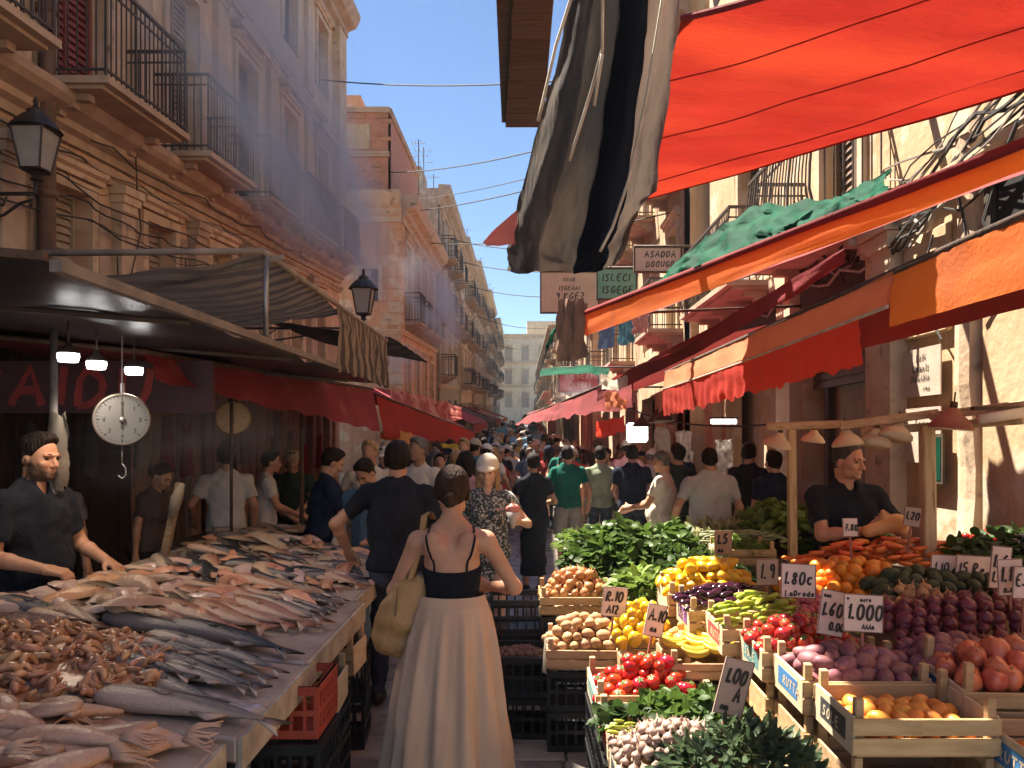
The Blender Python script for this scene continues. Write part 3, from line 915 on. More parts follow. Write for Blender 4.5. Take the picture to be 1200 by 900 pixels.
def balcony(F, parent, s0, s1, z, out=.85, h=1.0, bars=.11, slab=STONE_D, rail=IRON, belly=0., cloth_=None):
    b = MB(F); b.box((s0, .002, z-.075), (s1, out, z)); b.box((s0+.06, .001, z-.115), (s1-.06, out-.09, z-.076))
    ba = b.build('balcony', slab, parent)
    n = 2 if s1-s0 < 2.4 else 4
    for i in range(n):
        k = MB(F)
        c = s0 + .25 + (s1-s0-.5)*i/(n-1)
        for dz, dd in ((.116, .62), (.19, .42), (.26, .24)):
            k.box((c-.06, .0, z-dz-.073), (c+.06, out*dd, z-dz))
        k.build('corbel', slab, ba)
    r = MB(F)
    o_ = out - .05
    for zz, t in ((z+h, .018), (z+.08, .012), (z+h-.14, .010)):
        r.box((s0+.03, o_-t, zz-t), (s1-.03, o_+t, zz+t))
        for c in (s0+.05, s1-.05): r.box((c-t, .01, zz-t), (c+t, o_-t-.001, zz+t))
    n = int((s1-s0)/bars)
    for i in range(n+1):
        c = s0 + .05 + (s1-s0-.1)*i/n; t = .0065 if i % 6 else .011
        if belly: 
            for q in range(4):
                za, zb = z+.02+(h-.02)*q/4, z+.02+(h-.02)*(q+1)/4
                oa, ob = o_+belly*math.sin(math.pi*(q/4)**.6), o_+belly*math.sin(math.pi*((q+1)/4)**.6)
                r.bar((c, oa, za), (c, ob, zb), t*2)
        else: r.box((c-t, o_-t, z), (c+t, o_+t, z+h))
    n = int(out/bars)
    for i in range(n):
        d = .06 + (o_-.06)*i/n
        for c in (s0+.05, s1-.05): r.box((c-.007, d-.007, z), (c+.007, d+.007, z+h))
    r.build('railing', rail, ba)
    return ba

def pilaster(F, parent, s, w_, z0, z1, d=.12, mt=STONE):
    m = MB(F)
    m.box((s-w_/2, .0, z0), (s+w_/2, d, z1)); m.box((s-w_*.65, .0, z0), (s+w_*.65, d*1.35, z0+.35))
    for k, e in enumerate((.55, .62, .72)): m.box((s-w_*e, 0, z1-.30+k*.10), (s+w_*e, d*(1.2+.25*k), z1-.20+k*.10))
    return m.build('pilaster', mt, parent)

# ---------------- left palace, three storeys, in shade
FL = Face('L', -5.0, 10.0, .088)
pal = empty('palazzo', (-5, 10, 0), 0, 'long weathered pinkish tan palace with iron balconies along the shaded side of the street', 'building')
def under(o, root):
    """keep world placement when a part is parented to a root that stands elsewhere"""
    o.location = -root.matrix_basis.translation
    return o
class Root:
    def __init__(s, loc): s.loc = loc
def shift(F, root):
    L0 = root.location.copy()
    return lambda a, d, z: tuple(V(F(a, d, z)) - L0)
FP = shift(FL, pal)
win1 = [(c-.42, c+.42, 3.0, 4.75) for c in (2.0, 4.2, 6.35, 8.55, 10.75, 12.95, 15.15, 17.35, 19.5)]
cent = [3.4, 6.1, 8.8, 11.5, 14.2, 16.9, 19.7]
win2 = [(c-.52, c+.52, 5.8, 8.45) for c in cent]
win3 = [(c-.50, c+.50, 9.9, 11.7) for c in cent]
# built in two sheets so that the upper storey can carry its own paler render
wall_mesh(FP, -3, 21.7, -.8, 5.55, win1).build('wall', P_PINK, pal)
wall_mesh(FP, -3, 21.7, 5.55, 12.7, win2 + win3).build('wall', P_TAN, pal)
for i, h in enumerate(win1): add_window(FP, pal, *h, kind='shutter', mt=SHUT)
for i, h in enumerate(win2): add_window(FP, pal, *h, kind='shutter', mt=(SHUT_R if i == 2 else SHUT_B if i in (1, 4) else SHUT))
for i, h in enumerate(win3): add_window(FP, pal, *h, kind='shutter', mt=SHUT_B if i % 2 else SHUT)
profile(FP, -3, 21.75, 5.58, CORNICE, 'cornice', STONE_D, pal)
profile(FP, -3, 21.72, 5.08, STRING, 'string_course', STONE_D, pal)
profile(FP, -3, 21.72, 9.25, STRING, 'string_course', STONE, pal)
profile(FP, -3, 21.95, 12.75, BIGCORN, 'cornice', STONE_D, pal)
for s_ in (3.1, 5.25, 7.45, 9.65, 11.85, 14.05, 16.25, 18.45): pilaster(FP, pal, s_, .34, -.5, 5.0, .13, STONE if s_ == 9.65 else STONE_D)
for s_ in (2.1, 4.75, 7.45, 10.15, 12.85, 15.55, 18.3): pilaster(FP, pal, s_, .40, 5.72, 9.15, .10, STONE)
for s_ in (7.45, 12.85, 18.3): pilaster(FP, pal, s_, .40, 9.35, 12.2, .10, STONE)
box_part(FP, 'corner_pier', STONE, pal, 20.9, 21.72, .0, .2, 6.1, 12.2)
for c, hw in ((6.1, 1.0), (8.9, 1.0), (11.5, .95), (14.2, .95), (17.0, 1.25), (19.9, .95)): balcony(FP, pal, c-hw, c+hw, 5.76, .80, 1.06)
# carved panels between the windows, moulded frames in low relief
for a, b in ((9.05, 9.4), (9.9, 10.25), (11.3, 11.6), (12.1, 12.45), (13.5, 13.8), (14.3, 14.65), (15.7, 16.0), (6.9, 7.2), (7.75, 8.05)):
    m = MB(FP)
    for z0, z1 in ((2.6, 3.6), (3.75, 4.7)):
        m.box((a, .0, z0), (b, .035, z1)); m.box((a+.06, .036, z0+.08), (b-.06, .06, z1-.08))
    m.build('relief_panel', STONE_D, pal)
for c in (11.5, 14.2, 16.9, 19.7, 8.8):
    m = MB(FP); m.box((c-.8, .0, 8.80), (c+.8, .22, 8.9)); m.box((c-.62, .0, 8.71), (c-.48, .18, 8.8)); m.box((c+.48, .0, 8.71), (c+.62, .18, 8.8))
    m.quad((c-.8, .2, 8.9), (c+.8, .2, 8.9), (c, .2, 9.16), (c, .2, 9.16)); m.build('pediment', STONE, pal)
# drainpipe and wires clipped to the wall
m = MB(FP); m.tube([(7.92, .16, -.5), (7.92, .16, 12.3)], .085, 10)
for z in (3, 4.5, 6.4, 8, 9.6): m.tube([(7.92, .16, z), (7.92, .16, z+.09)], .105, 10)
m.build('drainpipe', mat('brown_pipe', (.15, .085, .06), (.10, .06, .045), rough=.6, scale=6), pal, True)
for k in range(9):
    m = MB(FP); pts = []; z = RND.uniform(4.2, 5.6); a0 = RND.uniform(2, 10); a1 = a0 + RND.uniform(4, 11)
    n = 26
    for i in range(n+1):
        a = a0 + (a1-a0)*i/n
        pts.append((min(a, 21.5), .17 + .05*math.sin(i*1.7+k), z - .10*abs(math.sin(i*.42+k*2)) + .12*mnoise.noise(V((i*.16, k, 0)))))
    m.tube(pts, RND.choice((.006, .007, .011)), 5); m.build('wall_cable', ROPE, pal)
for k in range(7):
    m = MB(FP); a = RND.uniform(5, 19); z = RND.uniform(3.4, 6.0)
    m.tube([(a, .15, z), (a+.02, .16, z-.5), (a+.12*RND.uniform(-1, 1), .17, z-1.0), (a+.2*RND.uniform(-1, 1), .15, z-1.7)], .009, 5); m.build('wall_cable', ROPE, pal)

# ---------------- terracotta house, next on the left, its end wall facing the camera
tz = ground_z(24)
ter = empty('terracotta_house', (-3.6, 24, 0), 0, 'terracotta corner house with peeling end wall and block on its roof beyond the palace', 'building')
FS = shift(Face('L', -3.6, 24.0, .06), ter); FF = shift(Face('F', 23.98), ter)
holes = [(25.0 + 2.35*i, 25.95 + 2.35*i, 5.7, 8.2) for i in range(4)] + [(25.0 + 2.35*i, 25.95 + 2.35*i, 2.9, 4.6) for i in range(4)]
wall_mesh(FS, 24, 34.4, -.5, 9.3, holes).build('wall', P_TERRA, ter)
wall_mesh(FF, -11, -3.6, -.5, 9.3, [(-4.9, -4.3, 6.2, 7.2)]).build('wall', P_TERRA, ter)
for i, h in enumerate(holes): add_window(FS, ter, *h, kind='shutter', mt=SHUT_B if i % 2 else SHUT)
add_window(FF, ter, -4.9, -4.3, 6.2, 7.2, 'open', SHUT_B, lintel=False)
profile(FS, 24.0, 34.6, 9.35, BIGCORN, 'cornice', STONE, ter); profile(FF, -11, -3.58, 9.35, BIGCORN, 'cornice', STONE, ter)
profile(FS, 24.0, 34.5, 5.25, STRING, 'string_course', STONE, ter); profile(FF, -11, -3.58, 5.25, STRING, 'string_course', STONE, ter)
for i in range(4): balcony(FS, ter, 24.7 + 2.35*i, 26.25 + 2.35*i, 5.62, .55, .95)
# corner stones, irregular, the exposed ones paler
for k in range(24):
    z = .2 + k*.375; wd = (.62, .40)[k % 2] + RND.uniform(-.05, .06)
    q = MB(); pr = RND.uniform(.02, .05)
    q.box((-wd, -pr, z), (pr, .30 if k % 2 else .5, z+.355)); me = q.mesh('quoin', None); bevel_mesh(me, .02)
    link('quoin', me, (STONE if k in (3, 4, 9, 10, 14, 15) else P_TERRA), ter)
for k in range(26):                               # bared stones where the render fell off
    x = RND.uniform(-2.6, -.9); z = 4.6 + RND.random()**1.0*4.0
    q = MB(); wd = RND.uniform(.22, .5); hh = RND.uniform(.14, .24)
    q.box((x, -RND.uniform(.015, .04), z), (x+wd, .02, z+hh)); me = q.mesh('stone', None); bevel_mesh(me, .015)
    link('stone', me, RND.choice((STONE, STONE_D, BRICKM)), ter)
# upper block set back on the roof, with brick courses and a walled-up panel
FU = shift(Face('F', 24.28), ter); FUs = shift(Face('L', -4.05, 24.3, .06), ter)
wall_mesh(FU, -11, -4.05, 9.4, 12.3).build('attic_wall', BRICKM, ter); wall_mesh(FUs, 24.3, 31.5, 9.4, 12.3).build('attic_wall', BRICKM, ter)
profile(FU, -11, -4.0, 12.3, STRING, 'coping', STONE_D, ter); profile(FUs, 24.3, 31.5, 12.3, STRING, 'coping', STONE_D, ter)
profile(FU, -11, -4.0, 10.9, STRING, 'string_course', STONE_D, ter)
box_part(FU, 'blocked_panel', P_OCHRE, ter, -5.62, -4.62, .0, .03, 11.05, 11.85)
box_part(FU, 'roof_hut', P_TERRA, ter, -5.6, -5.0, -1.2, -.4, 12.35, 12.95)
z = 9.5; r_ = 0
bm_ = {}
while z < 12.15:
    x = -7.4 + (r_ % 2)*.17
    while x < -4.15:
        wd = .33
        if not (-5.75 < x < -4.55 and 10.95 < z < 11.9) and not (10.78 < z < 11.0) and RND.random() < .5:
            if 'b' not in bm_:
                q = MB(); q.box((0, 0, 0), (.315, .04, .125)); bm_['b'] = q.mesh('brick', BRICKM)
            p = V(FU(x, 0.0, z)); link('brick', bm_['b'], None, ter, p + V((0, -.022 - RND.random()*.012, 0)))
        x += wd
    z += .14; r_ += 1

# ---------------- receding houses on the left
def street_house(kind, x, y0, y1, h, m_wall, label, floors, seed, name='town_house', rise=.06, balc=True, rails=IRON, shut=(SHUT, SHUT_B), end=True):
    r = random.Random(seed)
    b = ground_z(y0)
    ro = empty(name, (x, y0, 0), 0, label, 'building')
    F = shift(Face('L' if x < 0 else 'R', x, y0, rise), ro)
    n = max(2, int((y1-y0)/2.9)); st = (y1-y0)/n; fh = (h - b - 4.2)/floors
    holes = []
    for f in range(floors):
        z0 = b + 4.1 + f*fh
        for i in range(n):
            c = y0 + st*(i+.5); holes.append((c-.5, c+.5, z0, z0 + min(2.3, fh*.68)))
    sh = [(y0+st*(i+.5)-.95, y0+st*(i+.5)+.95, b-.3, b+2.9) for i in range(n)]
    wall_mesh(F, y0, y1, b-1, h, holes + sh).build('wall', m_wall, ro)
    for i, q in enumerate(sh): box_part(F, 'opening_dark_fill', DARK_IN, ro, q[0]-.05, q[1]+.05, -.49, -.3, q[2], q[3])  # dark slab fills each opening in place of a shaded room
    FF_ = shift(Face('F', y0 - .02), ro)
    if end:
        if x < 0: wall_mesh(FF_, x-6, x, b-1, h).build('wall', m_wall, ro)
        else: wall_mesh(FF_, x, x+6, b-1, h).build('wall', m_wall, ro)
    for i, q in enumerate(holes):
        add_window(F, ro, *q, kind=r.choice(('shutter', 'shutter', 'glass')), mt=r.choice(shut), slat=.16)
        if balc and r.random() < .8: balcony(F, ro, q[0]-.45, q[1]+.45, q[2]-.05, .7, 1.0, .16, rail=rails)
    profile(F, y0, y1, h, BIGCORN, 'cornice', r.choice((STONE, STONE_D)), ro)
    profile(F, y0, y1, b+3.6, STRING, 'string_course', STONE, ro)
    if r.random() < .8:
        box_part(F, 'roof_hut', m_wall, ro, y0+1, y0+3.4, -2.4, -.9, h+.1, h+1.3)
    return ro
ANT = ['two armed aerial on the terracotta house attic', 'short aerial on the front corner of the grey tan house', 'low aerial on the middle of the grey tan house roof', 'aerial on the tan house with stacked balconies', 'aerial on the front of the ochre house roof', 'tall aerial over the pinkish far house', 'aerial at the back of the pinkish far house', 'aerial on the last grey house of the shaded row']
def antenna(x, y, z, h, seed):
    r = random.Random(seed); m = MB(); m.tube([(0, 0, 0), (0, 0, h)], .022, 5)
    o = m.build('aerial', IRON, None, False, (x, y, z)); tag(o, ANT[seed-1], 'aerial', 'television aerials on the roofs')
    b = MB()
    for q in range(2):
        zz = h - .15 - .55*q; L = r.uniform(.5, .8); b.tube([(-L/2, 0, zz), (L/2, 0, zz)], .012, 4)
        for i in range(5): b.tube([(-L/2+L*i/4, -.28+.03*i, zz), (-L/2+L*i/4, .28-.03*i, zz)], .009, 4)
    b.build('aerial_arm', IRON, o)
    return o

street_house('h', -3.5, 34.5, 46, 13.2, P_GREYB, 'tall grey tan house with dark balconies just beyond the terracotta house', 3, 5)
street_house('h', -3.35, 46.2, 58, 14.0, P_TAN, 'tan house with stacked black balconies, third along the sunless row', 3, 6)
street_house('h', -3.2, 58.2, 74, 15.4, P_OCHRE, 'ochre house with cornice and balconies past the tan house', 3, 7)
street_house('h', -2.9, 74.2, 96, 16.4, P_PINK, 'pinkish house near the far end of the shaded row', 4, 8)
street_house('h', -2.5, 96.2, 118, 17.2, P_GREYB, 'small looking grey house ending the shaded row before the pale hill building', 4, 9)
for x, y, z, h, s_ in ((-4.2, 33.0, 12.6, 2.6, 1), (-4.4, 36.5, 14.4, 1.8, 2), (-4.2, 39, 14.2, 1.6, 3), (-4.0, 52, 15.4, 2.4, 4), (-3.9, 61, 16.6, 2.6, 5), (-3.6, 78, 17.8, 3.2, 6), (-3.2, 92, 18.2, 3.0, 7), (-3.0, 100, 19, 3.4, 8)):
    antenna(x, y, z-.4, h, s_)

# ---------------- pale building closing the street
ez = ground_z(138)
end_b = empty('hill_building', (0, 138, 0), 0, 'pale cream building closing the far end of the street', 'building')
FE = shift(Face('F', 138.0), end_b)
hs = [(-8 + 3.0*i, -6.8 + 3.0*i, 8 + 4.2*f, 10.6 + 4.2*f) for i in range(9) for f in range(3)]
wall_mesh(FE, -10, 22, 2, 21.0, hs).build('wall', P_CREAM, end_b)
for h in hs: add_window(FE, end_b, *h, kind='shutter', mt=SHUT, slat=.3)
profile(FE, -10, 22, 21.0, BIGCORN, 'cornice', STONE, end_b)
for z in (11.9, 16.1): profile(FE, -10, 22, z, CORNICE, 'string_course', STONE, end_b)
box_part(FE, 'upper_wall', P_CREAM, end_b, 2, 22, -8, -3, 21.1, 24.0)

# ---------------- right-hand building, sunlit
FR = Face('R', 3.6, 8.0, .0)
rb = empty('market_house', (3.6, 8, 0), 0, 'sunlit tan stone house behind the fruit stall with posters and dark shop doors', 'building')
FB = shift(FR, rb)
doors = [(7.62, 9.6, -.2, 3.45), (10.25, 13.2, -.2, 3.3), (3.9, 5.2, 3.35, 5.2)]
rwin = [(8.0, 9.0, 4.35, 6.6), (11.2, 12.3, 4.35, 6.6), (5.35, 5.9, 3.2, 3.9)]
wall_mesh(FB, -2, 14.3, -.5, 11.0, doors[:2] + rwin[:2]).build('wall', P_WARM, rb)
for h in rwin[:2]: add_window(FB, rb, *h, kind='shutter', mt=SHUT_B)
profile(FB, -2, 14.4, 11.0, BIGCORN, 'cornice', STONE, rb)
for s_, w_ in ((7.32, .5), (9.92, .5), (13.75, .6)):
    m = MB(FB); m.box((s_-w_/2, .002, -.4), (s_+w_/2, .16, 3.75)); m.box((s_-w_*.6, .003, 3.75), (s_+w_*.6, .24, 3.95)); m.box((s_-w_*.56, .003, 3.6), (s_+w_*.56, .2, 3.74))
    me = m.mesh('pilaster', STONE); link('pilaster', me, None, rb)
# stone strip with a bulging edge, panelled wall and posters between
m = MB(FB)
prof = [(5.92, .0), (5.92, .09), (6.02, .11), (6.12, .09), (6.20, .05), (6.24, .0)]
zs = [-.4, .4, 1.0, 1.35, 1.6, 2.0, 2.25, 2.9, 3.4, 4.2]
for i in range(len(zs)-1):
    for p, q in zip(prof, prof[1:]):
        k0 = 1 + .35*math.sin(zs[i]*3.1); k1 = 1 + .35*math.sin(zs[i+1]*3.1)
        m.quad((p[0], p[1]*k0, zs[i]), (q[0], q[1]*k0, zs[i]), (q[0], q[1]*k1, zs[i+1]), (p[0], p[1]*k1, zs[i+1]))
m.build('stone_strip', STONE, rb)
box_part(FB, 'render_panel', P_WARM, rb, 4.6, 5.86, .002, .05, -.3, 3.1, .015)
box_part(FB, 'render_panel', P_WARM, rb, 6.32, 7.03, .002, .06, 2.72, 3.62, .015)
box_part(FB, 'dark_recess_panel', DARK_IN, rb, 5.0, 5.72, .004, .03, 3.2, 4.0)  # flat near-black panel on the wall, a recess's shade painted on
m = MB(FB)
for a, b, c, d in ((4.92, 5.0, 3.12, 4.08), (5.72, 5.8, 3.12, 4.08), (5.0, 5.72, 3.12, 3.2), (5.0, 5.72, 4.0, 4.08)): m.box((a, .003, c), (b, .07, d))
m.build('window_frame', WOOD_D, rb)
profile(FB, 4.4, 7.55, 3.98, STRING, 'string_course', STONE, rb)
# shop inside: shutter rolled half way, inner door, back painted near-black for shade
m = MB(FB); z = 2.45
while z < 3.4:
    m.box((7.65, -.16, z), (9.57, -.10, z+.075)); m.box((7.65, -.18, z+.075), (9.57, -.13, z+.1)); z += .1
m.build('roller_shutter', mat('dull_shutter', (.13, .115, .10), (.09, .078, .068), rough=.5, metal=.4, scale=6), rb)
for a, b in ((7.62, 9.6), (10.25, 13.2)):
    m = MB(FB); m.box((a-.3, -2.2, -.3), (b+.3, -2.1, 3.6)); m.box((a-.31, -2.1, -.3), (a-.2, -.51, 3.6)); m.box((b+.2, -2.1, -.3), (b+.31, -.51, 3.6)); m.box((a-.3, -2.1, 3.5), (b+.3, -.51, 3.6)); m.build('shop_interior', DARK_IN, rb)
box_part(FB, 'added_dark_board', WOOD_D, rb, 7.6, 9.62, .003, .05, 3.46, 3.9, .008)  # dark boards added over the doors to darken this stretch of wall
box_part(FB, 'added_dark_board', WOOD_D, rb, 10.2, 13.3, .003, .05, 3.31, 3.9, .008)
box_part(FB, 'door', mat('tan_door', (.22, .15, .09), (.16, .105, .062), rough=.7, scale=4, stretch=(6, 6, 1)), rb, 8.3, 9.15, -.27, -.2, -.2, 2.5, .01)
box_part(FB, 'door_frame', WOOD_D, rb, 9.16, 9.28, -.28, -.12, -.2, 2.5)
for a0, a1, z in ((7.4, 9.6, 4.0), (10.4, 13.4, 4.0)): balcony(FB, rb, a0, a1, z, .75, 1.0, .10, belly=.06)
# bundles of wires sagging along the sunlit wall
for k in range(16):
    m = MB(FB); z0 = 4.1 + RND.uniform(-.35, .5); a0 = RND.uniform(4, 5.4); a1 = RND.uniform(9, 14); pts = []
    for i in range(23):
        t = i/22; pts.append((a0+(a1-a0)*t, .12 + .05*math.sin(i*1.3+k), z0 - .55*t*(1-t)*4*RND.uniform(.5, .9) + .06*math.sin(i*.8+k*2)))
    m.tube(pts, RND.choice((.008, .011, .016)), 5); m.build('wall_cable', ROPE if k % 3 else mat('pale_cable', (.35, .31, .27)), rb)
for k in range(9):
    m = MB(FB); a = RND.uniform(5.0, 7.5); z = RND.uniform(3.2, 4.4)
    m.tube([(a, .10, z), (a+.1, .12, z-.25), (a+RND.uniform(-.2, .2), .09, z-.6), (a+RND.uniform(-.3, .3), .1, z-.9)], .010, 5); m.build('wall_cable', ROPE, rb)
street_house('h', 3.3, 14.6, 30, 10.5, P_OCHRE, 'ochre house past the fruit stall, hung with signboards and laundry', 2, 15, rise=0.)
street_house('h', 3.0, 30.2, 52, 11.2, P_TAN, 'tan house farther along the sunny side behind the signboards', 2, 16, rise=0.)
street_house('h', 2.7, 52.2, 90, 9.6, P_CREAM, 'low cream row of houses at the far end of the sunny side', 2, 17, rise=0.)
# ------------------------------------------------------------------ awnings, tarpaulins, signs and wires
RED = mat('red_canvas', (.31, .024, .015), (.19, .012, .009), rough=.9, scale=2.4, detail=10, bump=.8, bscale=30, transl=.42, spec=.15, stretch=(.5, 1.8, 1), contrast=(.25, .75), c3=(.37, .040, .016), s3=1.1, amt3=(.45, .72))
RED_L = mat('red_valance_canvas', (.58, .045, .025), (.46, .030, .02), rough=.88, scale=3, bump=.2, bscale=70, transl=.45, tcol=(.8, .07, .04), c3=(.35, .06, .045), s3=5, amt3=(.56, .7))
ORANGE = mat('orange_canvas', (.72, .17, .030), (.60, .13, .025), rough=.85, scale=2.5, bump=.2, bscale=60, transl=.5, tcol=(.9, .26, .05), c3=(.50, .13, .04), s3=4, amt3=(.55, .7))
SALMON = mat('brightened_salmon_canvas', (.80, .30, .15), (.70, .22, .11), rough=.88, scale=3, bump=.2, bscale=60, transl=.4, tcol=(.85, .25, .12))  # salmon brightened so the shadowed valance looks sunlit
MAROON = mat('maroon_canvas', (.23, .028, .032), (.15, .02, .024), rough=.88, scale=2.5, bump=.25, bscale=50, transl=.15, tcol=(.34, .05, .045))
WINE = mat('wine_red_canvas', (.34, .040, .048), (.26, .03, .036), rough=.85, scale=2, bump=.2, bscale=50, transl=.2, tcol=(.45, .06, .06), c3=(.40, .13, .12), s3=3, amt3=(.58, .72))
GREEN = mat('green_tarpaulin', (.004, .075, .042), (.003, .036, .022), rough=.75, scale=4, bump=.3, bscale=16, transl=.10, tcol=(.015, .12, .07), spec=.08)
GREYC = mat('dark_grey_canvas', (.082, .074, .070), (.040, .040, .046), rough=1.0, spec=.1, scale=2.2, bump=.5, bscale=34, stretch=(1.6, 1, .3), transl=.08, c3=(.16, .125, .10), s3=2.6, amt3=(.48, .68))
CREAM_S = mat('cream_webbing', (.58, .52, .43), (.42, .36, .29), rough=.9, scale=12)
TARP = mat('blue_grey_plastic_sheet', (.055, .058, .068), (.028, .032, .040), rough=.34, scale=1.6, bump=.4, bscale=5, spec=.45, stretch=(1, .35, 1), c3=(.085, .072, .066), s3=2.2, amt3=(.5, .7))
BOARD = mat('brown_boarding', (.125, .085, .066), (.080, .055, .043), rough=.85, scale=4, stretch=(1, 8, 1), bump=.3, vary=.18)
STRIPE = None
def stripe_mat(name, c1, c2, freq, axis='Y'):
    m = mat(name, c1, tuple(x*.8 for x in c1), rough=.9, scale=5, bump=.2, bscale=60, transl=.3)
    t = m.node_tree; N = t.nodes; L = t.links; bs = N['Principled BSDF']
    src = bs.inputs['Base Color'].links[0].from_socket
    tc = N.new('ShaderNodeTexCoord'); sx = N.new('ShaderNodeSeparateXYZ'); L.new(tc.outputs['Object'], sx.inputs[0])
    ml = N.new('ShaderNodeMath'); ml.operation = 'MULTIPLY'; ml.inputs[1].default_value = freq; L.new(sx.outputs[axis], ml.inputs[0])
    fr = N.new('ShaderNodeMath'); fr.operation = 'FRACT'; L.new(ml.outputs[0], fr.inputs[0])
    gt = N.new('ShaderNodeMath'); gt.operation = 'GREATER_THAN'; gt.inputs[1].default_value = .5; L.new(fr.outputs[0], gt.inputs[0])
    mx = N.new('ShaderNodeMix'); mx.data_type = 'RGBA'; mx.inputs[7].default_value = (*c2, 1)
    L.new(gt.outputs[0], mx.inputs[0]); L.new(src, mx.inputs[6]); L.new(mx.outputs[2], bs.inputs['Base Color'])
    return m
STRIPE = stripe_mat('striped_canvas', (.42, .33, .24), (.075, .06, .06), 6.5, 'Y')

def cloth_obj(name, pts, m, parent=None, thick=0, label=None, cat='awning', group=None):
    b = MB(); b.grid(pts); me = b.mesh(name, m, True)
    o = link(name, me, None, parent)
    if label: tag(o, label, cat, group)
    return o
def loft(rows, nu=20, wr=.02, seed=1, wf=1.0):
    """cloth through polylines of equal count: rows[k] is a list of points"""
    out = []
    def samp(row, a):
        t = a*(len(row)-1); i = min(int(t), len(row)-2); return V(row[i]).lerp(V(row[i+1]), t-i)
    nv = 8
    for i in range(nu+1):
        a = i/nu; col_ = []
        base = [samp(r, a) for r in rows]
        for j in range((len(rows)-1)*nv + 1):
            t = j/nv; k = min(int(t), len(rows)-2)
            p = base[k].lerp(base[k+1], t-k)
            p = p + V((cloth_folds((a*6, t*2, 0), seed, wr, wf), cloth_folds((a*6, t*2, 3), seed+9, wr, wf), cloth_folds((a*6, t*2, 7), seed+5, wr, wf)))
            col_.append(p)
        out.append(col_)
    return out
def bar_obj(name, a, b, r, m, parent=None, sq=False, n=8):
    q = MB()
    if sq: q.bar(a, b, r*2)
    else: q.tube([a, b], r, n)
    return q.build(name, m, parent, not sq)

# ---- left: plastic sheet roof over the fish stall
t = empty('tarpaulin_roof', (0, 0, 0), 0, 'low blue grey plastic sheet roof over the fish stall with lamps under it', 'stall roof')
edge0, edge1 = V((-1.50, 2.5, 2.375)), V((-1.5, 8.6, 2.46))
cloth_obj('canopy', sheet((-1.52, 2.5, 2.37), (-1.52, 8.6, 2.45), (-4.75, 8.6, 2.78), (-4.75, 2.5, 2.62), 30, 22, .05, .05, 3.2, 4), TARP, t)
bar_obj('edge_rail', edge0, edge1, .020, mat('pale_rail', (.22, .18, .15), (.13, .105, .09), rough=.7, scale=9), t, True)
bar_obj('edge_rail', (-1.52, 2.48, 2.40), (-4.75, 2.48, 2.65), .014, IRON_R, t, True)
for y in (3.6, 5.2, 7.0): bar_obj('rafter', (-1.53, y, 2.36), (-4.75, y, 2.62), .016, IRON, t)
bar_obj('post', (-2.32, 8.3, 0), (-2.32, 8.3, 2.42), .025, IRON_R, t)
# upper pole frame with the striped awning
t = empty('striped_awning', (0, 0, 0), 0, 'brown and cream striped awning on poles with a hanging striped side curtain', 'awning')
cloth_obj('canopy', sheet((-1.5, 4.6, 2.92), (-1.5, 6.6, 2.90), (-2.75, 6.8, 2.78), (-2.75, 4.75, 2.80), 22, 14, .10, .03, 3, 8), STRIPE, t)
FLAP = stripe_mat('striped_curtain_canvas', (.36, .27, .19), (.085, .062, .055), 7.0, 'Y')
cloth_obj('side_curtain', sheet((-1.49, 6.4, 2.93), (-1.49, 8.8, 2.97), (-1.46, 8.8, 2.42), (-1.47, 6.4, 2.40), 60, 8, .0, .03, 3, 5, ribs=9, ribamp=.025, ragged=.05), FLAP, t)
for a, b in (((-2.8, 4.55, 2.92), (-1.5, 4.55, 2.93)), ((-1.5, 4.55, 2.93), (-1.5, 8.9, 2.98)), ((-2.7, 5.1, 2.80), (-1.4, 4.62, 2.91)), ((-2.8, 4.55, 2.92), (-2.9, 8.9, 2.85))): bar_obj('pole', a, b, .020, mat('worn_pole', (.30, .23, .18), (.19, .15, .12), rough=.6, scale=8), t)
for y in (4.6, 8.8): bar_obj('pole', (-1.5, y, 2.42), (-1.5, y, 2.93), .018, METAL, t)
o = cloth_obj('dark_tarpaulin', sheet((-1.45, 8.9, 3.02), (-1.30, 11.4, 2.98), (-2.9, 11.6, 3.3), (-2.9, 8.9, 3.2), 14, 10, .08, .02, 3, 6), GREYC, None, 0, 'dark grey tarpaulin spread behind the striped side curtain', 'tarpaulin')
# red awnings of the fish row
def wall_awning(label, A, B, A2, B2, Wa, Wb, m, mv=None, seed=1, fringe=.02, group=None, sag=.12):
    t = empty('awning', (0, 0, 0), 0, label, 'awning', group)
    cloth_obj('canopy', sheet(A, B, Wb, Wa, 26, 10, sag, .03, 2.6, seed), m, t)
    cloth_obj('valance', sheet(A, B, B2, A2, 44, 6, .0, .025, 3, seed+3, ribs=7, ribamp=.018, ragged=fringe), mv or m, t)
    bar_obj('front_bar', A, B, .02, IRON_R, t)
    bar_obj('arm', A, Wa, .016, IRON_R, t); bar_obj('arm', B, Wb, .016, IRON_R, t)
    return t
wall_awning('long wine red awning hanging low over the fish row under the plastic roof', at(165, 412, 4.9), at(436, 456, 11.2), at(190, 446, 4.85), at(446, 506, 11.2), (-4.9, 4.7, 2.62), (-4.9, 11.2, 3.0), WINE, None, 3)
wall_awning('wine red awning with drooping hem past the striped curtain', at(440, 462, 11.5), at(556, 506, 22), at(452, 512, 11.4), at(557, 521, 22), (-4.9, 11.5, 3.0), (-3.7, 22, 3.3), WINE, RED_L, 6)
PINKC = mat('pale_pink_canvas', (.62, .33, .29), (.40, .10, .10), rough=.85, scale=2.2, bump=.2, transl=.3, contrast=(.45, .55))
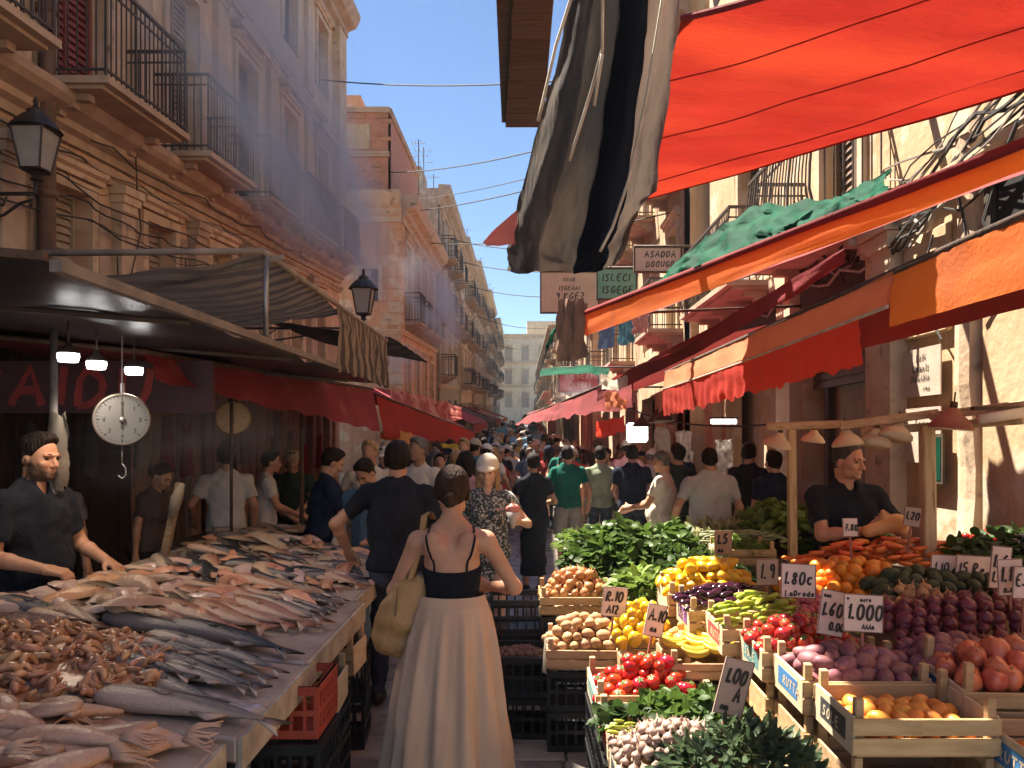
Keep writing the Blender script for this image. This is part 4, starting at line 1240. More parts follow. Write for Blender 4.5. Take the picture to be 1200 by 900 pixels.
o = cloth_obj('awning', loft([[at(455, 455, 14), at(500, 466, 16), at(541, 478, 20)], [at(460, 468, 14), at(500, 478, 16), at(541, 489, 20)], [at(492, 490, 15), at(520, 494, 17), at(541, 492, 20)]], 24, .05, 4), PINKC, None, 0, 'faded pink and cream awning above the low red hems', 'awning')
o = cloth_obj('orange_cloth', loft([[at(445, 506, 12.4), at(470, 505, 12.4), at(491, 512, 12.6)], [at(446, 514, 12.3), at(468, 521, 12.3), at(491, 518, 12.5)]], 14, .03, 4), mat('bright_orange_cloth', (.85, .40, .14), (.75, .33, .10), rough=.9, transl=.4), None, 0, 'small orange cloth hanging under the red awning on the fish side', 'cloth')  # the cloth itself is orange
o = cloth_obj('yellow_cloth', loft([[at(512, 519, 16), at(535, 521, 16), at(556, 518, 17)], [at(512, 524, 16), at(534, 527, 16), at(556, 523, 17)]], 12, .03, 5), mat('yellow_cloth', (.85, .62, .10), (.7, .5, .08), rough=.9, transl=.4), None, 0, 'yellow cloth strip hanging above the crowd on the fish side', 'cloth')
FAR_L = [(24, 31, -1.35, 2.35, WINE, 'dull red'), (32, 40, -1.2, 2.6, GREYC, 'grey'), (41, 52, -1.1, 3.0, WINE, 'small red'), (54, 68, -.9, 3.6, SALMON, 'salmon')]
for i, (y0, y1, x, z, m, w_) in enumerate(FAR_L):
    wall_awning('%s awning far along the shaded side, %s from the front of the far ones' % (w_, ('first', 'second', 'third', 'fourth')[i]), V((x, y0, z)), V((x+.15, y1, z+.3)), V((x, y0, z-.3)), V((x+.15, y1, z)), V((-3.3, y0, z+.9)), V((-3.1, y1, z+1.1)), m, None, 10+i, .03, 'awnings far along the shaded side')
FAR_R = [(19.5, 27, .35, 2.5, MAROON, 'maroon'), (28, 36, .55, 2.85, WINE, 'wine red'), (37, 50, .4, 3.1, GREYC, 'dark grey'), (52, 66, .5, 3.6, WINE, 'small red')]
for i, (y0, y1, x, z, m, w_) in enumerate(FAR_R):
    wall_awning('%s awning far along the sunny side, %s from the front of the far ones' % (w_, ('first', 'second', 'third', 'fourth')[i]), V((x, y0, z)), V((x, y1, z+.3)), V((x, y0, z-.28)), V((x, y1, z)), V((3.0, y0, z+.8)), V((2.8, y1, z+1.0)), m, None, 20+i, .03, 'awnings far along the sunny side')

# ---- right: the big red sheet overhead
t = empty('red_sheet_awning', (0, 0, 0), 0, 'huge glowing red sheet stretched overhead above the fruit stall', 'awning')
far_l, far_r = V((.76, 5.0, 3.36)), V((3.45, 2.35, 3.48))
near_l, near_r = V((.655, 3.05, 3.48)), V((3.45, 1.25, 3.62))
pts = []
for i in range(41):
    a = i/40; row = []
    for j in range(25):
        b = j/24
        p = (far_l.lerp(far_r, a)).lerp(near_l.lerp(near_r, a), b)
        p.z -= .05*4*b*(1-b) + .05*4*a*(1-a)*(b*.5+.5)
        p.z += .034*mnoise.noise(V((a*2.2, b*5.5, 2))) + .016*mnoise.noise(V((a*5, b*14, 5))) + .006*mnoise.noise(V((a*9, b*30, 8)))
        for s_ in (.17, .50, .80):                # sewn seams pull the cloth into shallow ridges
            p.z += .012*math.exp(-((b-s_)/.018)**2)
        row.append(p)
    pts.append(row)
can = cloth_obj('canopy', pts, RED, t)
SEAM = mat('dark_red_seam', (.34, .020, .015), (.28, .016, .012), rough=.9, transl=.3)
for s_ in (.17, .50, .80):
    m = MB(); q = [V(pts[i][min(24, round(s_*24))]) - V((0, 0, .004)) for i in range(41)]
    m.tube([p + V((0, 0, .004*mnoise.noise(V((i*.5, s_*9, 0))))) for i, p in enumerate(q)], .0035, 4); m.build('seam', SEAM, can)
m = MB(); m.tube([V(r[0]) for r in pts], .008, 5); m.build('hem', SEAM, can)
m = MB(); m.tube([V(r[24]) + V((0, 0, .004)) for r in pts], .014, 5); m.build('hem', MAROON, can)
# dark grey canvas gathered and hanging from above
t = empty('grey_drape', (0, 0, 0), 0, 'dark grey canvas drape hanging over the street with cream straps and a red lining corner', 'drape')
rows = []
top = [at(676, -30, 3.05), at(700, -30, 2.98), at(728, -30, 3.08), at(762, -30, 2.95), at(796, -30, 3.05)]
mid1 = [at(645, 95, 3.30), at(682, 95, 3.18), at(712, 95, 3.36), at(752, 95, 3.16), at(785, 95, 3.26)]
mid2 = [at(612, 220, 3.52), at(650, 222, 3.38), at(690, 225, 3.56), at(735, 228, 3.36), at(766, 228, 3.42)]
low = [at(594, 285, 3.62), at(632, 288, 3.52), at(675, 296, 3.64), at(716, 288, 3.50), at(748, 245, 3.50)]
bot = [at(594, 318, 3.66), at(630, 319, 3.56), at(672, 318, 3.68), at(706, 319, 3.58), at(728, 306, 3.56)]
pts = loft([top, mid1, mid2, low, bot], 64, .016, 3, 1.1)
for i, row in enumerate(pts):
    for j, p in enumerate(row):
        a, b_ = i/64, j/(len(row)-1)
        p.y += .038*math.sin(a*15 + 1.1*math.sin(b_*4) + .8) * (.55+.45*math.sin(b_*2.4+.4)) + .016*math.sin(a*34 + b_*3) + .012*mnoise.noise(V((a*22, b_*9, 4))) + .03*mnoise.noise(V((a*5, b_*7, 1))) * b_
NAVY_C = mat('navy_canvas', (.016, .020, .030), (.010, .012, .019), rough=1.0, spec=.1, scale=3, bump=.5, bscale=34, stretch=(1.6, 1, .3))
BROWN_C = mat('brown_grey_canvas', (.19, .15, .125), (.11, .088, .076), rough=1.0, spec=.1, scale=2.6, bump=.5, bscale=34, stretch=(1.6, 1, .3), transl=.2)
for i0, i1, mm in ((0, 33, GREYC), (33, 48, NAVY_C), (48, 64, BROWN_C)): cloth_obj('canvas', pts[i0:i1+1], mm, t)
cloth_obj('lining_corner', loft([[at(566, 284, 3.62), at(580, 268, 3.62), at(606, 246, 3.60)], [at(570, 288, 3.62), at(584, 288, 3.62), at(606, 286, 3.61)]], 8, .004, 2), mat('dull_red_lining', (.26, .07, .06), (.2, .05, .045), rough=.9, transl=.3), t)
for pp in ([(672, 2, 3.0), (650, 70, 3.12), (630, 155, 3.32)], [(702, 2, 2.92), (702, 75, 3.1), (690, 120, 3.2), (665, 200, 3.36)], [(702, 80, 3.1), (693, 138, 3.2)], [(772, 5, 2.92), (752, 130, 3.12), (732, 222, 3.3), (714, 275, 3.42), (700, 302, 3.48)]):
    m = MB(); c = [at(*q) for q in pp]; f = []
    for i in range(len(c)-1):
        for k in range(5): f.append(c[i].lerp(c[i+1], k/5))
    f.append(c[-1]); m.tube([p - V((0, .115, 0)) for p in f], .007, 5); m.build('strap', CREAM_S, t, True)
# brown boarded canopy above the drape: a balcony-like box of planks
t = empty('boarded_canopy', (0, 0, 0), 0, 'brown boarded canopy jutting out above the grey drape', 'canopy')
z = 4.62
for i in range(9):
    y = 4.2 + i*.30
    m = MB(); m.box((.0 - .012*i, y, z), (.24, y+.29, z+.045)); me = m.mesh('plank', BOARD); bevel_mesh(me, .006); link('plank', me, None, t)
m = MB(); m.box((-.13, 4.2, z+.05), (-.02, 6.9, z+.22)); m.build('edge_beam', BOARD, t)
m = MB(); m.box((-.10, 6.78, z+.046), (.24, 6.9, z+.20)); m.build('edge_beam', BOARD, t)
for y in (6.75,): bar_obj('support_beam', (-.05, y, z+.26), (3.6, y, z+.26), .04, WOOD_D, t, True)

# ---- rolled orange strip awning
t = empty('orange_strip_awning', (0, 0, 0), 0, 'long narrow orange awning strip slanting across the right-hand facade over a green tarpaulin', 'awning')
A, B = V((.76, 8.5, 3.235)), V((2.27, 3.38, 3.13)); A2, B2 = A - V((0, 0, .27)), B - V((-.01, 0, .12))
C_, D_ = V((3.0, 1.6, 3.10)), V((3.0, 1.6, 3.0))
cloth_obj('valance', loft([[A, A.lerp(B, .5), B, C_], [A2, A2.lerp(B2, .5), B2, D_]], 60, .012, 6, 1.4), ORANGE, t)
bar_obj('roller', A + V((0, .03, .0)), B + V((0, .03, 0)), .03, MAROON, t)
cloth_obj('lining', loft([[A2 + V((.03, .12, .03)), B2 + V((.05, .10, .02))], [A2 + V((.30, .5, .16)), B2 + V((.3, .35, .16))]], 24, .012, 8), MAROON, t)
cloth_obj('end_cloth', loft([[at(655, 352, 8.7), at(672, 350, 8.55), at(690, 356, 8.45)], [at(650, 395, 8.7), at(668, 400, 8.6), at(686, 392, 8.5)], [at(652, 425, 8.7), at(668, 424, 8.6), at(690, 418, 8.5)]], 24, .035, 9, .9), mat('brown_folded_cloth', (.32, .19, .13), (.20, .115, .08), rough=.9, scale=8, stretch=(1, 1, .3)), t)
bar_obj('arm', A + V((0, .05, -.02)), (3.55, 9.6, 3.5), .018, IRON_R, t); bar_obj('arm', B + V((0, .05, 0)), (3.55, 5.0, 3.6), .018, IRON_R, t)
t = cloth_obj('green_tarpaulin', loft([[at(755, 345, 8.0), at(815, 290, 7.5), at(884, 239, 7.2), at(975, 237, 6.6), at(1040, 201, 5.7)], [at(745, 352, 7.9), at(815, 312, 7.2), at(884, 279, 6.6), at(965, 250, 6.0), at(1036, 222, 5.3)], [at(745, 362, 7.6), at(815, 330, 7.0), at(884, 300, 6.3), at(965, 266, 5.7), at(1036, 236, 5.1)]], 60, .06, 12, 2.6), GREEN, None, 0, 'crumpled green plastic tarpaulin bunched behind the orange strip', 'tarpaulin')
t = cloth_obj('green_tarpaulin', loft([[at(640, 402, 9.2), at(668, 358, 9.1), at(690, 352, 9.0)], [at(636, 432, 9.2), at(645, 392, 9.15), at(662, 372, 9.05)]], 20, .03, 14, 1.8), GREEN, None, 0, 'small green tarpaulin scrap at the end of the orange strip', 'tarpaulin')
t = cloth_obj('green_tarpaulin', loft([[at(634, 432, 9.6), at(690, 428, 9.6), at(715, 432, 9.6)], [at(634, 440, 9.3), at(690, 437, 9.3), at(712, 440, 9.3)]], 16, .02, 15, 1.8), GREEN, None, 0, 'flat green tarpaulin edge below the brown folded cloth', 'tarpaulin')
# ---- lower red and orange awning over the stall
t = empty('red_fringed_awning', (0, 0, 0), 0, 'low red and orange awning with ragged fringe over the fruit seller', 'awning')
XA = 1.35
cloth_obj('canopy', sheet((XA, 1.75, 2.40), (XA, 6.9, 2.42), (2.2, 6.9, 2.64), (2.2, 2.4, 2.62), 26, 12, .04, .02, 2.6, 31), MAROON, t)
cloth_obj('valance', sheet((XA-.01, 2.72, 2.405), (XA-.01, 6.9, 2.43), (XA-.03, 6.9, 2.275), (XA-.03, 2.72, 2.28), 40, 4, 0, .012, 3, 32), SALMON, t)
cloth_obj('fringe', sheet((XA-.035, 2.95, 2.28), (XA-.035, 6.92, 2.278), (XA-.02, 6.92, 2.03), (XA-.02, 2.95, 2.10), 150, 6, 0, .012, 3, 33, ribs=22, ribamp=.008, ragged=.035), RED_L, t)
cloth_obj('valance', sheet((XA-.01, 1.75, 2.385), (XA-.01, 2.74, 2.40), (XA-.02, 2.74, 2.21), (XA-.02, 1.75, 2.20), 30, 6, 0, .010, 3, 34), ORANGE, t)
m = MB(); m.tube(sag_line((XA-.035, 2.72, 2.28), (XA-.035, 6.9, 2.275), .01), .007, 5); m.build('piping', CREAM_S, t)
bar_obj('front_bar', (XA, 1.75, 2.40), (XA, 6.95, 2.43), .016, IRON_R, t)
cloth_obj('inner_flap', sheet((2.2, 2.6, 2.62), (2.2, 6.6, 2.64), (2.18, 6.6, 2.40), (2.18, 2.6, 2.37), 30, 5, 0, .015, 3, 36), MAROON, t)
for y in (2.7, 6.9): bar_obj('arm', (XA, y, 2.4), (3.55, y+1.2, 3.0), .018, IRON_R, t)
t = empty('maroon_awning', (0, 0, 0), 0, 'narrow maroon awning edge running up behind the fringed red awning', 'awning')
cloth_obj('canopy', sheet((1.0, 9.2, 2.5), (1.55, 7.35, 2.72), (3.56, 7.35, 3.2), (3.56, 10.4, 3.1), 20, 12, .06, .02, 2.6, 35), MAROON, t)
o = cloth_obj('valance', loft([[at(700, 455, 9.2), at(850, 372, 7.0), at(990, 293, 5.4)], [at(700, 470, 9.2), at(850, 396, 7.0), at(990, 308, 5.4)]], 30, .02, 41), MAROON, t)
o = cloth_obj('cloth_scrap', loft([[at(704, 440, 8.6), at(720, 446, 8.6), at(736, 438, 8.6)], [at(706, 456, 8.5), at(722, 458, 8.5), at(735, 452, 8.5)]], 12, .02, 42), CREAM_S, None, 0, 'cream cloth scrap tied at the corner of the fringed red awning', 'cloth')
o = cloth_obj('cloth_scrap', loft([[at(708, 461, 8.6), at(722, 460, 8.6), at(735, 471, 8.6)], [at(710, 480, 8.5), at(722, 478, 8.5), at(733, 482, 8.5)]], 12, .03, 43), SALMON, None, 0, 'salmon cloth scrap hanging below the cream scrap', 'cloth')
o = cloth_obj('red_cloth', loft([[at(700, 494, 11), at(716, 490, 11), at(733, 488, 11)], [at(698, 512, 11), at(714, 513, 11), at(732, 503, 11)]], 14, .04, 44), RED_L, None, 0, 'bright red cloth hanging in the sun beside the white lamp panel', 'cloth')
wall_awning('dark maroon awning over the stalls past the fruit stall', at(618, 487, 19), at(742, 437, 9.3), at(604, 498, 19), at(742, 478, 9.2), (3.2, 19, 3.2), (3.3, 9.6, 3.1), MAROON, None, 47, .03)

# ---- signboards
INK = mat('black_paint', (.02, .018, .017), (.035, .03, .028), rough=.7)
RED_INK = mat('red_paint', (.35, .04, .035), (.25, .03, .03), rough=.7)
def signboard(label, u0, v0, u1, v1, Y, m, lines, ink=INK, seed=1, bracket=True, dep=.06):
    a, b = at(u0, v1, Y), at(u1, v0, Y)
    t = empty('signboard', (a.x, Y, a.z), 0, label, 'sign', 'signboards on the sunny houses')
    W, H = b.x-a.x, b.z-a.z
    q = MB(); q.box((0, 0, 0), (W, dep, H)); me = q.mesh('board', m); bevel_mesh(me, .012); link('board', me, None, t)
    q = MB()
    for lo, hi in (((-.02, -.015, -.02), (W+.02, dep+.01, .0)), ((-.02, -.015, H), (W+.02, dep+.01, H+.02)), ((-.02, -.015, .001), (0, dep+.01, H-.001)), ((W, -.015, .001), (W+.02, dep+.01, H-.001))): q.box(lo, hi)
    q.build('frame', IRON_R, t)
    r = random.Random(seed); q = MB(); n = len(lines)
    for i, (tx, sc_) in enumerate(lines):
        h = H/(n+.6)*.62*sc_; wd = min(h*.85, W*.9/max(len(tx), 1))
        strokes(q, tx, (W - wd*len(tx)*.92)/2 + .02, H - (i+1)*H/(n+.45), h, wd, lambda x, y: (x, -.004, y), h*.17, r, lift=(0, -.0003, 0))
    q.build('lettering', ink, t)
    if bracket:
        bar_obj('bracket', (0, dep/2, H + .03), (3.6-a.x, dep/2, H + .03), .02, IRON, t); bar_obj('bracket', (W, dep/2, .1), (3.6-a.x, dep/2, .1), .02, IRON, t)
    return t
signboard('large tan signboard with black painted lettering hanging lowest of the three boards', 634, 319, 701, 366, 15.2, mat('tan_board', (.62, .48, .37), (.53, .40, .30), rough=.8, scale=3), [('IIZAR', .7), ('ISGEAAI', .8), ('9,KGEZ', 1.2), ('DEZT', .6)], INK, 3)
signboard('green signboard with dark lettering beside the tan one', 700, 315, 746, 350, 14.2, mat('green_board', (.16, .40, .29), (.12, .32, .23), rough=.7, scale=3), [('ISLECI', 1.0), ('ISGEGE', 1.0)], INK, 4)
signboard('pale signboard with two lines hanging above the green one', 744, 290, 798, 318, 13.2, mat('pale_board', (.48, .42, .37), (.40, .34, .30), rough=.8, scale=3), [('ASADDA', 1.1), ('DOOUGO', 1.0)], INK, 5)
signboard('dark red signboard with pale lines low behind the maroon awning', 655, 432, 701, 459, 16.2, mat('red_board', (.42, .07, .07), (.33, .05, .05), rough=.7, scale=3), [('SIEGEZI', 1.0), ('CASELI', .9)], CREAM_S, 6)
# posters painted on the wall panels behind the stall
def wall_poster(label, y0, y1, z0, z1, lines, seed, m, xw=3.535):
    t = empty('poster', (xw, y1, z0), 0, label, 'poster', 'handwritten posters on the sunny wall')
    W, H = y1-y0, z1-z0
    q = MB(); q.box((.0, -W, 0), (.012, 0, H)); q.build('sheet', m, t)
    r = random.Random(seed); k = MB()
    for i, (tx, x, y, h) in enumerate(lines):
        strokes(k, tx, x*W, y*H, h*H, h*H*.75, lambda a, b: (-.004, -a, b), h*H*.13, r)
    k.build('writing', INK, t)
PAPER = mat('grimy_paper', (.50, .42, .34), (.42, .34, .27), rough=.9, scale=4, bump=.15, bscale=30)
wall_poster('upper handwritten poster in a panel of the sunny wall', 6.40, 7.0, 2.20, 2.62, [('LoIA', .35, .72, .16), ('UmanIs', .25, .50, .17), ('UIonAlAn', .2, .30, .15), ('rma', .55, .10, .12)], 5, PAPER)
wall_poster('lower handwritten poster half in shade on the sunny wall', 6.40, 7.0, 1.62, 2.1, [('Tsrmun', .3, .62, .18), ('IAT', .5, .42, .18), ('nt', .55, .28, .12)], 6, PAPER)
# ---- wires across the street
for i, (a, b, sg) in enumerate([((-5.0, 19.5, 11.0), (3.4, 13, 8.2), .25), ((-4.0, 24.5, 10.4), (2.6, 13, 7.4), .25), ((-3.6, 26, 9.6), (3.2, 12.2, 6.7), .2), ((-4.4, 33, 12.2), (3.3, 19, 9.2), .2), ((-3.6, 30, 9.6), (3.3, 16, 6.6), .3),
        ((-3.5, 40, 12.4), (3.0, 30, 9.4), .3), ((-3.4, 44, 12.2), (3.0, 33, 9.2), .3), ((-3.3, 52, 12.4), (3.0, 40, 9.4), .3), ((-3.2, 62, 12.0), (2.7, 55, 10.0), .4), ((-2.9, 80, 12.2), (2.7, 70, 10.4), .4)]):
    m = MB(); m.tube(sag_line(a, b, sg), .016 if i < 5 else .025, 5)
    tag(m.build('overhead_cable', ROPE), 'thin dark cable over the street, %s of ten counted from the front' % ('first', 'second', 'third', 'fourth', 'fifth', 'sixth', 'seventh', 'eighth', 'ninth', 'tenth')[i], 'cable', 'cables strung over the street')
# laundry on the sunny balconies
for i, (u, v0, v1, Y, m, lab) in enumerate([(712, 372, 410, 17, mat('blue_laundry', (.10, .20, .36), (.07, .15, .28), rough=.9, transl=.2), 'blue cloth'), (735, 368, 405, 16, mat('teal_laundry', (.08, .28, .36), (.05, .2, .28), rough=.9, transl=.2), 'teal cloth'), (752, 365, 392, 15.5, mat('pink_laundry', (.5, .25, .24), (.4, .2, .2), rough=.9, transl=.2), 'pink cloth')]):
    cloth_obj('laundry', loft([[at(u-10, v0, Y), at(u+9, v0, Y-.2)], [at(u-11, v1, Y), at(u+8, v1-3, Y-.2)]], 12, .05, 50+i, 2), m, None, 0, '%s drying on the sunny side balcony' % lab, 'laundry')
# ------------------------------------------------------------------ fish stall on the left
MARBLE = mat('wet_pale_board', (.42, .36, .31), (.30, .25, .22), rough=.22, scale=5, detail=8, bump=.12, bscale=30, spec=.5, c3=(.42, .20, .15), s3=4, amt3=(.62, .75))
EDGE = mat('worn_white_edge', (.46, .40, .33), (.30, .25, .2), rough=.6, scale=9, bump=.2, bscale=30)
BLACKP = mat('black_plastic', (.016, .016, .018), (.010, .010, .011), rough=.42, scale=10, bump=.06, spec=.4)
REDP = mat('red_plastic', (.42, .075, .04), (.33, .055, .03), rough=.42, scale=10, spec=.4)
def zt(x): return .85 + .105*(-.92 - x)
t = empty('fish_table', (-1.6, 4, 0), 0, 'long sloping fish table with pale wet boards along the left of the walkway', 'table')
for i, (y0, y1, xr) in enumerate(((1.55, 2.42, -.93), (2.47, 3.27, -.90), (3.31, 4.55, -.91), (4.60, 5.6, -.97), (5.63, 6.35, -1.08))):
    m = MB()
    q = [(-2.5, y0), (xr, y0), (xr, y1), (-2.5, y1)]
    lo = [m.vert((x+1.6, y-4, zt(x) - .085)) for x, y in q]; hi = [m.vert((x+1.6, y-4, zt(x))) for x, y in q]
    m.f += [lo[::-1], hi] + [[lo[k], lo[(k+1) % 4], hi[(k+1) % 4], hi[k]] for k in range(4)]
    me = m.mesh('table_board', MARBLE); bevel_mesh(me, .008); link('table_board', me, None, t)
    m = MB(); m.box((xr+1.602, y0-4+.004, zt(xr)-.11), (xr+1.618, y1-4-.004, zt(xr)-.002)); m.build('edge_strip', EDGE, t)
for x, y in ((-1.05, 1.8), (-1.05, 2.95), (-1.1, 4.6), (-1.2, 6.2), (-2.4, 1.8), (-2.4, 4.6), (-2.4, 6.2)): bar_obj('leg', (x+1.6, y-4, 0), (x+1.6, y-4, zt(x)-.1), .022, METAL, t, True)
for y in (1.8, 2.95, 4.6, 6.2): bar_obj('crossbar', (-1.07+1.6, y-4, .7), (-2.38+1.6, y-4, .78), .018, METAL, t, True)

def fish_mat(name, back, flank, belly, spots=None):
    m = mat(name, flank, tuple(x*.7 for x in flank), rough=.30, scale=14, stretch=(.5, 1, 1), bump=.35, bscale=150, spec=.45, vary=.18, c3=spots, s3=26, amt3=(.55, .62))
    t_ = m.node_tree; N = t_.nodes; L = t_.links; bs = N['Principled BSDF']
    src = bs.inputs['Base Color'].links[0].from_socket
    tc = N.new('ShaderNodeTexCoord'); sx = N.new('ShaderNodeSeparateXYZ'); L.new(tc.outputs['Generated'], sx.inputs[0])
    r1 = N.new('ShaderNodeMapRange'); r1.inputs[1].default_value = .52; r1.inputs[2].default_value = .66
    r2 = N.new('ShaderNodeMapRange'); r2.inputs[1].default_value = .40; r2.inputs[2].default_value = .30
    L.new(sx.outputs['Y'], r1.inputs[0]); L.new(sx.outputs['Y'], r2.inputs[0])
    a = N.new('ShaderNodeMix'); a.data_type = 'RGBA'; a.inputs[7].default_value = (*back, 1); L.new(r1.outputs[0], a.inputs[0]); L.new(src, a.inputs[6])
    b = N.new('ShaderNodeMix'); b.data_type = 'RGBA'; b.inputs[7].default_value = (*belly, 1); L.new(r2.outputs[0], b.inputs[0]); L.new(a.outputs[2], b.inputs[6])
    L.new(b.outputs[2], bs.inputs['Base Color'])
    return m
F_SILV = fish_mat('silver_fish_skin', (.020, .021, .026), (.14, .125, .115), (.46, .37, .30))
F_DARK = fish_mat('dark_fish_skin', (.012, .014, .018), (.045, .048, .055), (.20, .18, .17))
F_PINK = fish_mat('pink_fish_skin', (.30, .125, .08), (.46, .25, .16), (.54, .36, .26))
F_BRWN = fish_mat('brown_fish_skin', (.085, .058, .042), (.25, .165, .11), (.48, .34, .24), spots=(.07, .05, .04))
F_GREY = fish_mat('grey_fish_skin', (.06, .052, .046), (.21, .17, .14), (.48, .38, .30), spots=(.16, .145, .14))
FISH_EYE = mat('fish_eye', (.02, .02, .02), (.01, .01, .01), rough=.08)

def fish_mesh(L, H, W, m, seed, deep=.35, fork=.5, bend=.05, n=14, k=10):
    r = random.Random(seed); b = MB(); rings = []
    for i in range(n+1):
        t_ = i/n
        prof = (math.sin(math.pi*min(t_/.9, 1)**(deep+.2)) * (1 - .25*t_)) ** .75 if t_ < .9 else 0
        h = H/2*max(prof, .0) + H*.075*(t_ < .93); wd = W/2*max(prof, 0) + W*.06*(t_ < .93)
        if i == 0: h, wd = H*.06, W*.1
        x = (t_-.5)*L; cy = bend*L*math.sin(t_*math.pi*.9) + r.uniform(-.002, .002)
        rings.append([b.vert((x, cy + h*math.cos(2*math.pi*q/k), W*.5 + wd*math.sin(2*math.pi*q/k))) for q in range(k)])
        if t_ >= .92: break
    for a, c in zip(rings, rings[1:]):
        for q in range(k): b.f.append([a[q], a[(q+1) % k], c[(q+1) % k], c[q]])
    b.f.append(rings[0][::-1]); b.f.append(rings[-1])
    # tail fin, dorsal and belly fins (thin wedges)
    xe = rings and (.42)*L; cy = bend*L*math.sin(.92*math.pi*.9); z = W*.5
    def fin(pts, th=.003):
        lo = [b.vert((p[0], p[1], p[2]-th)) for p in pts]; hi = [b.vert((p[0], p[1], p[2]+th)) for p in pts]
        b.f.append(lo[::-1]); b.f.append(hi)
        for q in range(len(pts)): b.f.append([lo[q], lo[(q+1) % len(pts)], hi[(q+1) % len(pts)], hi[q]])
    fin([(xe-.03*L, cy-H*.08, z), (.55*L, cy-H*fork*.95, z*.35), (.49*L, cy, z*.6), (.55*L, cy+H*fork*.95, z*.35), (xe-.03*L, cy+H*.08, z)])
    fin([(-.1*L, H*.42+bend*L*.85, z), (.12*L, H*.56+bend*L*.9, z*.8), (.28*L, H*.22+bend*L*.7, z)])
    fin([(.05*L, -H*.36+bend*L*.9, z), (.16*L, -H*.5+bend*L*.85, z*.7), (.25*L, -H*.2+bend*L*.7, z)])
    fin([(-.22*L, -H*.05+bend*L*.6, W*.97), (-.10*L, -H*.2+bend*L*.7, W*1.02), (-.08*L, -H*.02+bend*L*.7, W*.98)])
    me = b.mesh('fish', m, True)
    return me
FISH = {
 'mackerel': [fish_mesh(.46, .085, .055, F_SILV, s, bend=bd) for s, bd in ((1, .04), (2, -.03), (3, .07))],
 'sardine': [fish_mesh(.30, .05, .034, F_SILV, s, bend=bd) for s, bd in ((4, .03), (5, -.04))],
 'dark': [fish_mesh(.58, .13, .075, F_DARK, s, bend=bd) for s, bd in ((6, .05), (7, -.04))],
 'pink': [fish_mesh(.50, .14, .07, F_PINK, s, bend=bd) for s, bd in ((8, .03), (9, -.05))],
 'brown': [fish_mesh(.44, .14, .055, F_BRWN, s, bend=bd) for s, bd in ((10, .04), (11, -.05))],
 'grey': [fish_mesh(.62, .125, .075, F_GREY, s, bend=bd) for s, bd in ((12, .05), (13, -.03))],
}
EYE_ME = ico(2, None, 'eye'); EYE_ME.materials.append(FISH_EYE)
tilt = math.atan(.105)
def put_fish(kind, x, y, rz, label, group, lift=0., sc_=1., eye=False, roll=0.):
    me = RND.choice(FISH[kind])
    o = link('fish', me, None, None, (x, y, zt(x) + lift))
    e = Euler((roll, 0, rz)).to_matrix(); tm = Matrix.Rotation(tilt, 3, 'Y')
    o.rotation_euler = (tm @ e).to_euler(); o.scale = (sc_,)*3
    tag(o, label, 'fish', group)
    if eye:
        L, H = me.vertices[0].co.x, .05
        xs = [v.co.x for v in me.vertices]; x0 = min(xs); Ll = max(xs)-x0
        c = [v.co for v in me.vertices if abs(v.co.x - (x0 + .085*Ll)) < .05*Ll]
        zz = max(v.z for v in c); yy = sum(v.y for v in c)/len(c)
        link('eye', EYE_ME, None, o, (x0 + .085*Ll, yy + .004, zz*.90), None, (.0075, .0075, .004))
    return o
def row(kind, n, p0, p1, rz, label, group, jit=.02, lift=.0, sc_=(.9, 1.1), eye=False, rj=.12):
    for i in range(n):
        a = i/max(n-1, 1)
        put_fish(kind, p0[0]+(p1[0]-p0[0])*a + RND.uniform(-jit, jit), p0[1]+(p1[1]-p0[1])*a + RND.uniform(-jit, jit), rz + RND.uniform(-rj, rj), label, group, lift + RND.uniform(0, .012), RND.uniform(*sc_), eye, RND.uniform(-.15, .25))
# whole fish, tails towards the walkway
row('mackerel', 5, (-1.24, 2.80), (-1.14, 3.16), -.42, 'silver dark-backed fish lying in the row near the front end of the fish table', 'silver fish by the front boards', .012, 0, eye=True)
row('mackerel', 4, (-1.46, 2.92), (-1.36, 3.22), -.35, 'silver dark-backed fish lying in the row near the front end of the fish table', 'silver fish by the front boards', .015, .02, eye=True)
put_fish('grey', -1.12, 2.57, -.12, 'big grey fish lying along the front seam of the table, tail over the edge', None, 0, 1.05, True)
put_fish('grey', -1.62, 2.62, -.35, 'grey fish half under the squid pieces near the front seam', None, .0, .8, True)
put_fish('dark', -1.30, 3.42, -.32, 'long black fish pointing its tail at the walkway behind the silver row', None, 0, 1.12, True)
put_fish('dark', -1.62, 3.50, -.12, 'black fish lying left of the long black one', None, .01, 1.0, True)
row('pink', 6, (-1.62, 3.62), (-1.18, 4.02), -.45, 'pink fish in the middle of the fish table', 'pink fish in the middle of the table', .03, .01, (.85, 1.1), True)
row('pink', 5, (-1.58, 3.92), (-1.45, 4.42), -.35, 'pink fish in the middle of the fish table', 'pink fish in the middle of the table', .04, .03, (.8, 1.05))
put_fish('grey', -1.22, 3.98, -.5, 'pale grey fish among the pink ones with its tail near the edge', None, .03, .85, True)
row('sardine', 9, (-1.17, 4.18), (-1.15, 4.52), -.5, 'small silver fish bundled near the table edge past the pink fish', 'small silver fish near the edge', .02, .0, (.9, 1.15), False, .1)
row('sardine', 8, (-1.30, 4.30), (-1.25, 4.62), -.5, 'small silver fish bundled near the table edge past the pink fish', 'small silver fish near the edge', .02, .012, (.9, 1.15), False, .1)
row('dark', 5, (-2.18, 3.55), (-1.75, 3.95), -.3, 'black fish at the back of the table near the fish seller', 'black fish by the seller', .06, .01, (.75, 1.0))
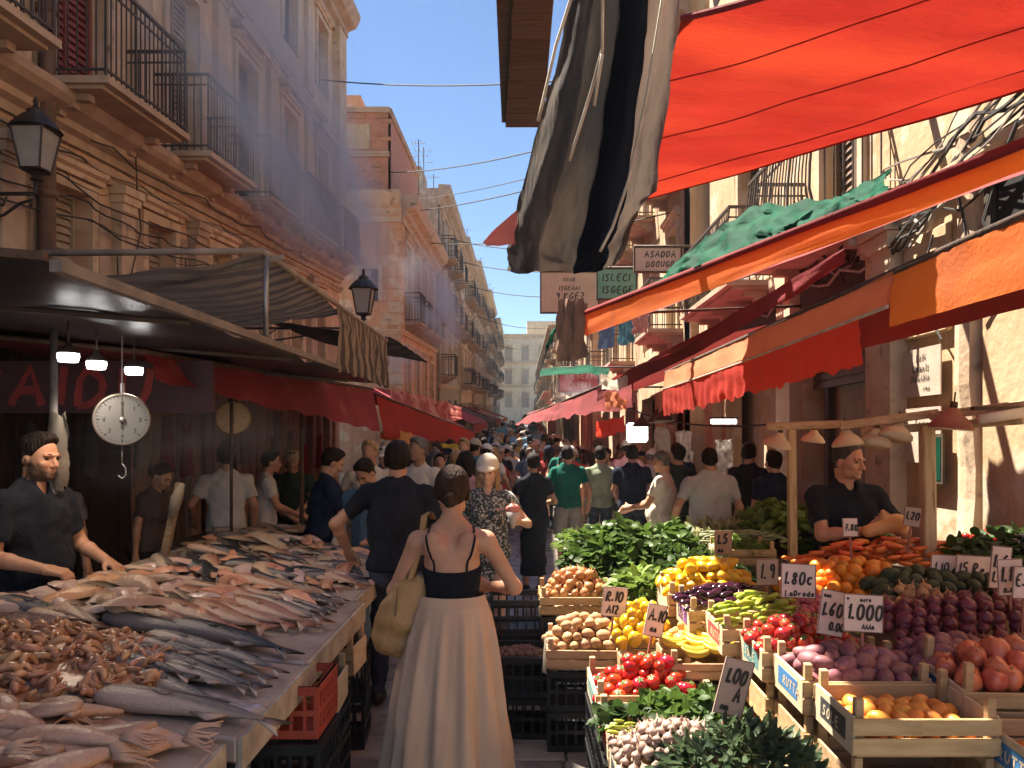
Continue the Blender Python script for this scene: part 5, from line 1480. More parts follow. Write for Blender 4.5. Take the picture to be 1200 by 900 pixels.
row('brown', 9, (-1.98, 3.55), (-1.62, 3.9), -.25, 'brown spotted flat-bodied fish in the heap before the seller', 'brown fish heap', .10, .02, (.8, 1.05), False, .5)
row('brown', 8, (-2.0, 3.8), (-1.7, 4.25), -.35, 'brown spotted flat-bodied fish in the heap before the seller', 'brown fish heap', .10, .04, (.8, 1.05), False, .5)
lab = {'pink': 'pink fish in the mixed heap at the far end of the fish table', 'brown': 'brown fish in the mixed heap at the far end of the fish table', 'dark': 'black fish in the mixed heap at the far end of the fish table', 'grey': 'grey fish in the mixed heap at the far end of the fish table'}
for i in range(120):
    k = RND.choice(('pink', 'brown', 'dark', 'brown', 'grey', 'dark', 'grey'))
    y = RND.uniform(4.45, 6.2); x = -2.25 + (1.05 if y < 4.8 else 1.12)*RND.random()**.8
    put_fish(k, x, y, RND.uniform(-1.2, .45), lab[k], 'mixed fish at the far end', .0 + .10*max(0, 1-abs(x+1.85)/.5)*RND.random(), RND.uniform(.55, .95), False, RND.uniform(-.3, .4))

# squid rings and pieces: curled ribbons of flesh
SQUID = mat('squid_flesh', (.58, .32, .17), (.34, .165, .09), rough=.3, scale=22, bump=.2, bscale=60, vary=.25, spec=.5, sub=.05)
SQUID_W = mat('white_squid_flesh', (.56, .38, .26), (.42, .245, .165), rough=.36, scale=9, bump=.35, bscale=50, vary=.1, spec=.5, sub=.08, c3=(.40, .17, .14), s3=9, amt3=(.62, .74))
def squid_piece(seed):
    r = random.Random(seed); b = MB(); n = 9; pts = []; a0 = r.uniform(0, 6); sp = r.uniform(2.2, 4.6); R0 = r.uniform(.020, .034)
    for i in range(n):
        t_ = i/(n-1); a = a0 + sp*t_
        pts.append((R0*math.cos(a)*(1+.3*t_), R0*math.sin(a), .012 + .016*math.sin(t_*5+seed)))
    b.tube(pts, [.006 + .007*math.sin(math.pi*(i+.6)/n) for i in range(n)], 6)
    if seed % 3 == 0:
        for q in range(4):
            aa = a0 + q*.5; p = pts[0]; b.tube([p, (p[0]+.02*math.cos(aa), p[1]+.02*math.sin(aa), .01), (p[0]+.045*math.cos(aa+.6), p[1]+.045*math.sin(aa+.6), .005)], [.005, .004, .002], 5)
    return b.mesh('squid_piece', SQUID, True)
SQ = [squid_piece(i) for i in range(9)]
m = MB()
P = []
for i in range(15):
    rr = []
    for j in range(15):
        a, b_ = i/14, j/14; x = -2.35 + 1.12*a; y = 2.50 + .84*b_
        e = math.sin(math.pi*a)**.6 * math.sin(math.pi*b_)**.6
        rr.append((x, y, zt(x) - .01 + .085*e + .012*mnoise.noise(V((a*9, b_*9, 1)))*e))
    P.append(rr)
m.grid(P); o = m.build('squid_bed', SQUID, None, True); tag(o, 'low bed of squid scraps under the curled squid pieces', 'squid', None, 'stuff')
for i in range(285):
    x = RND.uniform(-2.3, -1.30); y = RND.uniform(2.56, 3.28)
    a, b_ = (x+2.35)/1.12, (y-2.5)/.84
    if a + .25*b_ > 1.06: continue
    e = (math.sin(math.pi*max(0, min(1, a))))**.6 * (math.sin(math.pi*max(0, min(1, b_))))**.6
    o = link('squid_piece', RND.choice(SQ), None, None, (x, y, zt(x) - .012 + .085*e + RND.uniform(0, .02)), (RND.uniform(-.7, .7), RND.uniform(-.7, .7), RND.uniform(0, 6.3)), RND.uniform(.8, 1.25))
    tag(o, 'curled orange brown squid piece in the broad heap on the fish table', 'squid piece', 'curled squid pieces')
def squid_body(seed, L=.26, W=.10):
    r = random.Random(seed); b = MB(); rings = []; n = 9; k = 10
    for i in range(n+1):
        t_ = i/n; w_ = W/2*(math.sin(math.pi*(.08+.86*t_)))**.6*(1-.25*t_); h = w_*.45
        cy = .03*math.sin(t_*3+seed)
        rings.append([b.vert(((t_-.5)*L, cy + w_*math.cos(2*math.pi*q/k), h*.9 + h*math.sin(2*math.pi*q/k) + r.uniform(-.002, .002))) for q in range(k)])
    for a, c in zip(rings, rings[1:]):
        for q in range(k): b.f.append([a[q], a[(q+1) % k], c[(q+1) % k], c[q]])
    b.f.append(rings[0][::-1]); b.f.append(rings[-1])
    if seed % 3 == 1:
        for q in range(9):
            y = (q-4)*.008; f_ = r.uniform(.8, 1.3)
            b.tube([(L*.44, y*.7, .016), (L*.53, y*1.3 + .006*math.sin(seed+q), .018), (L*(.60+.05*f_), y*2.0 + .014*math.sin(seed*2+q*2), .008), (L*(.66+.08*f_), y*2.2 + .03*math.sin(seed+q*3), .005)], [.006, .005, .0035, .0015], 5)
    else:                                           # the pointed end carries two fins
        for s_ in (-1, 1):
            lo_ = [b.vert(p) for p in ((-L*.48, s_*W*.06, .016), (-L*.30, s_*W*.80, .010), (-L*.12, s_*W*.40, .016))]; hi_ = [b.vert(p) for p in ((-L*.48, s_*W*.06, .022), (-L*.30, s_*W*.80, .014), (-L*.12, s_*W*.40, .024))]
            b.f += [lo_, hi_[::-1], [lo_[0], lo_[1], hi_[1], hi_[0]], [lo_[1], lo_[2], hi_[2], hi_[1]]]
    return b.mesh('squid', SQUID_W, True)
SB = [squid_body(i) for i in range(6)]
for i in range(72):
    x = RND.uniform(-1.85, -1.0) if i < 62 else RND.uniform(-2.1, -1.6); y = RND.uniform(1.75, 2.40)
    o = link('squid', RND.choice(SB), None, None, (x, y, zt(x) + RND.uniform(0, .07)*(x < -1.15)), (RND.uniform(-.2, .3), RND.uniform(-.2, .25), RND.uniform(-.8, .9) + (3.14 if i % 3 == 0 else 0)), RND.uniform(.9, 1.35))
    tag(o, 'whole white squid in the pile on the front board', 'squid', 'whole white squid')
# slabs of flesh: rounded folded sheets
def slab(x, y, L, W, H, m, rz, label, seed, cat='fish slab'):
    P = []
    for i in range(23):
        rr = []
        for j in range(15):
            a, b_ = i/22, j/14; e = (1 - abs(2*a-1)**3.2) * (1 - abs(2*b_-1)**3.2)
            nz_ = mnoise.noise(V((a*4+seed, b_*3, seed))) + .5*mnoise.noise(V((a*11, b_*8+seed, seed)))
            px, py = (a-.5)*L*(1+.12*mnoise.noise(V((b_*4, seed, 2)))), (b_-.5)*W*(1+.2*mnoise.noise(V((a*4, seed, 5))))
            rr.append((px, py, H*max(e, 0)**.45*(.75+.35*nz_) if e > 0 else -.004))
        P.append(rr)
    b = MB(); b.grid(P); o = b.build('fish_slab', m, None, True); o.location = (x, y, zt(x)); o.rotation_euler = (0, tilt, rz)
    tag(o, label, cat); return o
FILLET = mat('pale_fillet_flesh', (.56, .42, .36), (.47, .30, .25), rough=.28, scale=6, bump=.25, bscale=24, spec=.5, sub=.06, c3=(.24, .10, .085), s3=7, amt3=(.58, .68))
TUNA = mat('dark_red_meat', (.10, .028, .026), (.05, .016, .016), rough=.4, scale=30, bump=.5, bscale=70)
slab(-2.25, 3.34, .55, .26, .075, TUNA, .1, 'dark red block of tuna flesh beside the squid pieces', 3)
slab(-2.28, 3.62, .55, .30, .10, FILLET, .15, 'pale veined fillet lying just under the seller hand side of the table', 5)
slab(-2.12, 4.02, .50, .34, .09, FILLET, -.3, 'pale fillet heap behind the black fish', 8)
slab(-2.0, 4.42, .40, .28, .08, FILLET, -.5, 'smaller pale fillet nearer the far end', 11)
slab(-1.08, 2.72, .36, .16, .03, mat('wet_silver_skin', (.42, .38, .38), (.30, .27, .28), rough=.16, scale=7, bump=.25, bscale=50, spec=.6), -.25, 'flat wet silver skinned fish side gleaming between the grey fish and the silver row', 14)
slab(-1.50, 2.45, .5, .14, .04, FILLET, -.15, 'thin pale strip of fish along the front seam', 17)
slab(-1.12, 5.35, .30, .5, .035, FILLET, .1, 'pinkish fillets spread near the far table edge', 19)
slab(-1.75, 3.33, .4, .07, .03, mat('cream_board', (.5, .40, .29), (.42, .33, .23), rough=.5), -.1, 'cream cutting board edge between the black fish', 23, 'board')

FIL = []
for s_ in range(5):
    b = MB(); r_ = random.Random(s_); P = []
    for i in range(13):
        rr = []
        for j in range(7):
            a, q = i/12, j/6; e_ = max(0, 1-abs(2*a-1)**2.5)*max(0, 1-abs(2*q-1)**2.5)
            wv = .5 - .25*a
            rr.append(((a-.5)*.26, (q-.5)*.11*(1.1-.5*a) + .02*math.sin(a*3+s_), (.036*e_**.6 + .014*mnoise.noise(V((a*5, q*4, s_*3)))*e_) - .003))
        P.append(rr)
    b.grid(P); FIL.append(b.mesh('fillet', None, True))
FIL_M = [mat('orange_fillet', (.62, .34, .20), (.52, .25, .145), rough=.35, scale=9, bump=.3, bscale=60, vary=.2, c3=(.30, .12, .08), s3=12, amt3=(.55, .68)), FILLET, mat('tan_fillet', (.46, .32, .22), (.36, .23, .15), rough=.38, scale=9, bump=.3, bscale=60, vary=.2)]
for i in range(120):
    if i < 75: y = RND.uniform(4.2, 6.2); x = -2.3 + 1.25*RND.random()**.85
    else: y = RND.uniform(3.5, 4.3); x = RND.uniform(-2.3, -1.55)
    if x > -1.15 and y < 4.9: continue
    o = link('fillet', RND.choice(FIL), RND.choice(FIL_M), None, (x, y, zt(x) + .035 + .12*max(0, 1-abs(x+1.85)/.5)*RND.random()), (RND.uniform(-.3, .3), tilt + RND.uniform(-.3, .3), RND.uniform(-1.4, .6)), RND.uniform(.7, 1.15))
    tag(o, 'ragged fish fillet lying over the mixed heap on the fish table', 'fillet', 'loose fillets over the heap')
# ---- crates
_crates = {}
def plastic_crate_mesh(w_, d, h, m, key):
    if key in _crates: return _crates[key]
    b = MB(); t_ = .012
    x0, x1, y0, y1 = -w_/2, w_/2, -d/2, d/2
    def wall(ax, fixed, lo, hi, sgn):
        def bx(a0, a1, z0, z1, th=t_, off=0):
            p, q = sorted((fixed - sgn*off, fixed - sgn*(off+th)))
            if ax == 'x': b.box((a0, p, z0), (a1, q, z1))
            else: b.box((p, a0, z0), (q, a1, z1))
        bx(lo, hi, 0, h*.16); bx(lo, hi, h*.84, h)
        bx(lo, hi, h*.97, h, t_*1.8, -.006)
        bx(lo, hi, h*.44, h*.54)
        n = max(4, int((hi-lo)/.055))
        for i in range(n+1):
            c = lo + (hi-lo)*i/n; tt = .006 if 0 < i < n else .018
            a0, a1 = max(lo, c-tt), min(hi, c+tt)
            bx(a0, a1, h*.16, h*.44); bx(a0, a1, h*.54, h*.84)
    wall('x', y0, x0, x1, -1); wall('x', y1, x0, x1, 1); wall('y', x0, y0+t_, y1-t_, -1); wall('y', x1, y0+t_, y1-t_, 1)
    b.box((x0+t_, y0+t_, .004), (x1-t_, y1-t_, .016))
    _crates[key] = b.mesh('plastic_crate', m)
    return _crates[key]
def plastic_crate(x, y, z, label, m=BLACKP, w_=.5, d=.36, h=.22, rz=0, group=None, fill=None):
    o = link('plastic_crate', plastic_crate_mesh(w_, d, h, m, (m.name, w_, d, h)), None, None, (x, y, z), (0, 0, rz))
    tag(o, label, 'crate', group)
    return o
plastic_crate(-1.02, 3.27, .60, 'orange red plastic crate pushed under the fish table edge', REDP, .44, .34, .21)
plastic_crate(-1.02, 3.25, .30, 'black plastic crate under the red one', BLACKP, .46, .36, .29)
plastic_crate(-1.02, 3.25, .0, 'black plastic crate standing on the street at the bottom under the red one', BLACKP, .46, .36, .29)
for k, (y, z) in enumerate(((4.0, 0), (4.02, .27), (4.65, 0), (4.66, .27))):
    plastic_crate(-1.12, y, z, ('lower black crate behind the red crate stack under the table', 'upper black crate behind the red crate stack under the table', 'lower black crate farther along under the fish table', 'upper black crate farther along under the fish table')[k], BLACKP, .44, .36, .26, .04*k)

WOODC = mat('crate_wood', (.52, .35, .19), (.36, .23, .115), rough=.75, scale=4, stretch=(1, 6, 6), bump=.25, bscale=30, vary=.14, c3=(.25, .16, .09), s3=6, amt3=(.62, .75))
PRINTS = [mat('blue_crate_print', (.05, .19, .42), (.04, .14, .33), rough=.7), mat('red_crate_print', (.50, .06, .06), (.4, .045, .05), rough=.7), mat('purple_crate_print', (.16, .06, .25), (.12, .05, .2), rough=.7), mat('teal_crate_print', (.12, .30, .30), (.09, .23, .24), rough=.7), mat('black_crate_print', (.05, .05, .06), (.035, .035, .04), rough=.7)]
PALEW = mat('pale_crate_end', (.60, .50, .36), (.50, .40, .27), rough=.75, scale=4, stretch=(1, 6, 6), bump=.15)
_slats = {}
def slat_mesh(lx, ly, lz, m):
    key = (round(lx, 3), round(ly, 3), round(lz, 3), m.name)
    if key not in _slats:
        b = MB(); b.box((-lx/2, -ly/2, -lz/2), (lx/2, ly/2, lz/2)); me = b.mesh('slat', m); bevel_mesh(me, .003); _slats[key] = me
    return _slats[key]
def wood_crate(x, y, z, w_, d, h, label, rx=0., rz=0., pr=None, pale=True, group=None, post=.05, text=None):
    """open slatted fruit crate, origin at the middle of its base"""
    t_ = empty('wooden_crate', (x, y, z), 0, label, 'crate', group); t_.rotation_euler = (rx, 0, rz)
    th = .011; n = 2
    hs = (h - .015)/n
    for s_ in (-1, 1):
        for i in range(n):
            zz = .004 + hs*i + hs*.45 + .004
            link('slat', slat_mesh(w_, th, hs*.86, WOODC), None, t_, (RND.uniform(-.002, .002), s_*(d/2-th/2), zz))
    for s_ in (-1, 1):                               # ends: one taller board that carries the print
        link('end_board', slat_mesh(th, d-2*th-.002, h*.92, PALEW if pale else WOODC), None, t_, (s_*(w_/2-th/2-.002), 0, h*.48))
        if pr is not None:
            b = MB(); L = d*.62; H = h*.50
            if text:
                strokes(b, text, -L/2, -H*.3, H*.62, L/len(text), lambda a, c: (0, s_*a, c), H*.14, random.Random(len(label)))
                b.build('print', PRINTS[pr], t_, False, (s_*(w_/2 + .0005), 0, h*.5))
            else:
                b.box((-.0008, -L/2, -H/2), (.0008, L/2, H/2)); b.build('print', PRINTS[pr], t_, False, (s_*(w_/2 - .001), 0, h*.5))
                b = MB(); strokes(b, RND.choice(('SOLE', 'FRUTTA', 'ORTO', 'MARE')), -L*.40, -H*.26, H*.5, L*.17, lambda a, c: (0, s_*a, c), H*.10, random.Random(len(label)))
                b.build('lettering', PALEW, t_, False, (s_*(w_/2 + .0012), 0, h*.5))
    for sx in (-1, 1):
        for sy in (-1, 1):
            link('corner_post', slat_mesh(.03, .03, h + post, WOODC), None, t_, (sx*(w_/2-.028), sy*(d/2-.028), (h+post)/2))
    for i in range(4): link('base_slat', slat_mesh(w_-.03, d/4-.012, .008, WOODC), None, t_, (0, -d/2 + d/4*(i+.5), .006))
    return t_
wood_crate(-1.05, 3.72, .52, .42, .30, .17, 'wooden crate of scraps wedged under the fish table past the red crate', 0, .05)
wood_crate(-1.08, 4.30, .53, .42, .30, .17, 'second wooden crate under the fish table farther from the camera', 0, -.04)
# dark side benches and fittings behind the fish table
m = MB(); m.box((-3.9, 4.35, .78), (-2.55, 5.05, .83)); o = m.build('side_bench', mat('steel_bench', (.12, .115, .12), (.08, .078, .08), rough=.4, metal=.5, scale=7)); tag(o, 'dull steel bench behind the fish seller', 'bench')
m = MB()
for x in (-3.8, -2.65):
    for y in (4.42, 4.98): m.bar((x, y, 0), (x, y, .78), .05)
m.build('bench_leg', METAL, o)
t = empty('rear_fish_table', (-2.5, 7.6, 0), 0, 'second darker fish table beyond the first with men working behind it', 'table')
m = MB(); m.box((-.75, -.7, .80), (.95, .75, .86)); me = m.mesh('table_board', mat('dark_wet_board', (.09, .07, .06), (.06, .048, .042), rough=.35, scale=6)); link('table_board', me, None, t)
m = MB(); m.box((-.73, -.66, .02), (.90, .70, .795)); m.build('skirt', WOOD_D, t)
for i in range(24):
    k = RND.choice(('pink', 'grey', 'brown', 'grey'))
    o = put_fish(k, -1.6, 7, RND.uniform(-1.2, .8), '%s fish on the second darker table' % k, 'fish on the second table', 0, RND.uniform(.6, .85)); o.location = (RND.uniform(-3.0, -1.75), RND.uniform(7.1, 8.2), .865)
# rounded white basin and scrap of paper on the bench, bowls
m = MB(); m.lathe([(.05, 0), (.09, .03), (.12, .10), (.125, .105), (.112, .10), (.08, .035), (.03, .02)], 18); o = m.build('basin', mat('white_enamel', (.62, .58, .54), (.55, .5, .46), rough=.3), None, True, (-2.72, 4.6, .83)); tag(o, 'small white basin on the steel bench behind the seller', 'basin')

# ---- hanging scales
def scale(x, y, z, r, label, face, rim):
    t_ = empty('hanging_scale', (x, y, z), math.atan2(x, y)*-1, label, 'scale', 'dial scales hanging over the fish')
    m = MB(); m.lathe([(r*.2, .055), (r*.96, .055), (r, .04), (r, -.04), (r*.96, -.055), (r*.9, -.052)], 36, axis='y'); m.f.pop(); m.build('case', rim, t_, True)
    m = MB(); m.lathe([(.0005, -.046), (r*.90, -.046), (r*.90, -.040), (.0005, -.040)], 36, axis='y'); m.build('dial', face, t_)
    m = MB()
    for i in range(40):
        a = 2*math.pi*i/40; r0 = r*(.80 if i % 5 else .74); tk = .0016 if i % 5 else .003
        c, s_ = math.cos(a), math.sin(a)
        m.quad((r0*c - tk*s_, -.048, r0*s_ + tk*c), (r0*c + tk*s_, -.048, r0*s_ - tk*c), (r*.86*c + tk*s_, -.048, r*.86*s_ - tk*c), (r*.86*c - tk*s_, -.048, r*.86*s_ + tk*c))
    for i, ch in enumerate(('0', '1', '2', '3', '4', '5', '6', '7')):
        a = math.pi/2 - 2*math.pi*i/8; strokes(m, ch, r*.60*math.cos(a) - r*.055, r*.60*math.sin(a) - r*.07, r*.15, r*.14, lambda px, py: (px, -.048, py), r*.022, random.Random(i))
    m.build('markings', INK, t_)
    m = MB(); m.quad((-.006, -.052, -r*.35), (.006, -.052, -r*.35), (.003, -.052, r*.72), (-.003, -.052, r*.72)); m.build('needle', INK, t_)
    m = MB(); m.lathe([(.001, -.064), (r*.10, -.062), (r*.11, -.05), (.001, -.049)], 16, axis='y'); m.build('hub', METAL, t_, True)
    m = MB(); m.tube([(0, 0, r), (0, 0, r+.06)], .012, 8); m.tube([(0, 0, r+.05), (0, 0, 2.44-z)], .004, 6); m.build('hanger', METAL, t_)
    m = MB(); m.tube([(0, 0, -r), (0, 0, -r-.10)], .005, 6); m.tube([(0, 0, -r-.10), (.02, 0, -r-.13), (.02, 0, -r-.17), (0, 0, -r-.19), (-.02, 0, -r-.17)], .005, 6); m.build('hook', METAL, t_, True)
    return t_
DIAL_W = mat('grey_white_dial', (.12, .122, .125), (.09, .092, .096), rough=.4, scale=3)
DIAL_C = mat('cream_dial', (.62, .46, .27), (.52, .37, .2), rough=.4, scale=3)
scale(-2.31, 4.5, 1.93, .155, 'larger grey faced dial scale hanging near the fish seller', DIAL_W, mat('dull_pewter', (.16, .14, .13), (.11, .1, .09), rough=.5, metal=.6, scale=8))
scale(-2.58, 7.0, 2.02, .155, 'cream faced dial scale hanging farther along by the white shirted man', DIAL_C, mat('brass', (.38, .24, .10), (.28, .17, .07), rough=.35, metal=.8))
# lit bulbs under the sheet
LAMP = mat('lit_lamp_glass', (.9, .9, .9), (.85, .85, .85), rough=.4, emit=(1, .97, .95), estr=3.5)
for i, (u, v, y, lb) in enumerate(((80, 418, 3.94, 'first'), (113, 427, 4.25, 'second'), (157, 434, 4.62, 'third'))):
    p = at(u, v, y)
    t_ = empty('stall_lamp', tuple(p), 0, '%s lit white lamp in the row under the plastic sheet, counting away from the camera' % lb, 'lamp', 'lit lamps under the plastic sheet')
    m = MB(); m.lathe([(.012, -.028), (.045, -.026), (.052, .0), (.050, .016), (.02, .02)], 16); m.build('bulb', LAMP, t_, True)
    m = MB(); m.lathe([(.055, .017), (.05, .03), (.022, .05), (.015, .075)], 16); m.tube([(0, 0, .07), (0, 0, 2.42-p.z)], .006, 6); m.build('cap', IRON, t_, True)
    ld = bpy.data.lights.new('stall_lamp_light', 'SPOT'); ld.energy = 2.8; ld.spot_size = math.radians(160); ld.spot_blend = .6; ld.color = (1, .80, .60); ld.shadow_soft_size = .05
    lo = bpy.data.objects.new('stall_lamp_light', ld); col.objects.link(lo); lo.location = (p.x, p.y, p.z - .06)
# poles standing among the fish
t = tag(bar_obj('iron_pole', (-2.33, 6.28, .95), (-2.33, 6.28, 2.55), .014, IRON), 'thin black pole standing in the fish before the cream dial scale', 'pole')
m = MB(); m.lathe([(.05, 0), (.05, .10), (.02, .12)], 10, (-2.33, 6.28, .95)); m.build('collar', IRON_R, t)
t = tag(bar_obj('wooden_prop', (-2.42, 5.25, .95), (-2.30, 5.25, 1.52), .022, WOOD, None, True), 'leaning wooden prop behind the fish with pale wrapping', 'prop')
m = MB(); m.tube([(-2.34, 5.22, 1.30), (-2.30, 5.2, 1.42), (-2.27, 5.22, 1.52)], [.03, .042, .02], 8); m.build('wrapping', mat('grimy_rag', (.30, .25, .19), (.2, .165, .125), rough=.9), t, True)
t = tag(bar_obj('stall_post', (-2.65, 4.40, .0), (-2.65, 4.40, 2.45), .022, mat('dull_post', (.16, .15, .15), (.11, .1, .1), rough=.55, metal=.4, scale=8)), 'grey post wrapped with pale bags beside the fish seller', 'post')
for i, (z, dx) in enumerate(((1.84, .02), (1.66, .03))):
    P = [[(-2.65+dx + (.052-.006*i)*math.cos(a*.628)*(.7+.4*math.sin(b*.78)) + .012*math.sin(a*2.3+i*2+b), 4.40 + .04*math.sin(a*.628)*(.7+.4*math.sin(b*.78)), z + .12 - .062*b + .022*math.sin(a*1.9+i)) for b in range(5)] for a in range(11)]
    q = MB(); q.grid(P); q.build('hanging_bag', mat('old_sacking', (.15, .12, .09), (.09, .07, .055), rough=.9, scale=9, bump=.3) if i % 2 else mat('thin_plastic_bag', (.17, .15, .13), (.11, .1, .085), rough=.4, transl=.2), t, True)

# ---- wall of boards, doors and hangings behind the fish row
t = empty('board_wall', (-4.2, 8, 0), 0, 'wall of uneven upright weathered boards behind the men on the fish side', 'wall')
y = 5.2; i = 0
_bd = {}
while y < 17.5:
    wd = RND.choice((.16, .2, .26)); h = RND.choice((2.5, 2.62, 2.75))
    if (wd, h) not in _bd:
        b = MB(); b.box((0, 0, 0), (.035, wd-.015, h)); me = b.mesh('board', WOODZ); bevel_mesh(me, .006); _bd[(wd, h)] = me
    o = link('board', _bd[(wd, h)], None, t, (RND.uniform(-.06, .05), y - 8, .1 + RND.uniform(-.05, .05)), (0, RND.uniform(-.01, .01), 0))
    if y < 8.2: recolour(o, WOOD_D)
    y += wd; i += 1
for y, h in ((9.6, 2.5), (11.2, 2.6), (13.1, 2.5), (15.2, 2.6)): bar_obj('post', (.12, y-8, 0), (.12, y-8, h), .045, WOODZ, t, True)
m = MB(); m.box((-4.68, 1.5, .2), (-4.62, 5.3, 2.5)); o = m.build('back_curtain', mat('dark_wine_cloth', (.22, .05, .06), (.15, .035, .045), rough=.9, scale=4)); tag(o, 'dark wine coloured cloth backing behind the fish seller', 'curtain')
t = empty('shop_sign', (-2.85, 5.3, 2.0), 0, 'red lettered shop sign hanging at the back of the fish stall', 'sign')
m = MB(); m.box((-1.2, 0, 0), (.75, .05, .36)); me = m.mesh('board', mat('dark_sign_board', (.07, .03, .04), (.05, .022, .03), rough=.6)); link('board', me, None, t)
for i_, ch_ in enumerate('CAIDU'):
    m = MB(); strokes(m, ch_, -.95 + (.30*i_ if i_ < 3 else .30*i_ - .165), .05, .26, .30, lambda a, c: (a, -.004, c), .055, random.Random(4+i_), lift=(0, -.0004, 0)); m.build('letter', mat('red_sign_letters', (.34, .05, .05), (.22, .035, .035), rough=.7), t)  # plain red letters without emission
for i in range(12):
    x, y, z = -3.95 + RND.uniform(-.1, .3), 6.0 + .75*i, 1.35 + RND.uniform(0, .5)
    P = [[(x + .08*math.cos(a*.7)*(.5+.1*b), y + .09*math.sin(a*.7)*(.5+.1*b), z + .35 - .12*b + .02*math.sin(a*2+i)) for b in range(6)] for a in range(10)]
    q = MB(); q.grid(P); o = q.build('hanging_bag', RND.choice((mat('faded_sacking', (.24, .19, .14), (.15, .12, .09), rough=.9), GREYC, WINE)), None, True); tag(o, 'bag hanging on the board wall behind the fish row', 'bag', 'bags hanging on the board wall')

# ---- street lanterns
def lantern(x, y, z, s_, label, arm_x=None):
    t_ = empty('street_lantern', (x, y, z), 0, label, 'lantern')
    IR = mat('lantern_iron', (.045, .04, .04), (.03, .027, .027), rough=.5, metal=.3)
    a, b_ = .10*s_, .165*s_; H = .42*s_
    m = MB()
    for k in range(4):
        c0 = (-1, 1, 1, -1)[k], (-1, -1, 1, 1)[k]; c1 = (-1, 1, 1, -1)[(k+1) % 4], (-1, -1, 1, 1)[(k+1) % 4]
        m.bar((c0[0]*a, c0[1]*a, 0), (c0[0]*b_, c0[1]*b_, H), .018*s_)
        m.bar((c0[0]*a, c0[1]*a, 0), (c1[0]*a, c1[1]*a, 0), .022*s_); m.bar((c0[0]*b_, c0[1]*b_, H), (c1[0]*b_, c1[1]*b_, H), .024*s_)
    m.lathe([(.06*s_, -.10*s_), (.035*s_, -.06*s_), (.07*s_, -.02*s_), (.14*s_, .0)], 8); m.build('frame', IR, t_)
    m = MB()
    q = [[(-1, -1), (1, -1), (1, 1), (-1, 1)][k] for k in range(4)]
    for k in range(4):
        p0, p1 = q[k], q[(k+1) % 4]; m.quad((p0[0]*a*.95, p0[1]*a*.95, .01), (p1[0]*a*.95, p1[1]*a*.95, .01), (p1[0]*b_*.95, p1[1]*b_*.95, H), (p0[0]*b_*.95, p0[1]*b_*.95, H))
    m.build('glass', mat('frosted_lantern_glass', (.62, .60, .58), (.52, .5, .48), rough=.3, transl=.55), t_)
    m = MB(); m.lathe([(.255*s_, H), (.20*s_, H+.07*s_), (.12*s_, H+.15*s_), (.085*s_, H+.16*s_), (.085*s_, H+.20*s_), (.04*s_, H+.23*s_), (.02*s_, H+.27*s_), (.03*s_, H+.30*s_), (.008*s_, H+.35*s_)], 12); m.build('cap', IR, t_)
    if arm_x is not None:
        L = arm_x - x
        m = MB(); m.tube([(0, 0, -.10*s_), (0, 0, -.24*s_), (L, 0, -.24*s_)], .022*s_, 8)
        m.tube([(L*.95, 0, -.52*s_), (L*.6, 0, -.46*s_), (L*.3, 0, -.34*s_), (.05*L, 0, -.30*s_), (L*.10, 0, -.38*s_)], .016*s_, 8)
        m.tube([(L*.55, 0, -.27*s_), (L*.62, 0, -.36*s_), (L*.75, 0, -.36*s_), (L*.72, 0, -.28*s_)], .012*s_, 6); m.build('arm', IR, t_, True)
    return t_
p = at(42, 200, 7.2); lantern(p.x, p.y, p.z, .9, 'large frosted iron lantern on a scrolled arm beside the drainpipe', -5.0)
p = at(426, 368, 12.3); lantern(p.x, p.y, p.z, .95, 'smaller lantern above the striped side curtain against the terracotta house', -5.0)
# ------------------------------------------------------------------ fruit and vegetable stall on the right
def fruit_mat(name, c, c2=None, rough=.4, **k):
    k = dict(dict(scale=2.2, vary=.18, spec=.42, c3=tuple(x*.45 + .02 for x in c), s3=2.6, amt3=(.63, .74)), **k)
    return mat(name, c, c2, rough=rough, **k)
M_ORANGE = fruit_mat('orange_peel', (0.656, 0.221, 0.015), (0.590, 0.156, 0.010), bump=.12, bscale=70)
M_APRICOT = fruit_mat('apricot_skin', (0.689, 0.295, 0.049), (0.623, 0.197, 0.029), bump=.05, bscale=40, scale=1.1)
M_LEMON = fruit_mat('lemon_peel', (0.697, 0.426, 0.016), (0.640, 0.328, 0.012), bump=.10, bscale=60)
M_TOMATO = fruit_mat('tomato_skin', (0.492, 0.021, 0.012), (0.394, 0.015, 0.010), rough=.22, spec=.5)
M_POTATO = fruit_mat('potato_skin', (0.492, 0.295, 0.148), (0.394, 0.213, 0.098), rough=.7, bump=.2, bscale=25)
M_PURPLE = fruit_mat('purple_potato_skin', (0.279, 0.107, 0.115), (0.197, 0.070, 0.082), rough=.55, bump=.12, bscale=25)
M_REDP = fruit_mat('red_pepper_skin', (0.492, 0.037, 0.025), (0.369, 0.025, 0.018), rough=.22, spec=.5)
M_ORANGEP = fruit_mat('orange_pepper_skin', (0.656, 0.164, 0.025), (0.574, 0.082, 0.016), rough=.22, spec=.5, vary=.25)
M_YELP = fruit_mat('yellow_pepper_skin', (0.656, 0.426, 0.025), (0.590, 0.344, 0.016), rough=.25, spec=.5)
M_GREENP = fruit_mat('light_green_pepper_skin', (0.361, 0.410, 0.049), (0.246, 0.312, 0.033), rough=.28, spec=.5, vary=.2)
M_EGG = fruit_mat('aubergine_skin', (0.045, 0.010, 0.029), (0.025, 0.007, 0.016), rough=.16, spec=.55)
M_BAN = fruit_mat('banana_peel', (0.623, 0.451, 0.041), (0.508, 0.377, 0.041), rough=.45, c3=(0.180, 0.123, 0.041), s3=5, amt3=(.66, .74))
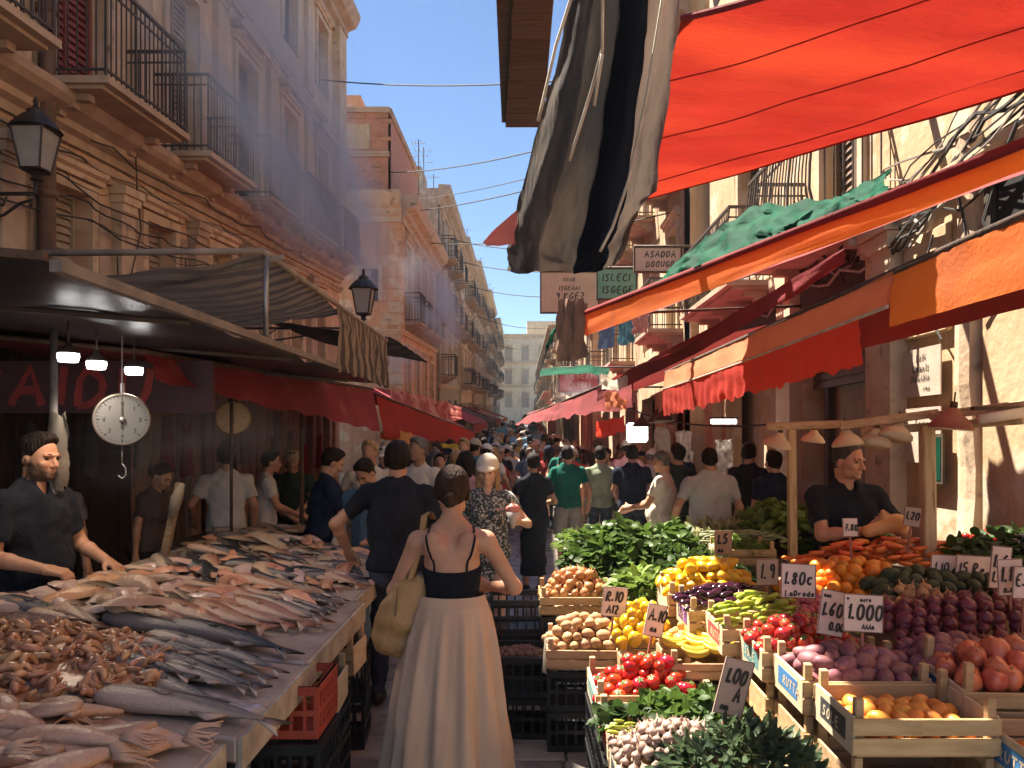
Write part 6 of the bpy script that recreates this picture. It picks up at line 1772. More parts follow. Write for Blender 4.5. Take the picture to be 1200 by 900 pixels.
M_ONION = fruit_mat('brown_onion_skin', (0.492, 0.246, 0.098), (0.394, 0.164, 0.061), rough=.4, bump=.08, stretch=(1, 1, .3))
M_RONION = fruit_mat('red_onion_skin', (0.180, 0.033, 0.045), (0.123, 0.021, 0.031), rough=.35)
M_AVO = fruit_mat('dark_green_avocado_skin', (0.041, 0.057, 0.021), (0.023, 0.034, 0.013), rough=.5, bump=.3, bscale=50)
M_PRUNE = fruit_mat('black_olive_skin', (0.018, 0.011, 0.015), (0.010, 0.007, 0.009), rough=.3)
M_GARLIC = fruit_mat('garlic_skin', (0.361, 0.262, 0.205), (0.246, 0.156, 0.131), rough=.55, stretch=(1, 1, .3))
M_STEMG = fruit_mat('green_stem', (0.098, 0.180, 0.041), (0.066, 0.123, 0.029), rough=.6)
M_COURG = fruit_mat('pale_courgette_skin', (0.262, 0.279, 0.164), (0.197, 0.221, 0.115), rough=.5, vary=.2)
PINKPEP = fruit_mat('coral_pepper_skin', (0.623, 0.180, 0.098), (0.541, 0.107, 0.057), rough=.25, spec=.5)

def lump(sub, sx, sy, sz, amp=.06, f=1.4, seed=0, tip=0, dimple=0.):
    def fn(v):
        n = 1 + amp*mnoise.noise(v*f + V((seed*7, seed, 0)))
        p = V((v.x*sx, v.y*sy, v.z*sz))*n
        if tip: p.x *= 1 + tip*max(0, abs(v.x)-.75)*3
        if dimple: p.z -= dimple*math.exp(-((v.x**2+v.y**2)/.08))*(1 if v.z > 0 else 0)
        return p
    return ico(sub, fn, 'fruit')
def bell(seed):
    r = random.Random(seed); b = MB(); k = 14; n = 9; rings = []
    for i in range(n+1):
        t_ = i/n; R0 = (math.sin(math.pi*(.10+.84*t_)))**.55 * (1-.28*t_); z = .9 - 1.9*t_
        rings.append([b.vert((R0*(1+.13*math.cos(3.5*2*math.pi*q/k+seed))*math.cos(2*math.pi*q/k), R0*(1+.13*math.cos(3.5*2*math.pi*q/k+seed))*math.sin(2*math.pi*q/k), z + (.12*(1-abs(math.cos(3.5*math.pi*q/k))) if i == 0 else 0))) for q in range(k)])
    for a, c in zip(rings, rings[1:]):
        for q in range(k): b.f.append([a[q], c[q], c[(q+1) % k], a[(q+1) % k]])
    b.f.append(rings[0]); b.f.append(rings[-1][::-1])
    return b.mesh('pepper', None, True)
def horn(seed, L, r0, bend, n=8, k=7, tipr=.15, lump_=.0):
    r = random.Random(seed); b = MB(); pts = []; rs = []
    for i in range(n+1):
        t_ = i/n; a = bend*(t_-.5)
        pts.append((L*(t_-.5), L*bend*.5*((t_-.5)**2)*2 , .0 + .01*math.sin(t_*4+seed)*L*5*lump_))
        rs.append(r0*((math.sin(math.pi*min(.08+t_*.95, 1)))**.5*(1-.45*t_) + .05))
    rs[-1] = r0*tipr
    b.tube(pts, rs, k); return b.mesh('pepper', None, True)
def banana_mesh(seed):
    b = MB(); n = 9; pts = []; rs = []
    for i in range(n+1):
        t_ = i/n; a = (t_-.5)*1.5
        pts.append((.105*math.sin(a)*1.05, .105*(1-math.cos(a))*1.3, 0)); rs.append((.004, .008, .0155, .0175, .018, .018, .0175, .0155, .009, .005)[i])
    b.tube(pts, rs, 6); me = b.mesh('banana', M_BAN, True); return me
def with_mat(me, m):
    me = me.copy()
    me.materials.clear(); me.materials.append(m); return me
SPH = [lump(3, 1, 1, .96, .05, 1.2, s, 0, .12) for s in (1, 2, 3)]
LUMPY = [lump(2, 1.25, .95, .85, .22, 1.1, s) for s in (1, 2, 3, 4)]
LEM = [lump(3, 1.2, .92, .92, .06, 1.2, s, .55) for s in (1, 2)]
TOM = [lump(3, 1.05, 1, .84, .07, 1.8, s, 0, .16) for s in (1, 2, 3)]
EGGP = [lump(3, 1.9, .8, .8, .10, .8, s) for s in (1, 2)]
OVAL = [lump(3, 1.35, .95, .95, .10, 1.0, s) for s in (1, 2, 3)]
BELL = [bell(s) for s in (1, 2, 3)]
HORN = [horn(s, 3.8, .62, b_, tipr=.2) for s, b_ in ((1, .5), (2, -.4), (3, .9))]
LONG = [horn(s, 5.2, .55, b_, tipr=.25) for s, b_ in ((4, .7), (5, -.6), (6, 1.1))]
ONI = []
for s in (1, 2):
    b = MB(); b.lathe([(.05, -.85), (.45, -.8), (.85, -.45), (1, 0), (.86, .45), (.5, .78), (.18, .98), (.08, 1.3), (.12, 1.5)], 12); ONI.append(b.mesh('onion', None, True))
GARL = []
for s in (1, 2):
    b = MB(); k = 15; rings = []
    for R0, z in ((.2, -.75), (.8, -.65), (1, -.2), (.85, .25), (.45, .6), (.16, .95), (.10, 1.6)):
        rings.append([b.vert((R0*(1+.10*abs(math.cos(q*math.pi/3))*(R0 > .3))*math.cos(2*math.pi*q/k), R0*(1+.10*abs(math.cos(q*math.pi/3))*(R0 > .3))*math.sin(2*math.pi*q/k), z)) for q in range(k)])
    for a, c in zip(rings, rings[1:]):
        for q in range(k): b.f.append([a[q], a[(q+1) % k], c[(q+1) % k], c[q]])
    b.f.append(rings[0][::-1]); GARL.append(b.mesh('garlic', None, True))
_wm = {}
def meshes(lst, m):
    k = (id(lst), m.name)
    if k not in _wm: _wm[k] = [with_mat(me, m) for me in lst]
    return _wm[k]

def heap(name, lst, m, cx, cy, w_, d, z0, r, label, cat, group, tilt_=0., dome=.06, layers=2, flat=False, jit=.35, sc_=(.78, 1.16), rz=0., dx=1.0, align=None, skip=.0, tilt_x=0.):
    """pile of single fruits: hexagonal layers that follow a dome on a tilted tray"""
    ms = meshes(lst, m); n = 0
    ca, sa = math.cos(rz), math.sin(rz)
    for L in range(layers):
        fr = 1 - .22*L
        sx, sy = 2.05*r*dx, 1.78*r
        nx, ny = max(1, int(w_*fr/sx)), max(1, int(d*fr/sy))
        for j in range(ny):
            for i in range(nx):
                if RND.random() < skip: continue
                x = (i - (nx-1)/2 + .5*((j+L) % 2) - .25)*sx + RND.uniform(-1, 1)*r*jit
                y = (j - (ny-1)/2)*sy + RND.uniform(-1, 1)*r*jit
                e = max(0, 1-(2*x/w_)**2)*max(0, 1-(2*y/d)**2)
                z = z0 + r*.8 + dome*e**.7 + L*1.25*r*(.4+.6*e) + y*math.tan(tilt_) + x*math.tan(tilt_x) + RND.uniform(-.12, .12)*r
                o = link(name, RND.choice(ms), None, None, (cx + x*ca - y*sa, cy + x*sa + y*ca, z), scale=r*RND.uniform(*sc_))
                if align is not None: o.rotation_euler = (RND.uniform(-.25, .25), RND.uniform(-.3, .3), align + RND.uniform(-.4, .4))
                else: o.rotation_euler = (RND.uniform(-.6, .6), RND.uniform(-.6, .6), RND.uniform(0, 6.28))
                tag(o, label, cat, group); n += 1
    return n

def leaf_heap(name, label, cx, cy, z0, rx, ry, h, n, size, m, seed=1, cat='greens', curl=.5, long=1.6, group=None, spiky=0.):
    """uncountable leaves piled over a mound"""
    r = np.random.RandomState(seed)
    V_, F_ = [], []
    for i in range(n):
        a = r.uniform(0, 6.283); q = math.sqrt(r.uniform(0, 1)); x, y = q*math.cos(a), q*math.sin(a)
        hh = h*max(0, 1-q**2.2)**.7*(.72 + .5*mnoise.noise(V((x*1.7+seed, y*1.7, 3)))) * (r.uniform(.55, 1.08) if i % 3 == 0 else r.uniform(.86, 1.06))
        p = np.array([cx + x*rx, cy + y*ry, z0 + hh])
        s = size*r.uniform(.45, 1.5)
        d = np.array([math.cos(a)*.7 + r.normal()*.6, math.sin(a)*.7 + r.normal()*.6, r.normal()*.4 + .25 + spiky]); d /= np.linalg.norm(d)
        up = np.array([x*.8 + r.normal()*.5, y*.8 + r.normal()*.5, 1.0]); sd = np.cross(d, up); sd /= np.linalg.norm(sd) + 1e-6; nn = np.cross(sd, d)
        b0 = len(V_)
        L = s*long
        prof = ((0, .10), (.3, .42), (.62, .48), (.88, .28), (1.0, .03))
        for t_, w_ in prof:
            c = p + d*L*t_ - nn*curl*L*t_*t_*.6 + nn*.06*s*math.sin(t_*9+i)
            V_.append(c - sd*s*w_ + nn*s*.12); V_.append(c); V_.append(c + sd*s*w_ + nn*s*.12)
        for k in range(4):
            for e in (0, 1): F_.append([b0+3*k+e, b0+3*k+e+1, b0+3*k+e+4, b0+3*k+e+3])
    me = np_mesh(name, V_, F_, m, True)
    o = link(name, me); tag(o, label, cat, group, 'stuff')
    return o
def leaf_mat(name, c, c2): return mat(name, c, c2, rough=.5, scale=9, detail=3, transl=.28, tcol=tuple(x*1.6 for x in c), spec=.35, contrast=(.3, .7), c3=tuple(min(1, x*1.9) for x in c), s3=2.6, amt3=(.52, .68))
LF_DARK = leaf_mat('dark_leaf', (.035, .068, .016), (.016, .038, .010))
LF_MID = leaf_mat('fresh_leaf', (.065, .115, .022), (.026, .06, .012))
LF_BRIGHT = leaf_mat('lettuce_leaf', (.12, .18, .032), (.055, .105, .02))
LF_FENN = leaf_mat('feathery_leaf', (.06, .095, .045), (.03, .055, .028))

T1 = math.atan(.035)
def zp(y): return .83 + .035*(y - 2.7)               # tray floor of the stepped row along the walkway
def zq(y): return .83 + .08*(y - 2.7)               # steeper trays towards the wall
CALYX = None
def add_calyx(name_label):
    global CALYX
    if CALYX is None:
        b = MB()
        for q in range(5):
            a = q*1.2566; c, s_ = math.cos(a), math.sin(a)
            b.f.append([b.vert(p) for p in ((-.10*s_, .10*c, .80), (.34*c-.12*s_, .34*s_+.12*c, .83), (.62*c, .62*s_, .76), (.34*c+.12*s_, .34*s_-.12*c, .83), (.10*s_, -.10*c, .80))])
        b.tube([(0, 0, .72), (.03, 0, .90), (.10, .03, 1.05)], [.07, .05, .06], 5); CALYX = b.mesh('calyx', M_STEMG)
    for o in list(col.objects):
        if o.get('label') == name_label: link('calyx', CALYX, None, o)
# stepped row of crates along the walkway, nearest first
wood_crate(1.435, 2.86, zp(2.86)-.135, .52, .36, .155, 'slatted crate of apricots at the front corner of the stall with a dark print', T1, 0, 4, True)
wood_crate(1.40, 3.235, zp(3.235)-.135, .52, .36, .155, 'crate of purple potatoes behind the apricots with a blue print', T1, 0, 0, True)
wood_crate(1.36, 3.61, zp(3.61)-.135, .52, .36, .155, 'crate of shiny tomatoes with a teal print third from the front', T1, 0, 3, True)
wood_crate(1.30, 3.98, zp(3.98)-.135, .56, .36, .155, 'crate of light green peppers with a red print fourth from the front', T1, 0, 1, True)
wood_crate(1.22, 4.35, zp(4.35)-.135, .56, .36, .155, 'crate of glossy aubergines between the peppers and the lemons', T1, 0, 2, True)
wood_crate(1.20, 4.73, zp(4.73)-.135, .60, .36, .155, 'crate heaped with lemons before the big leafy greens', T1, 0, None, True)
heap('apricot', OVAL, M_APRICOT, 1.435, 2.86, .46, .31, zp(2.86)-.09, .031, 'ripe apricot in the slatted front corner crate', 'apricot', 'apricots in the front crate', T1, .0, 2, jit=.3)
heap('potato', OVAL, M_PURPLE, 1.40, 3.235, .48, .33, zp(3.235)-.05, .036, 'purple skinned potato in the crate behind the apricots', 'potato', 'purple potatoes', T1, .05, 2)
heap('potato', OVAL, M_PURPLE, 1.86, 3.30, .46, .34, zp(3.235)-.03, .036, 'purple skinned potato right of the crate behind the apricots', 'potato', 'purple potatoes beyond the crate', T1, .05, 2)
heap('tomato', TOM, M_REDP, 1.34, 3.62, .50, .34, zp(3.61)-.04, .034, 'shiny red tomato heaped in the third crate along the walkway', 'tomato', 'tomatoes in the third crate', T1, .07, 2)
heap('pepper', HORN, M_GREENP, 1.28, 3.98, .56, .36, zp(3.98)-.02, .024, 'light green pepper piled in the fourth crate along the walkway', 'pepper', 'light green peppers', T1, .08, 3, align=.5, dx=2.0, jit=.9)
heap('pepper', HORN, M_GREENP, 1.55, 3.74, .42, .20, zp(3.74)+.0, .021, 'light green pepper beside the shiny tomatoes', 'pepper', 'light green peppers beside the tomatoes', T1, .04, 2, align=.3, dx=2.0, jit=.9)
heap('aubergine', EGGP, M_EGG, 1.20, 4.35, .54, .34, zp(4.35)-.02, .027, 'small dark glossy aubergine between the green peppers and the lemons', 'aubergine', 'aubergines', T1, .06, 2, align=.4, dx=1.6, jit=.7)
heap('lemon', LEM, M_LEMON, 1.18, 4.74, .60, .38, zp(4.73)-.03, .037, 'yellow lemon heaped before the big leafy greens', 'lemon', 'lemons', T1, .07, 3)
# second row of crates underneath, and pallets they stand on
for k, y in enumerate((2.88, 3.25, 3.63, 4.0)):
    wood_crate(1.44-.03*k, y, zp(y)-.335, .52, .36, .14, ('lower crate under the apricots', 'lower crate under the purple potatoes', 'lower crate under the shiny tomatoes', 'lower crate under the green peppers')[k], T1, 0, None, False)
PAL = mat('pallet_wood', (.52, .38, .20), (.38, .26, .13), rough=.8, scale=4, stretch=(6, 1, 6), bump=.3, vary=.15)
def pallet(x, y, z, w_, d, label, rx=0., rz=0.):
    t_ = empty('wooden_pallet', (x, y, z), rz, label, 'pallet'); t_.rotation_euler = (rx, 0, rz)
    for i in range(5): link('board', slat_mesh(w_/6, d, .022, PAL), None, t_, (-w_/2 + w_/10 + i*w_/5, RND.uniform(-.01, .01), .111))
    for s_ in (-1, 0, 1):
        link('stringer', slat_mesh(.075, d*.98, .02, PAL), None, t_, (s_*(w_/2-.05), 0, .01))
        for q in (-1, 0, 1): link('block', slat_mesh(.09, .11, .078, PAL), None, t_, (s_*(w_/2-.05), q*(d/2-.07), .060))
    return t_
pallet(1.50, 3.35, .33, .92, 1.55, 'sunlit wooden pallet carrying the stepped crates', T1*.9, .06)
pallet(1.56, 3.30, .16, .92, 1.60, 'lower wooden pallet on the street under the other pallet', .05, .06)
pallet(1.60, 3.32, .01, .92, 1.60, 'bottom wooden pallet lying on the street stones', 0, .03)
# trays towards the wall
t = empty('stall_table', (2.2, 4, 0), 0, 'sloping plank table carrying the fruit near the wall', 'table')
for i in range(7):
    x = 1.72 + i*.21; b = MB(); b.box((x-2.2, -1.05, .0), (x+.2-2.2, 1.15, .03)); me = b.mesh('plank', WOOD); o = link('plank', me, None, t, (0, 0, zq(4.0)-.16), (math.atan(.08), 0, 0))
for x, y in ((1.8, 3.1), (3.1, 3.1), (1.8, 5.0), (3.1, 5.0)): bar_obj('leg', (x-2.2, y-4, 0), (x-2.2, y-4, zq(y)-.17), .03, WOOD, t, True)
T2 = math.atan(.08)
heap('pepper', BELL, PINKPEP, 2.02, 3.06, .62, .36, zq(3.06)-.03, .043, 'large coral red pepper under clear film in the near right crate', 'pepper', 'large coral peppers', T2, .05, 2, jit=.4, sc_=(1.0, 1.3))
wood_crate(2.00, 3.06, zq(3.06)-.13, .62, .36, .16, 'crate of large coral peppers with a blue print and tall corner posts', T2, -.05, 0, True, post=.09)
wood_crate(1.98, 2.66, zq(2.66)-.20, .56, .36, .16, 'partly seen crate with a blue print at the right edge nearest the camera', .05, -.02, 0, True, post=.07)
heap('orange', SPH, M_ORANGE, 1.98, 2.66, .5, .3, zq(2.66)-.17, .036, 'orange in the partly seen near right crate', 'orange', 'oranges in the near right crate', .05, .0, 1)
heap('onion', ONI, M_RONION, 2.12, 3.55, .95, .40, zq(3.55)-.0, .036, 'dark red onion in the shaded bank behind the coral peppers', 'onion', 'dark red onions', .25, .08, 2)
heap('beetroot', SPH, M_RONION, 1.84, 3.58, .26, .30, zq(3.58)+.0, .034, 'dark beetroot beside the 1.000 sign', 'beetroot', 'beetroots', T2, .03, 1)
heap('avocado', OVAL, M_AVO, 2.25, 3.95, .85, .36, zq(3.95)+.06, .036, 'dark green avocado in the shaded bank', 'avocado', 'avocados', .25, .05, 2)
heap('orange', SPH, M_ORANGE, 1.86, 4.26, .80, .52, zq(4.26)-.03, .037, 'orange in the big heap in front of the fruit seller', 'orange', 'oranges before the seller', T2, .08, 3)
heap('pepper', HORN, M_ORANGEP, 2.32, 4.66, 1.25, .46, zq(4.62)+.03, .034, 'orange red pointed pepper in the sunlit heap before the seller', 'pepper', 'orange red peppers', T2, .08, 3, align=.3, dx=1.9, jit=1.0)
heap('tomato', TOM, M_TOMATO, 2.95, 4.75, .4, .36, zq(4.7)+.12, .033, 'small tomato at the wall end of the pepper heap', 'tomato', 'tomatoes by the wall', T2, .05, 2)
heap('mushroom', GARL, M_POTATO, 2.02, 3.84, .36, .22, zq(3.84)+.06, .030, 'pale brown mushroom between the oranges and the avocados', 'mushroom', 'mushrooms', T2, .03, 2)
heap('olive', OVAL, M_PRUNE, 3.02, 4.32, .62, .55, zq(4.32)+.10, .026, 'black olive in the dark heap by the wall', 'olive', 'black olives', T2, .16, 2, jit=.6)
leaf_heap('spinach_heap', 'dark spinach leaves at the wall end of the stall', 2.95, 4.45, zq(4.4)+.16, .42, .34, .16, 500, .045, LF_DARK, 31)
leaf_heap('chard_heap', 'dark leaves between the olives and the oranges', 2.48, 4.22, zq(4.2)+.08, .20, .16, .10, 260, .045, LF_DARK, 33)
heap('radish', OVAL, fruit_mat('pink_radish_skin', (.55, .14, .15), (.42, .08, .09)), 1.62, 4.02, .36, .20, zq(4.0)-.02, .022, 'pink radish between the lime peppers and the oranges', 'radish', 'pink radishes', T2, .03, 2)
# low stack nearest the walkway: tomatoes, greens, garlic
def stack_left(y0, y1, z1, n, lab):
    for k in range(n):
        plastic_crate(.64, (y0+y1)/2, k*z1/n + .004*k, lab % ('bottom', 'middle', 'third', 'top')[k], BLACKP, .54, y1-y0-.01, z1/n-.006, 0, 'black crates under the walkway produce')
stack_left(2.75, 3.17, .44, 2, '%s black crate under the garlic'); stack_left(3.18, 3.60, .46, 2, '%s black crate under the green bunches'); stack_left(3.62, 4.10, .47, 2, '%s black crate under the tomatoes')
wood_crate(.655, 3.86, .475, .56, .46, .14, 'crate of tomatoes with a pale printed end beside the walkway', 0, 0, 3, True, post=.05)
wood_crate(.66, 3.39, .465, .56, .42, .13, 'crate of mixed green bunches in front of the tomatoes', 0, 0, 1, True, post=.03)
wood_crate(.68, 2.95, .445, .60, .42, .13, 'crate of garlic and fennel nearest the camera by the walkway', 0, 0, 4, True, post=.03)
heap('tomato', TOM, M_TOMATO, .655, 3.86, .52, .42, .52, .036, 'ripe red tomato in the walkway crate', 'tomato', 'tomatoes by the walkway', 0, .07, 3)
leaf_heap('herb_bunch', 'bright green herb bunch lying before the tomatoes', .76, 3.42, .56, .22, .17, .12, 420, .042, LF_MID, 5, 'herbs')
leaf_heap('salad_leaves', 'darker salad leaves left of the bright herb bunch', .52, 3.38, .55, .15, .16, .07, 220, .04, LF_DARK, 6, 'salad')
heap('garlic', GARL, M_GARLIC, .62, 3.02, .50, .34, .55, .021, 'dull violet brown garlic bulb in the near walkway crate', 'garlic', 'garlic bulbs', 0, .07, 3)
leaf_heap('fennel_fronds', 'feathery dark fennel fronds over the garlic crate', .84, 2.88, .54, .30, .28, .19, 1300, .020, LF_FENN, 7, 'fennel', .2, 3.2, None, .3)
leaf_heap('leek_tops', 'pale cut stalks beside the fennel fronds', .98, 2.98, .50, .14, .2, .08, 120, .022, leaf_mat('pale_stalk', (.34, .33, .20), (.22, .22, .13)), 8, 'stalks', .1, 4.5)
heap('pepper', HORN, M_GREENP, .45, 3.14, .14, .12, .60, .018, 'short green pepper at the edge of the garlic', 'pepper', 'green peppers at the garlic edge', 0, .02, 2, align=.3, dx=1.8)
# potatoes, onions, bananas behind
for k in range(2): plastic_crate(.43, 4.66, .0 + .235*k, ('bottom black crate under the potatoes', 'upper black crate under the potatoes')[k], BLACKP, .50, .40, .23)
wood_crate(.44, 4.66, .475, .52, .42, .13, 'crate of knobbly potatoes with a pale wrapped corner', 0, -.04, 3, True, post=.05)
heap('potato', LUMPY, M_POTATO, .42, 4.66, .50, .40, .54, .034, 'knobbly pale brown potato in the crate behind the tomatoes', 'potato', 'pale potatoes', 0, .09, 3)
heap('pepper', BELL, M_YELP, .74, 4.50, .34, .44, .62, .040, 'yellow pepper between the potatoes and the bananas', 'pepper', 'yellow peppers', 0, .10, 3)
wood_crate(.80, 4.50, .46, .44, .42, .15, 'crate of yellow peppers behind the tomatoes', 0, 0, None, False)
plastic_crate(.82, 4.5, .0, 'black crate under the yellow peppers', BLACKP, .44, .4, .44)
heap('pear', OVAL, fruit_mat('ruddy_pear_skin', (.70, .34, .10), (.58, .22, .06)), .98, 4.32, .26, .30, .66, .034, 'ruddy pear next to the bananas', 'pear', 'ruddy pears', 0, .04, 2)
plastic_crate(1.0, 4.05, .0, 'black crate under the bananas', BLACKP, .42, .44, .32)
wood_crate(.98, 4.05, .60, .42, .40, .10, 'shallow crate of bananas between the tomatoes and the stepped crates', 0, 0, None, False)
plastic_crate(.98, 4.05, .33, 'second black crate under the bananas', BLACKP, .42, .42, .26)
BN = banana_mesh(1)
for k, (x, y, z, rz) in enumerate(((.86, 4.14, .72, .1), (.99, 4.10, .735, -.25), (1.05, 3.95, .74, -.15), (.93, 3.96, .72, .2), (1.06, 4.16, .76, -.5))):
    t_ = empty('banana_bunch', (x, y, z), rz, ('leftmost ripe banana bunch in the shallow crate', 'middle ripe banana bunch in the shallow crate', 'ripe banana bunch hanging over the front right of the shallow crate', 'ripe banana bunch at the front left of the shallow crate', 'topmost ripe banana bunch in the shallow crate')[k], 'bananas', 'banana bunches')
    for q in range(5): link('banana', BN, None, t_, (-.02 + .006*q, -.055 + .030*q, .012*math.sin(q*1.2)), (1.0 - .12*q, .05*q, -.25 + .10*q), 1.05)
# back: onions, lettuce, leafy hill
for k in range(3): plastic_crate(.42, 5.42, .0 + .205*k, ('bottom black crate under the brown onions', 'middle black crate under the brown onions', 'top black crate under the brown onions')[k], BLACKP, .52, .40, .20)
wood_crate(.42, 5.42, .62, .52, .42, .14, 'plain wooden crate of brown onions by the walkway', 0, 0, None, False, post=.05)
heap('onion', ONI, M_ONION, .42, 5.42, .50, .40, .69, .034, 'brown onion heaped in the crate by the walkway', 'onion', 'brown onions', 0, .09, 3)
leaf_heap('lettuce_heap', 'fresh green lettuce heap between the onions and the lemons', .88, 5.25, .72, .24, .24, .24, 620, .050, LF_BRIGHT, 9, 'lettuce')
wood_crate(.88, 5.25, .58, .46, .42, .14, 'wooden crate under the fresh lettuce', 0, 0, None, False)
plastic_crate(.88, 5.25, .0, 'tall black crate under the fresh lettuce', BLACKP, .46, .42, .57)
leaf_heap('leafy_hill', 'big hill of leafy greens behind the lemons', 1.05, 6.65, .72, .62, .52, .46, 2600, .058, LF_MID, 10, 'greens')
leaf_heap('chicory_heap', 'darker chicory heap to the right of the leafy hill', 1.42, 6.0, .72, .42, .30, .20, 900, .050, LF_DARK, 11, 'greens')
leaf_heap('bean_heap', 'yellowish green beans edge at the back left of the leafy hill', .62, 7.0, .85, .2, .3, .14, 300, .03, LF_BRIGHT, 12, 'beans', .2, 3.4)
for k, (x, y) in enumerate(((.78, 6.42), (1.30, 6.42), (.78, 6.9), (1.30, 6.9), (1.42, 5.95))):
    plastic_crate(x, y, 0, ('tall black crate under the front left of the leafy hill', 'tall black crate under the front right of the leafy hill', 'tall black crate under the back left of the leafy hill', 'tall black crate under the back right of the leafy hill', 'tall black crate under the chicory')[k], BLACKP, .5, .44, .72)
    m_ = None
leaf_heap('cabbage_greens', 'broad leafy greens in the far bank near the wall', 2.55, 7.1, .88, .60, .45, .40, 1300, .055, LF_BRIGHT, 13, 'greens')
leaf_heap('bean_bank', 'pale beans in a flat bank between the leafy hill and the far greens', 1.95, 7.2, .88, .40, .40, .18, 700, .028, leaf_mat('pale_bean', (.30, .30, .16), (.2, .21, .1)), 14, 'beans', .15, 4)
heap('courgette', LONG, M_COURG, 2.0, 6.75, .85, .35, .93, .022, 'pale courgette in the far bank before the wooden sign crate', 'courgette', 'pale courgettes', .1, .04, 2, align=.2, dx=2.4, jit=.8)
leaf_heap('dark_cabbage', 'dark cabbage leaves in the shade behind the seller', 2.85, 6.7, .82, .36, .34, .34, 620, .06, LF_DARK, 15, 'cabbage')
wood_crate(1.86, 6.35, .80, .46, .36, .15, 'wooden crate with a small sign before the pale courgettes', 0, 0, None, True)
leaf_heap('celery_tops', 'light green celery tops in the crate with the small sign', 1.86, 6.35, .90, .22, .17, .10, 240, .04, LF_BRIGHT, 16, 'celery')
b = MB(); b.box((1.65, 6.15, .02), (3.2, 7.7, .80)); o = b.build('far_counter', WOOD_D); tag(o, 'dark counter under the far bank of vegetables', 'counter')
# black crates in the shade left of the potatoes
for k in range(3): plastic_crate(.03, 5.45, .0 + .24*k, ('bottom black crate in the stack standing in the walkway', 'middle black crate in the stack standing in the walkway', 'top black crate in the stack standing in the walkway')[k], BLACKP, .42, .38, .235, .05)
for k in range(2): plastic_crate(.02, 4.85, .0 + .25*k, ('lower black crate beside the potato stack', 'upper open black crate of scraps beside the potato stack')[k], BLACKP, .40, .40, .245, -.05)
heap('chestnut', SPH, fruit_mat('chestnut_skin', (.16, .075, .045), (.10, .045, .03)), .02, 4.85, .32, .32, .42, .024, 'brown chestnut in the upper open black crate', 'chestnut', 'chestnuts', 0, .02, 2)
P = [[(.20 + .05*math.cos(a*.7)*(.6+.08*b_), 4.62 + .06*math.sin(a*.7)*(.6+.08*b_), .62 - .05*b_ + .01*math.sin(a*3+b_)) for b_ in range(5)] for a in range(10)]
b = MB(); b.grid(P); tag(b.build('plastic_bag', CREAM_S, None, True), 'crumpled white bag tied at the corner of the potato crate', 'bag')

# ---- price signs on sticks, written by hand
CARD = mat('pinkish_white_card', (.76, .60, .55), (.66, .50, .45), rough=.75, c3=(.5, .36, .3), s3=9, amt3=(.58, .75), scale=3)
CARD_D = mat('worn_brown_card', (.46, .34, .29), (.36, .26, .22), rough=.8, scale=3)
def price_sign(x, y, z, w_, h, lines, label, yaw=0., lean=0., roll=0., card=CARD, stick=.16, ink=INK):
    t_ = empty('price_sign', (x, y, z), 0, label, 'price sign', 'handwritten price signs'); t_.rotation_euler = (lean, roll, yaw)
    b = MB(); b.box((-w_/2, 0, 0), (w_/2, .004, h)); me = b.mesh('card', card); link('card', me, None, t_)
    b = MB(); e = .0035
    for lo, hi in (((-w_/2, -.0012, 0), (w_/2, -.0004, e)), ((-w_/2, -.0012, h-e), (w_/2, -.0004, h)), ((-w_/2, -.0012, e), (-w_/2+e, -.0004, h-e)), ((w_/2-e, -.0012, e), (w_/2, -.0004, h-e))): b.box(lo, hi)
    b.build('border', mat('brown_border', (.20, .10, .09), (.15, .08, .07), rough=.8), t_)
    b = MB(); r = random.Random(hash(label) % 97 if False else sum(map(ord, label)))
    for tx, px, py, sh, th in lines:
        strokes(b, tx, -w_/2 + px*w_, py*h, sh*h, sh*h*.62 if len(tx) < 6 else sh*h*.8, lambda a, c: (a, -.002, c), th*h, r, lift=(0, -.00006, 0))
    b.build('writing', ink, t_)
    b = MB(); b.box((-.006, .0045, -stick), (.006, .012, h*.7)); b.build('stick', mat('red_brown_stick', (.35, .14, .10), (.26, .10, .07), rough=.7), t_)
    return t_
def sign_at(u0, v0, u1, v1, Y, lines, label, **k):
    a, b = at(u0, v1, Y), at(u1, v0, Y)
    return price_sign((a.x+b.x)/2, Y, a.z, b.x-a.x, b.z-a.z, lines, label, **k)
sign_at(988, 697, 1035, 741, 3.22, [('1.000', .10, .34, .40, .075), ('Jmera', .34, .80, .12, .03), ('AAAn', .46, .08, .14, .035), ('.', .1, .84, .1, .06)], 'square pinkish price sign reading 1.000 over the purple potatoes', roll=.06, lean=-.1, stick=.22)
sign_at(955, 692, 989, 745, 3.36, [('1.60L', .08, .42, .30, .06), ('0.00', .42, .12, .18, .045), ('nnn', .1, .82, .10, .03)], 'tall tilted price sign just left of the 1.000 sign', roll=.22, lean=-.12, yaw=.2, stick=.2)
sign_at(915, 661, 956, 701, 3.66, [('1.80c', .08, .40, .36, .065), ('LaDrode', .10, .06, .16, .04)], 'price sign reading 1.80c over the green peppers', roll=.05, lean=-.1, stick=.22)
sign_at(886, 655, 913, 686, 4.25, [('1.9', .15, .25, .55, .09)], 'small brownish price sign reading 1.9 among the aubergines', card=CARD_D, stick=.2, yaw=.1)
sign_at(837, 622, 858, 650, 5.9, [('1.5', .15, .45, .4, .09), ('nn', .2, .1, .2, .06)], 'small orange lit price sign on the crate before the courgettes', stick=.15, card=mat('orange_card', (.62, .36, .22), (.52, .29, .17), rough=.8))
sign_at(704, 688, 733, 723, 4.55, [('R.10', .12, .52, .34, .07), ('A12', .2, .12, .28, .06)], 'price sign reading R.10 stuck in the yellow peppers', roll=.1, stick=.15)
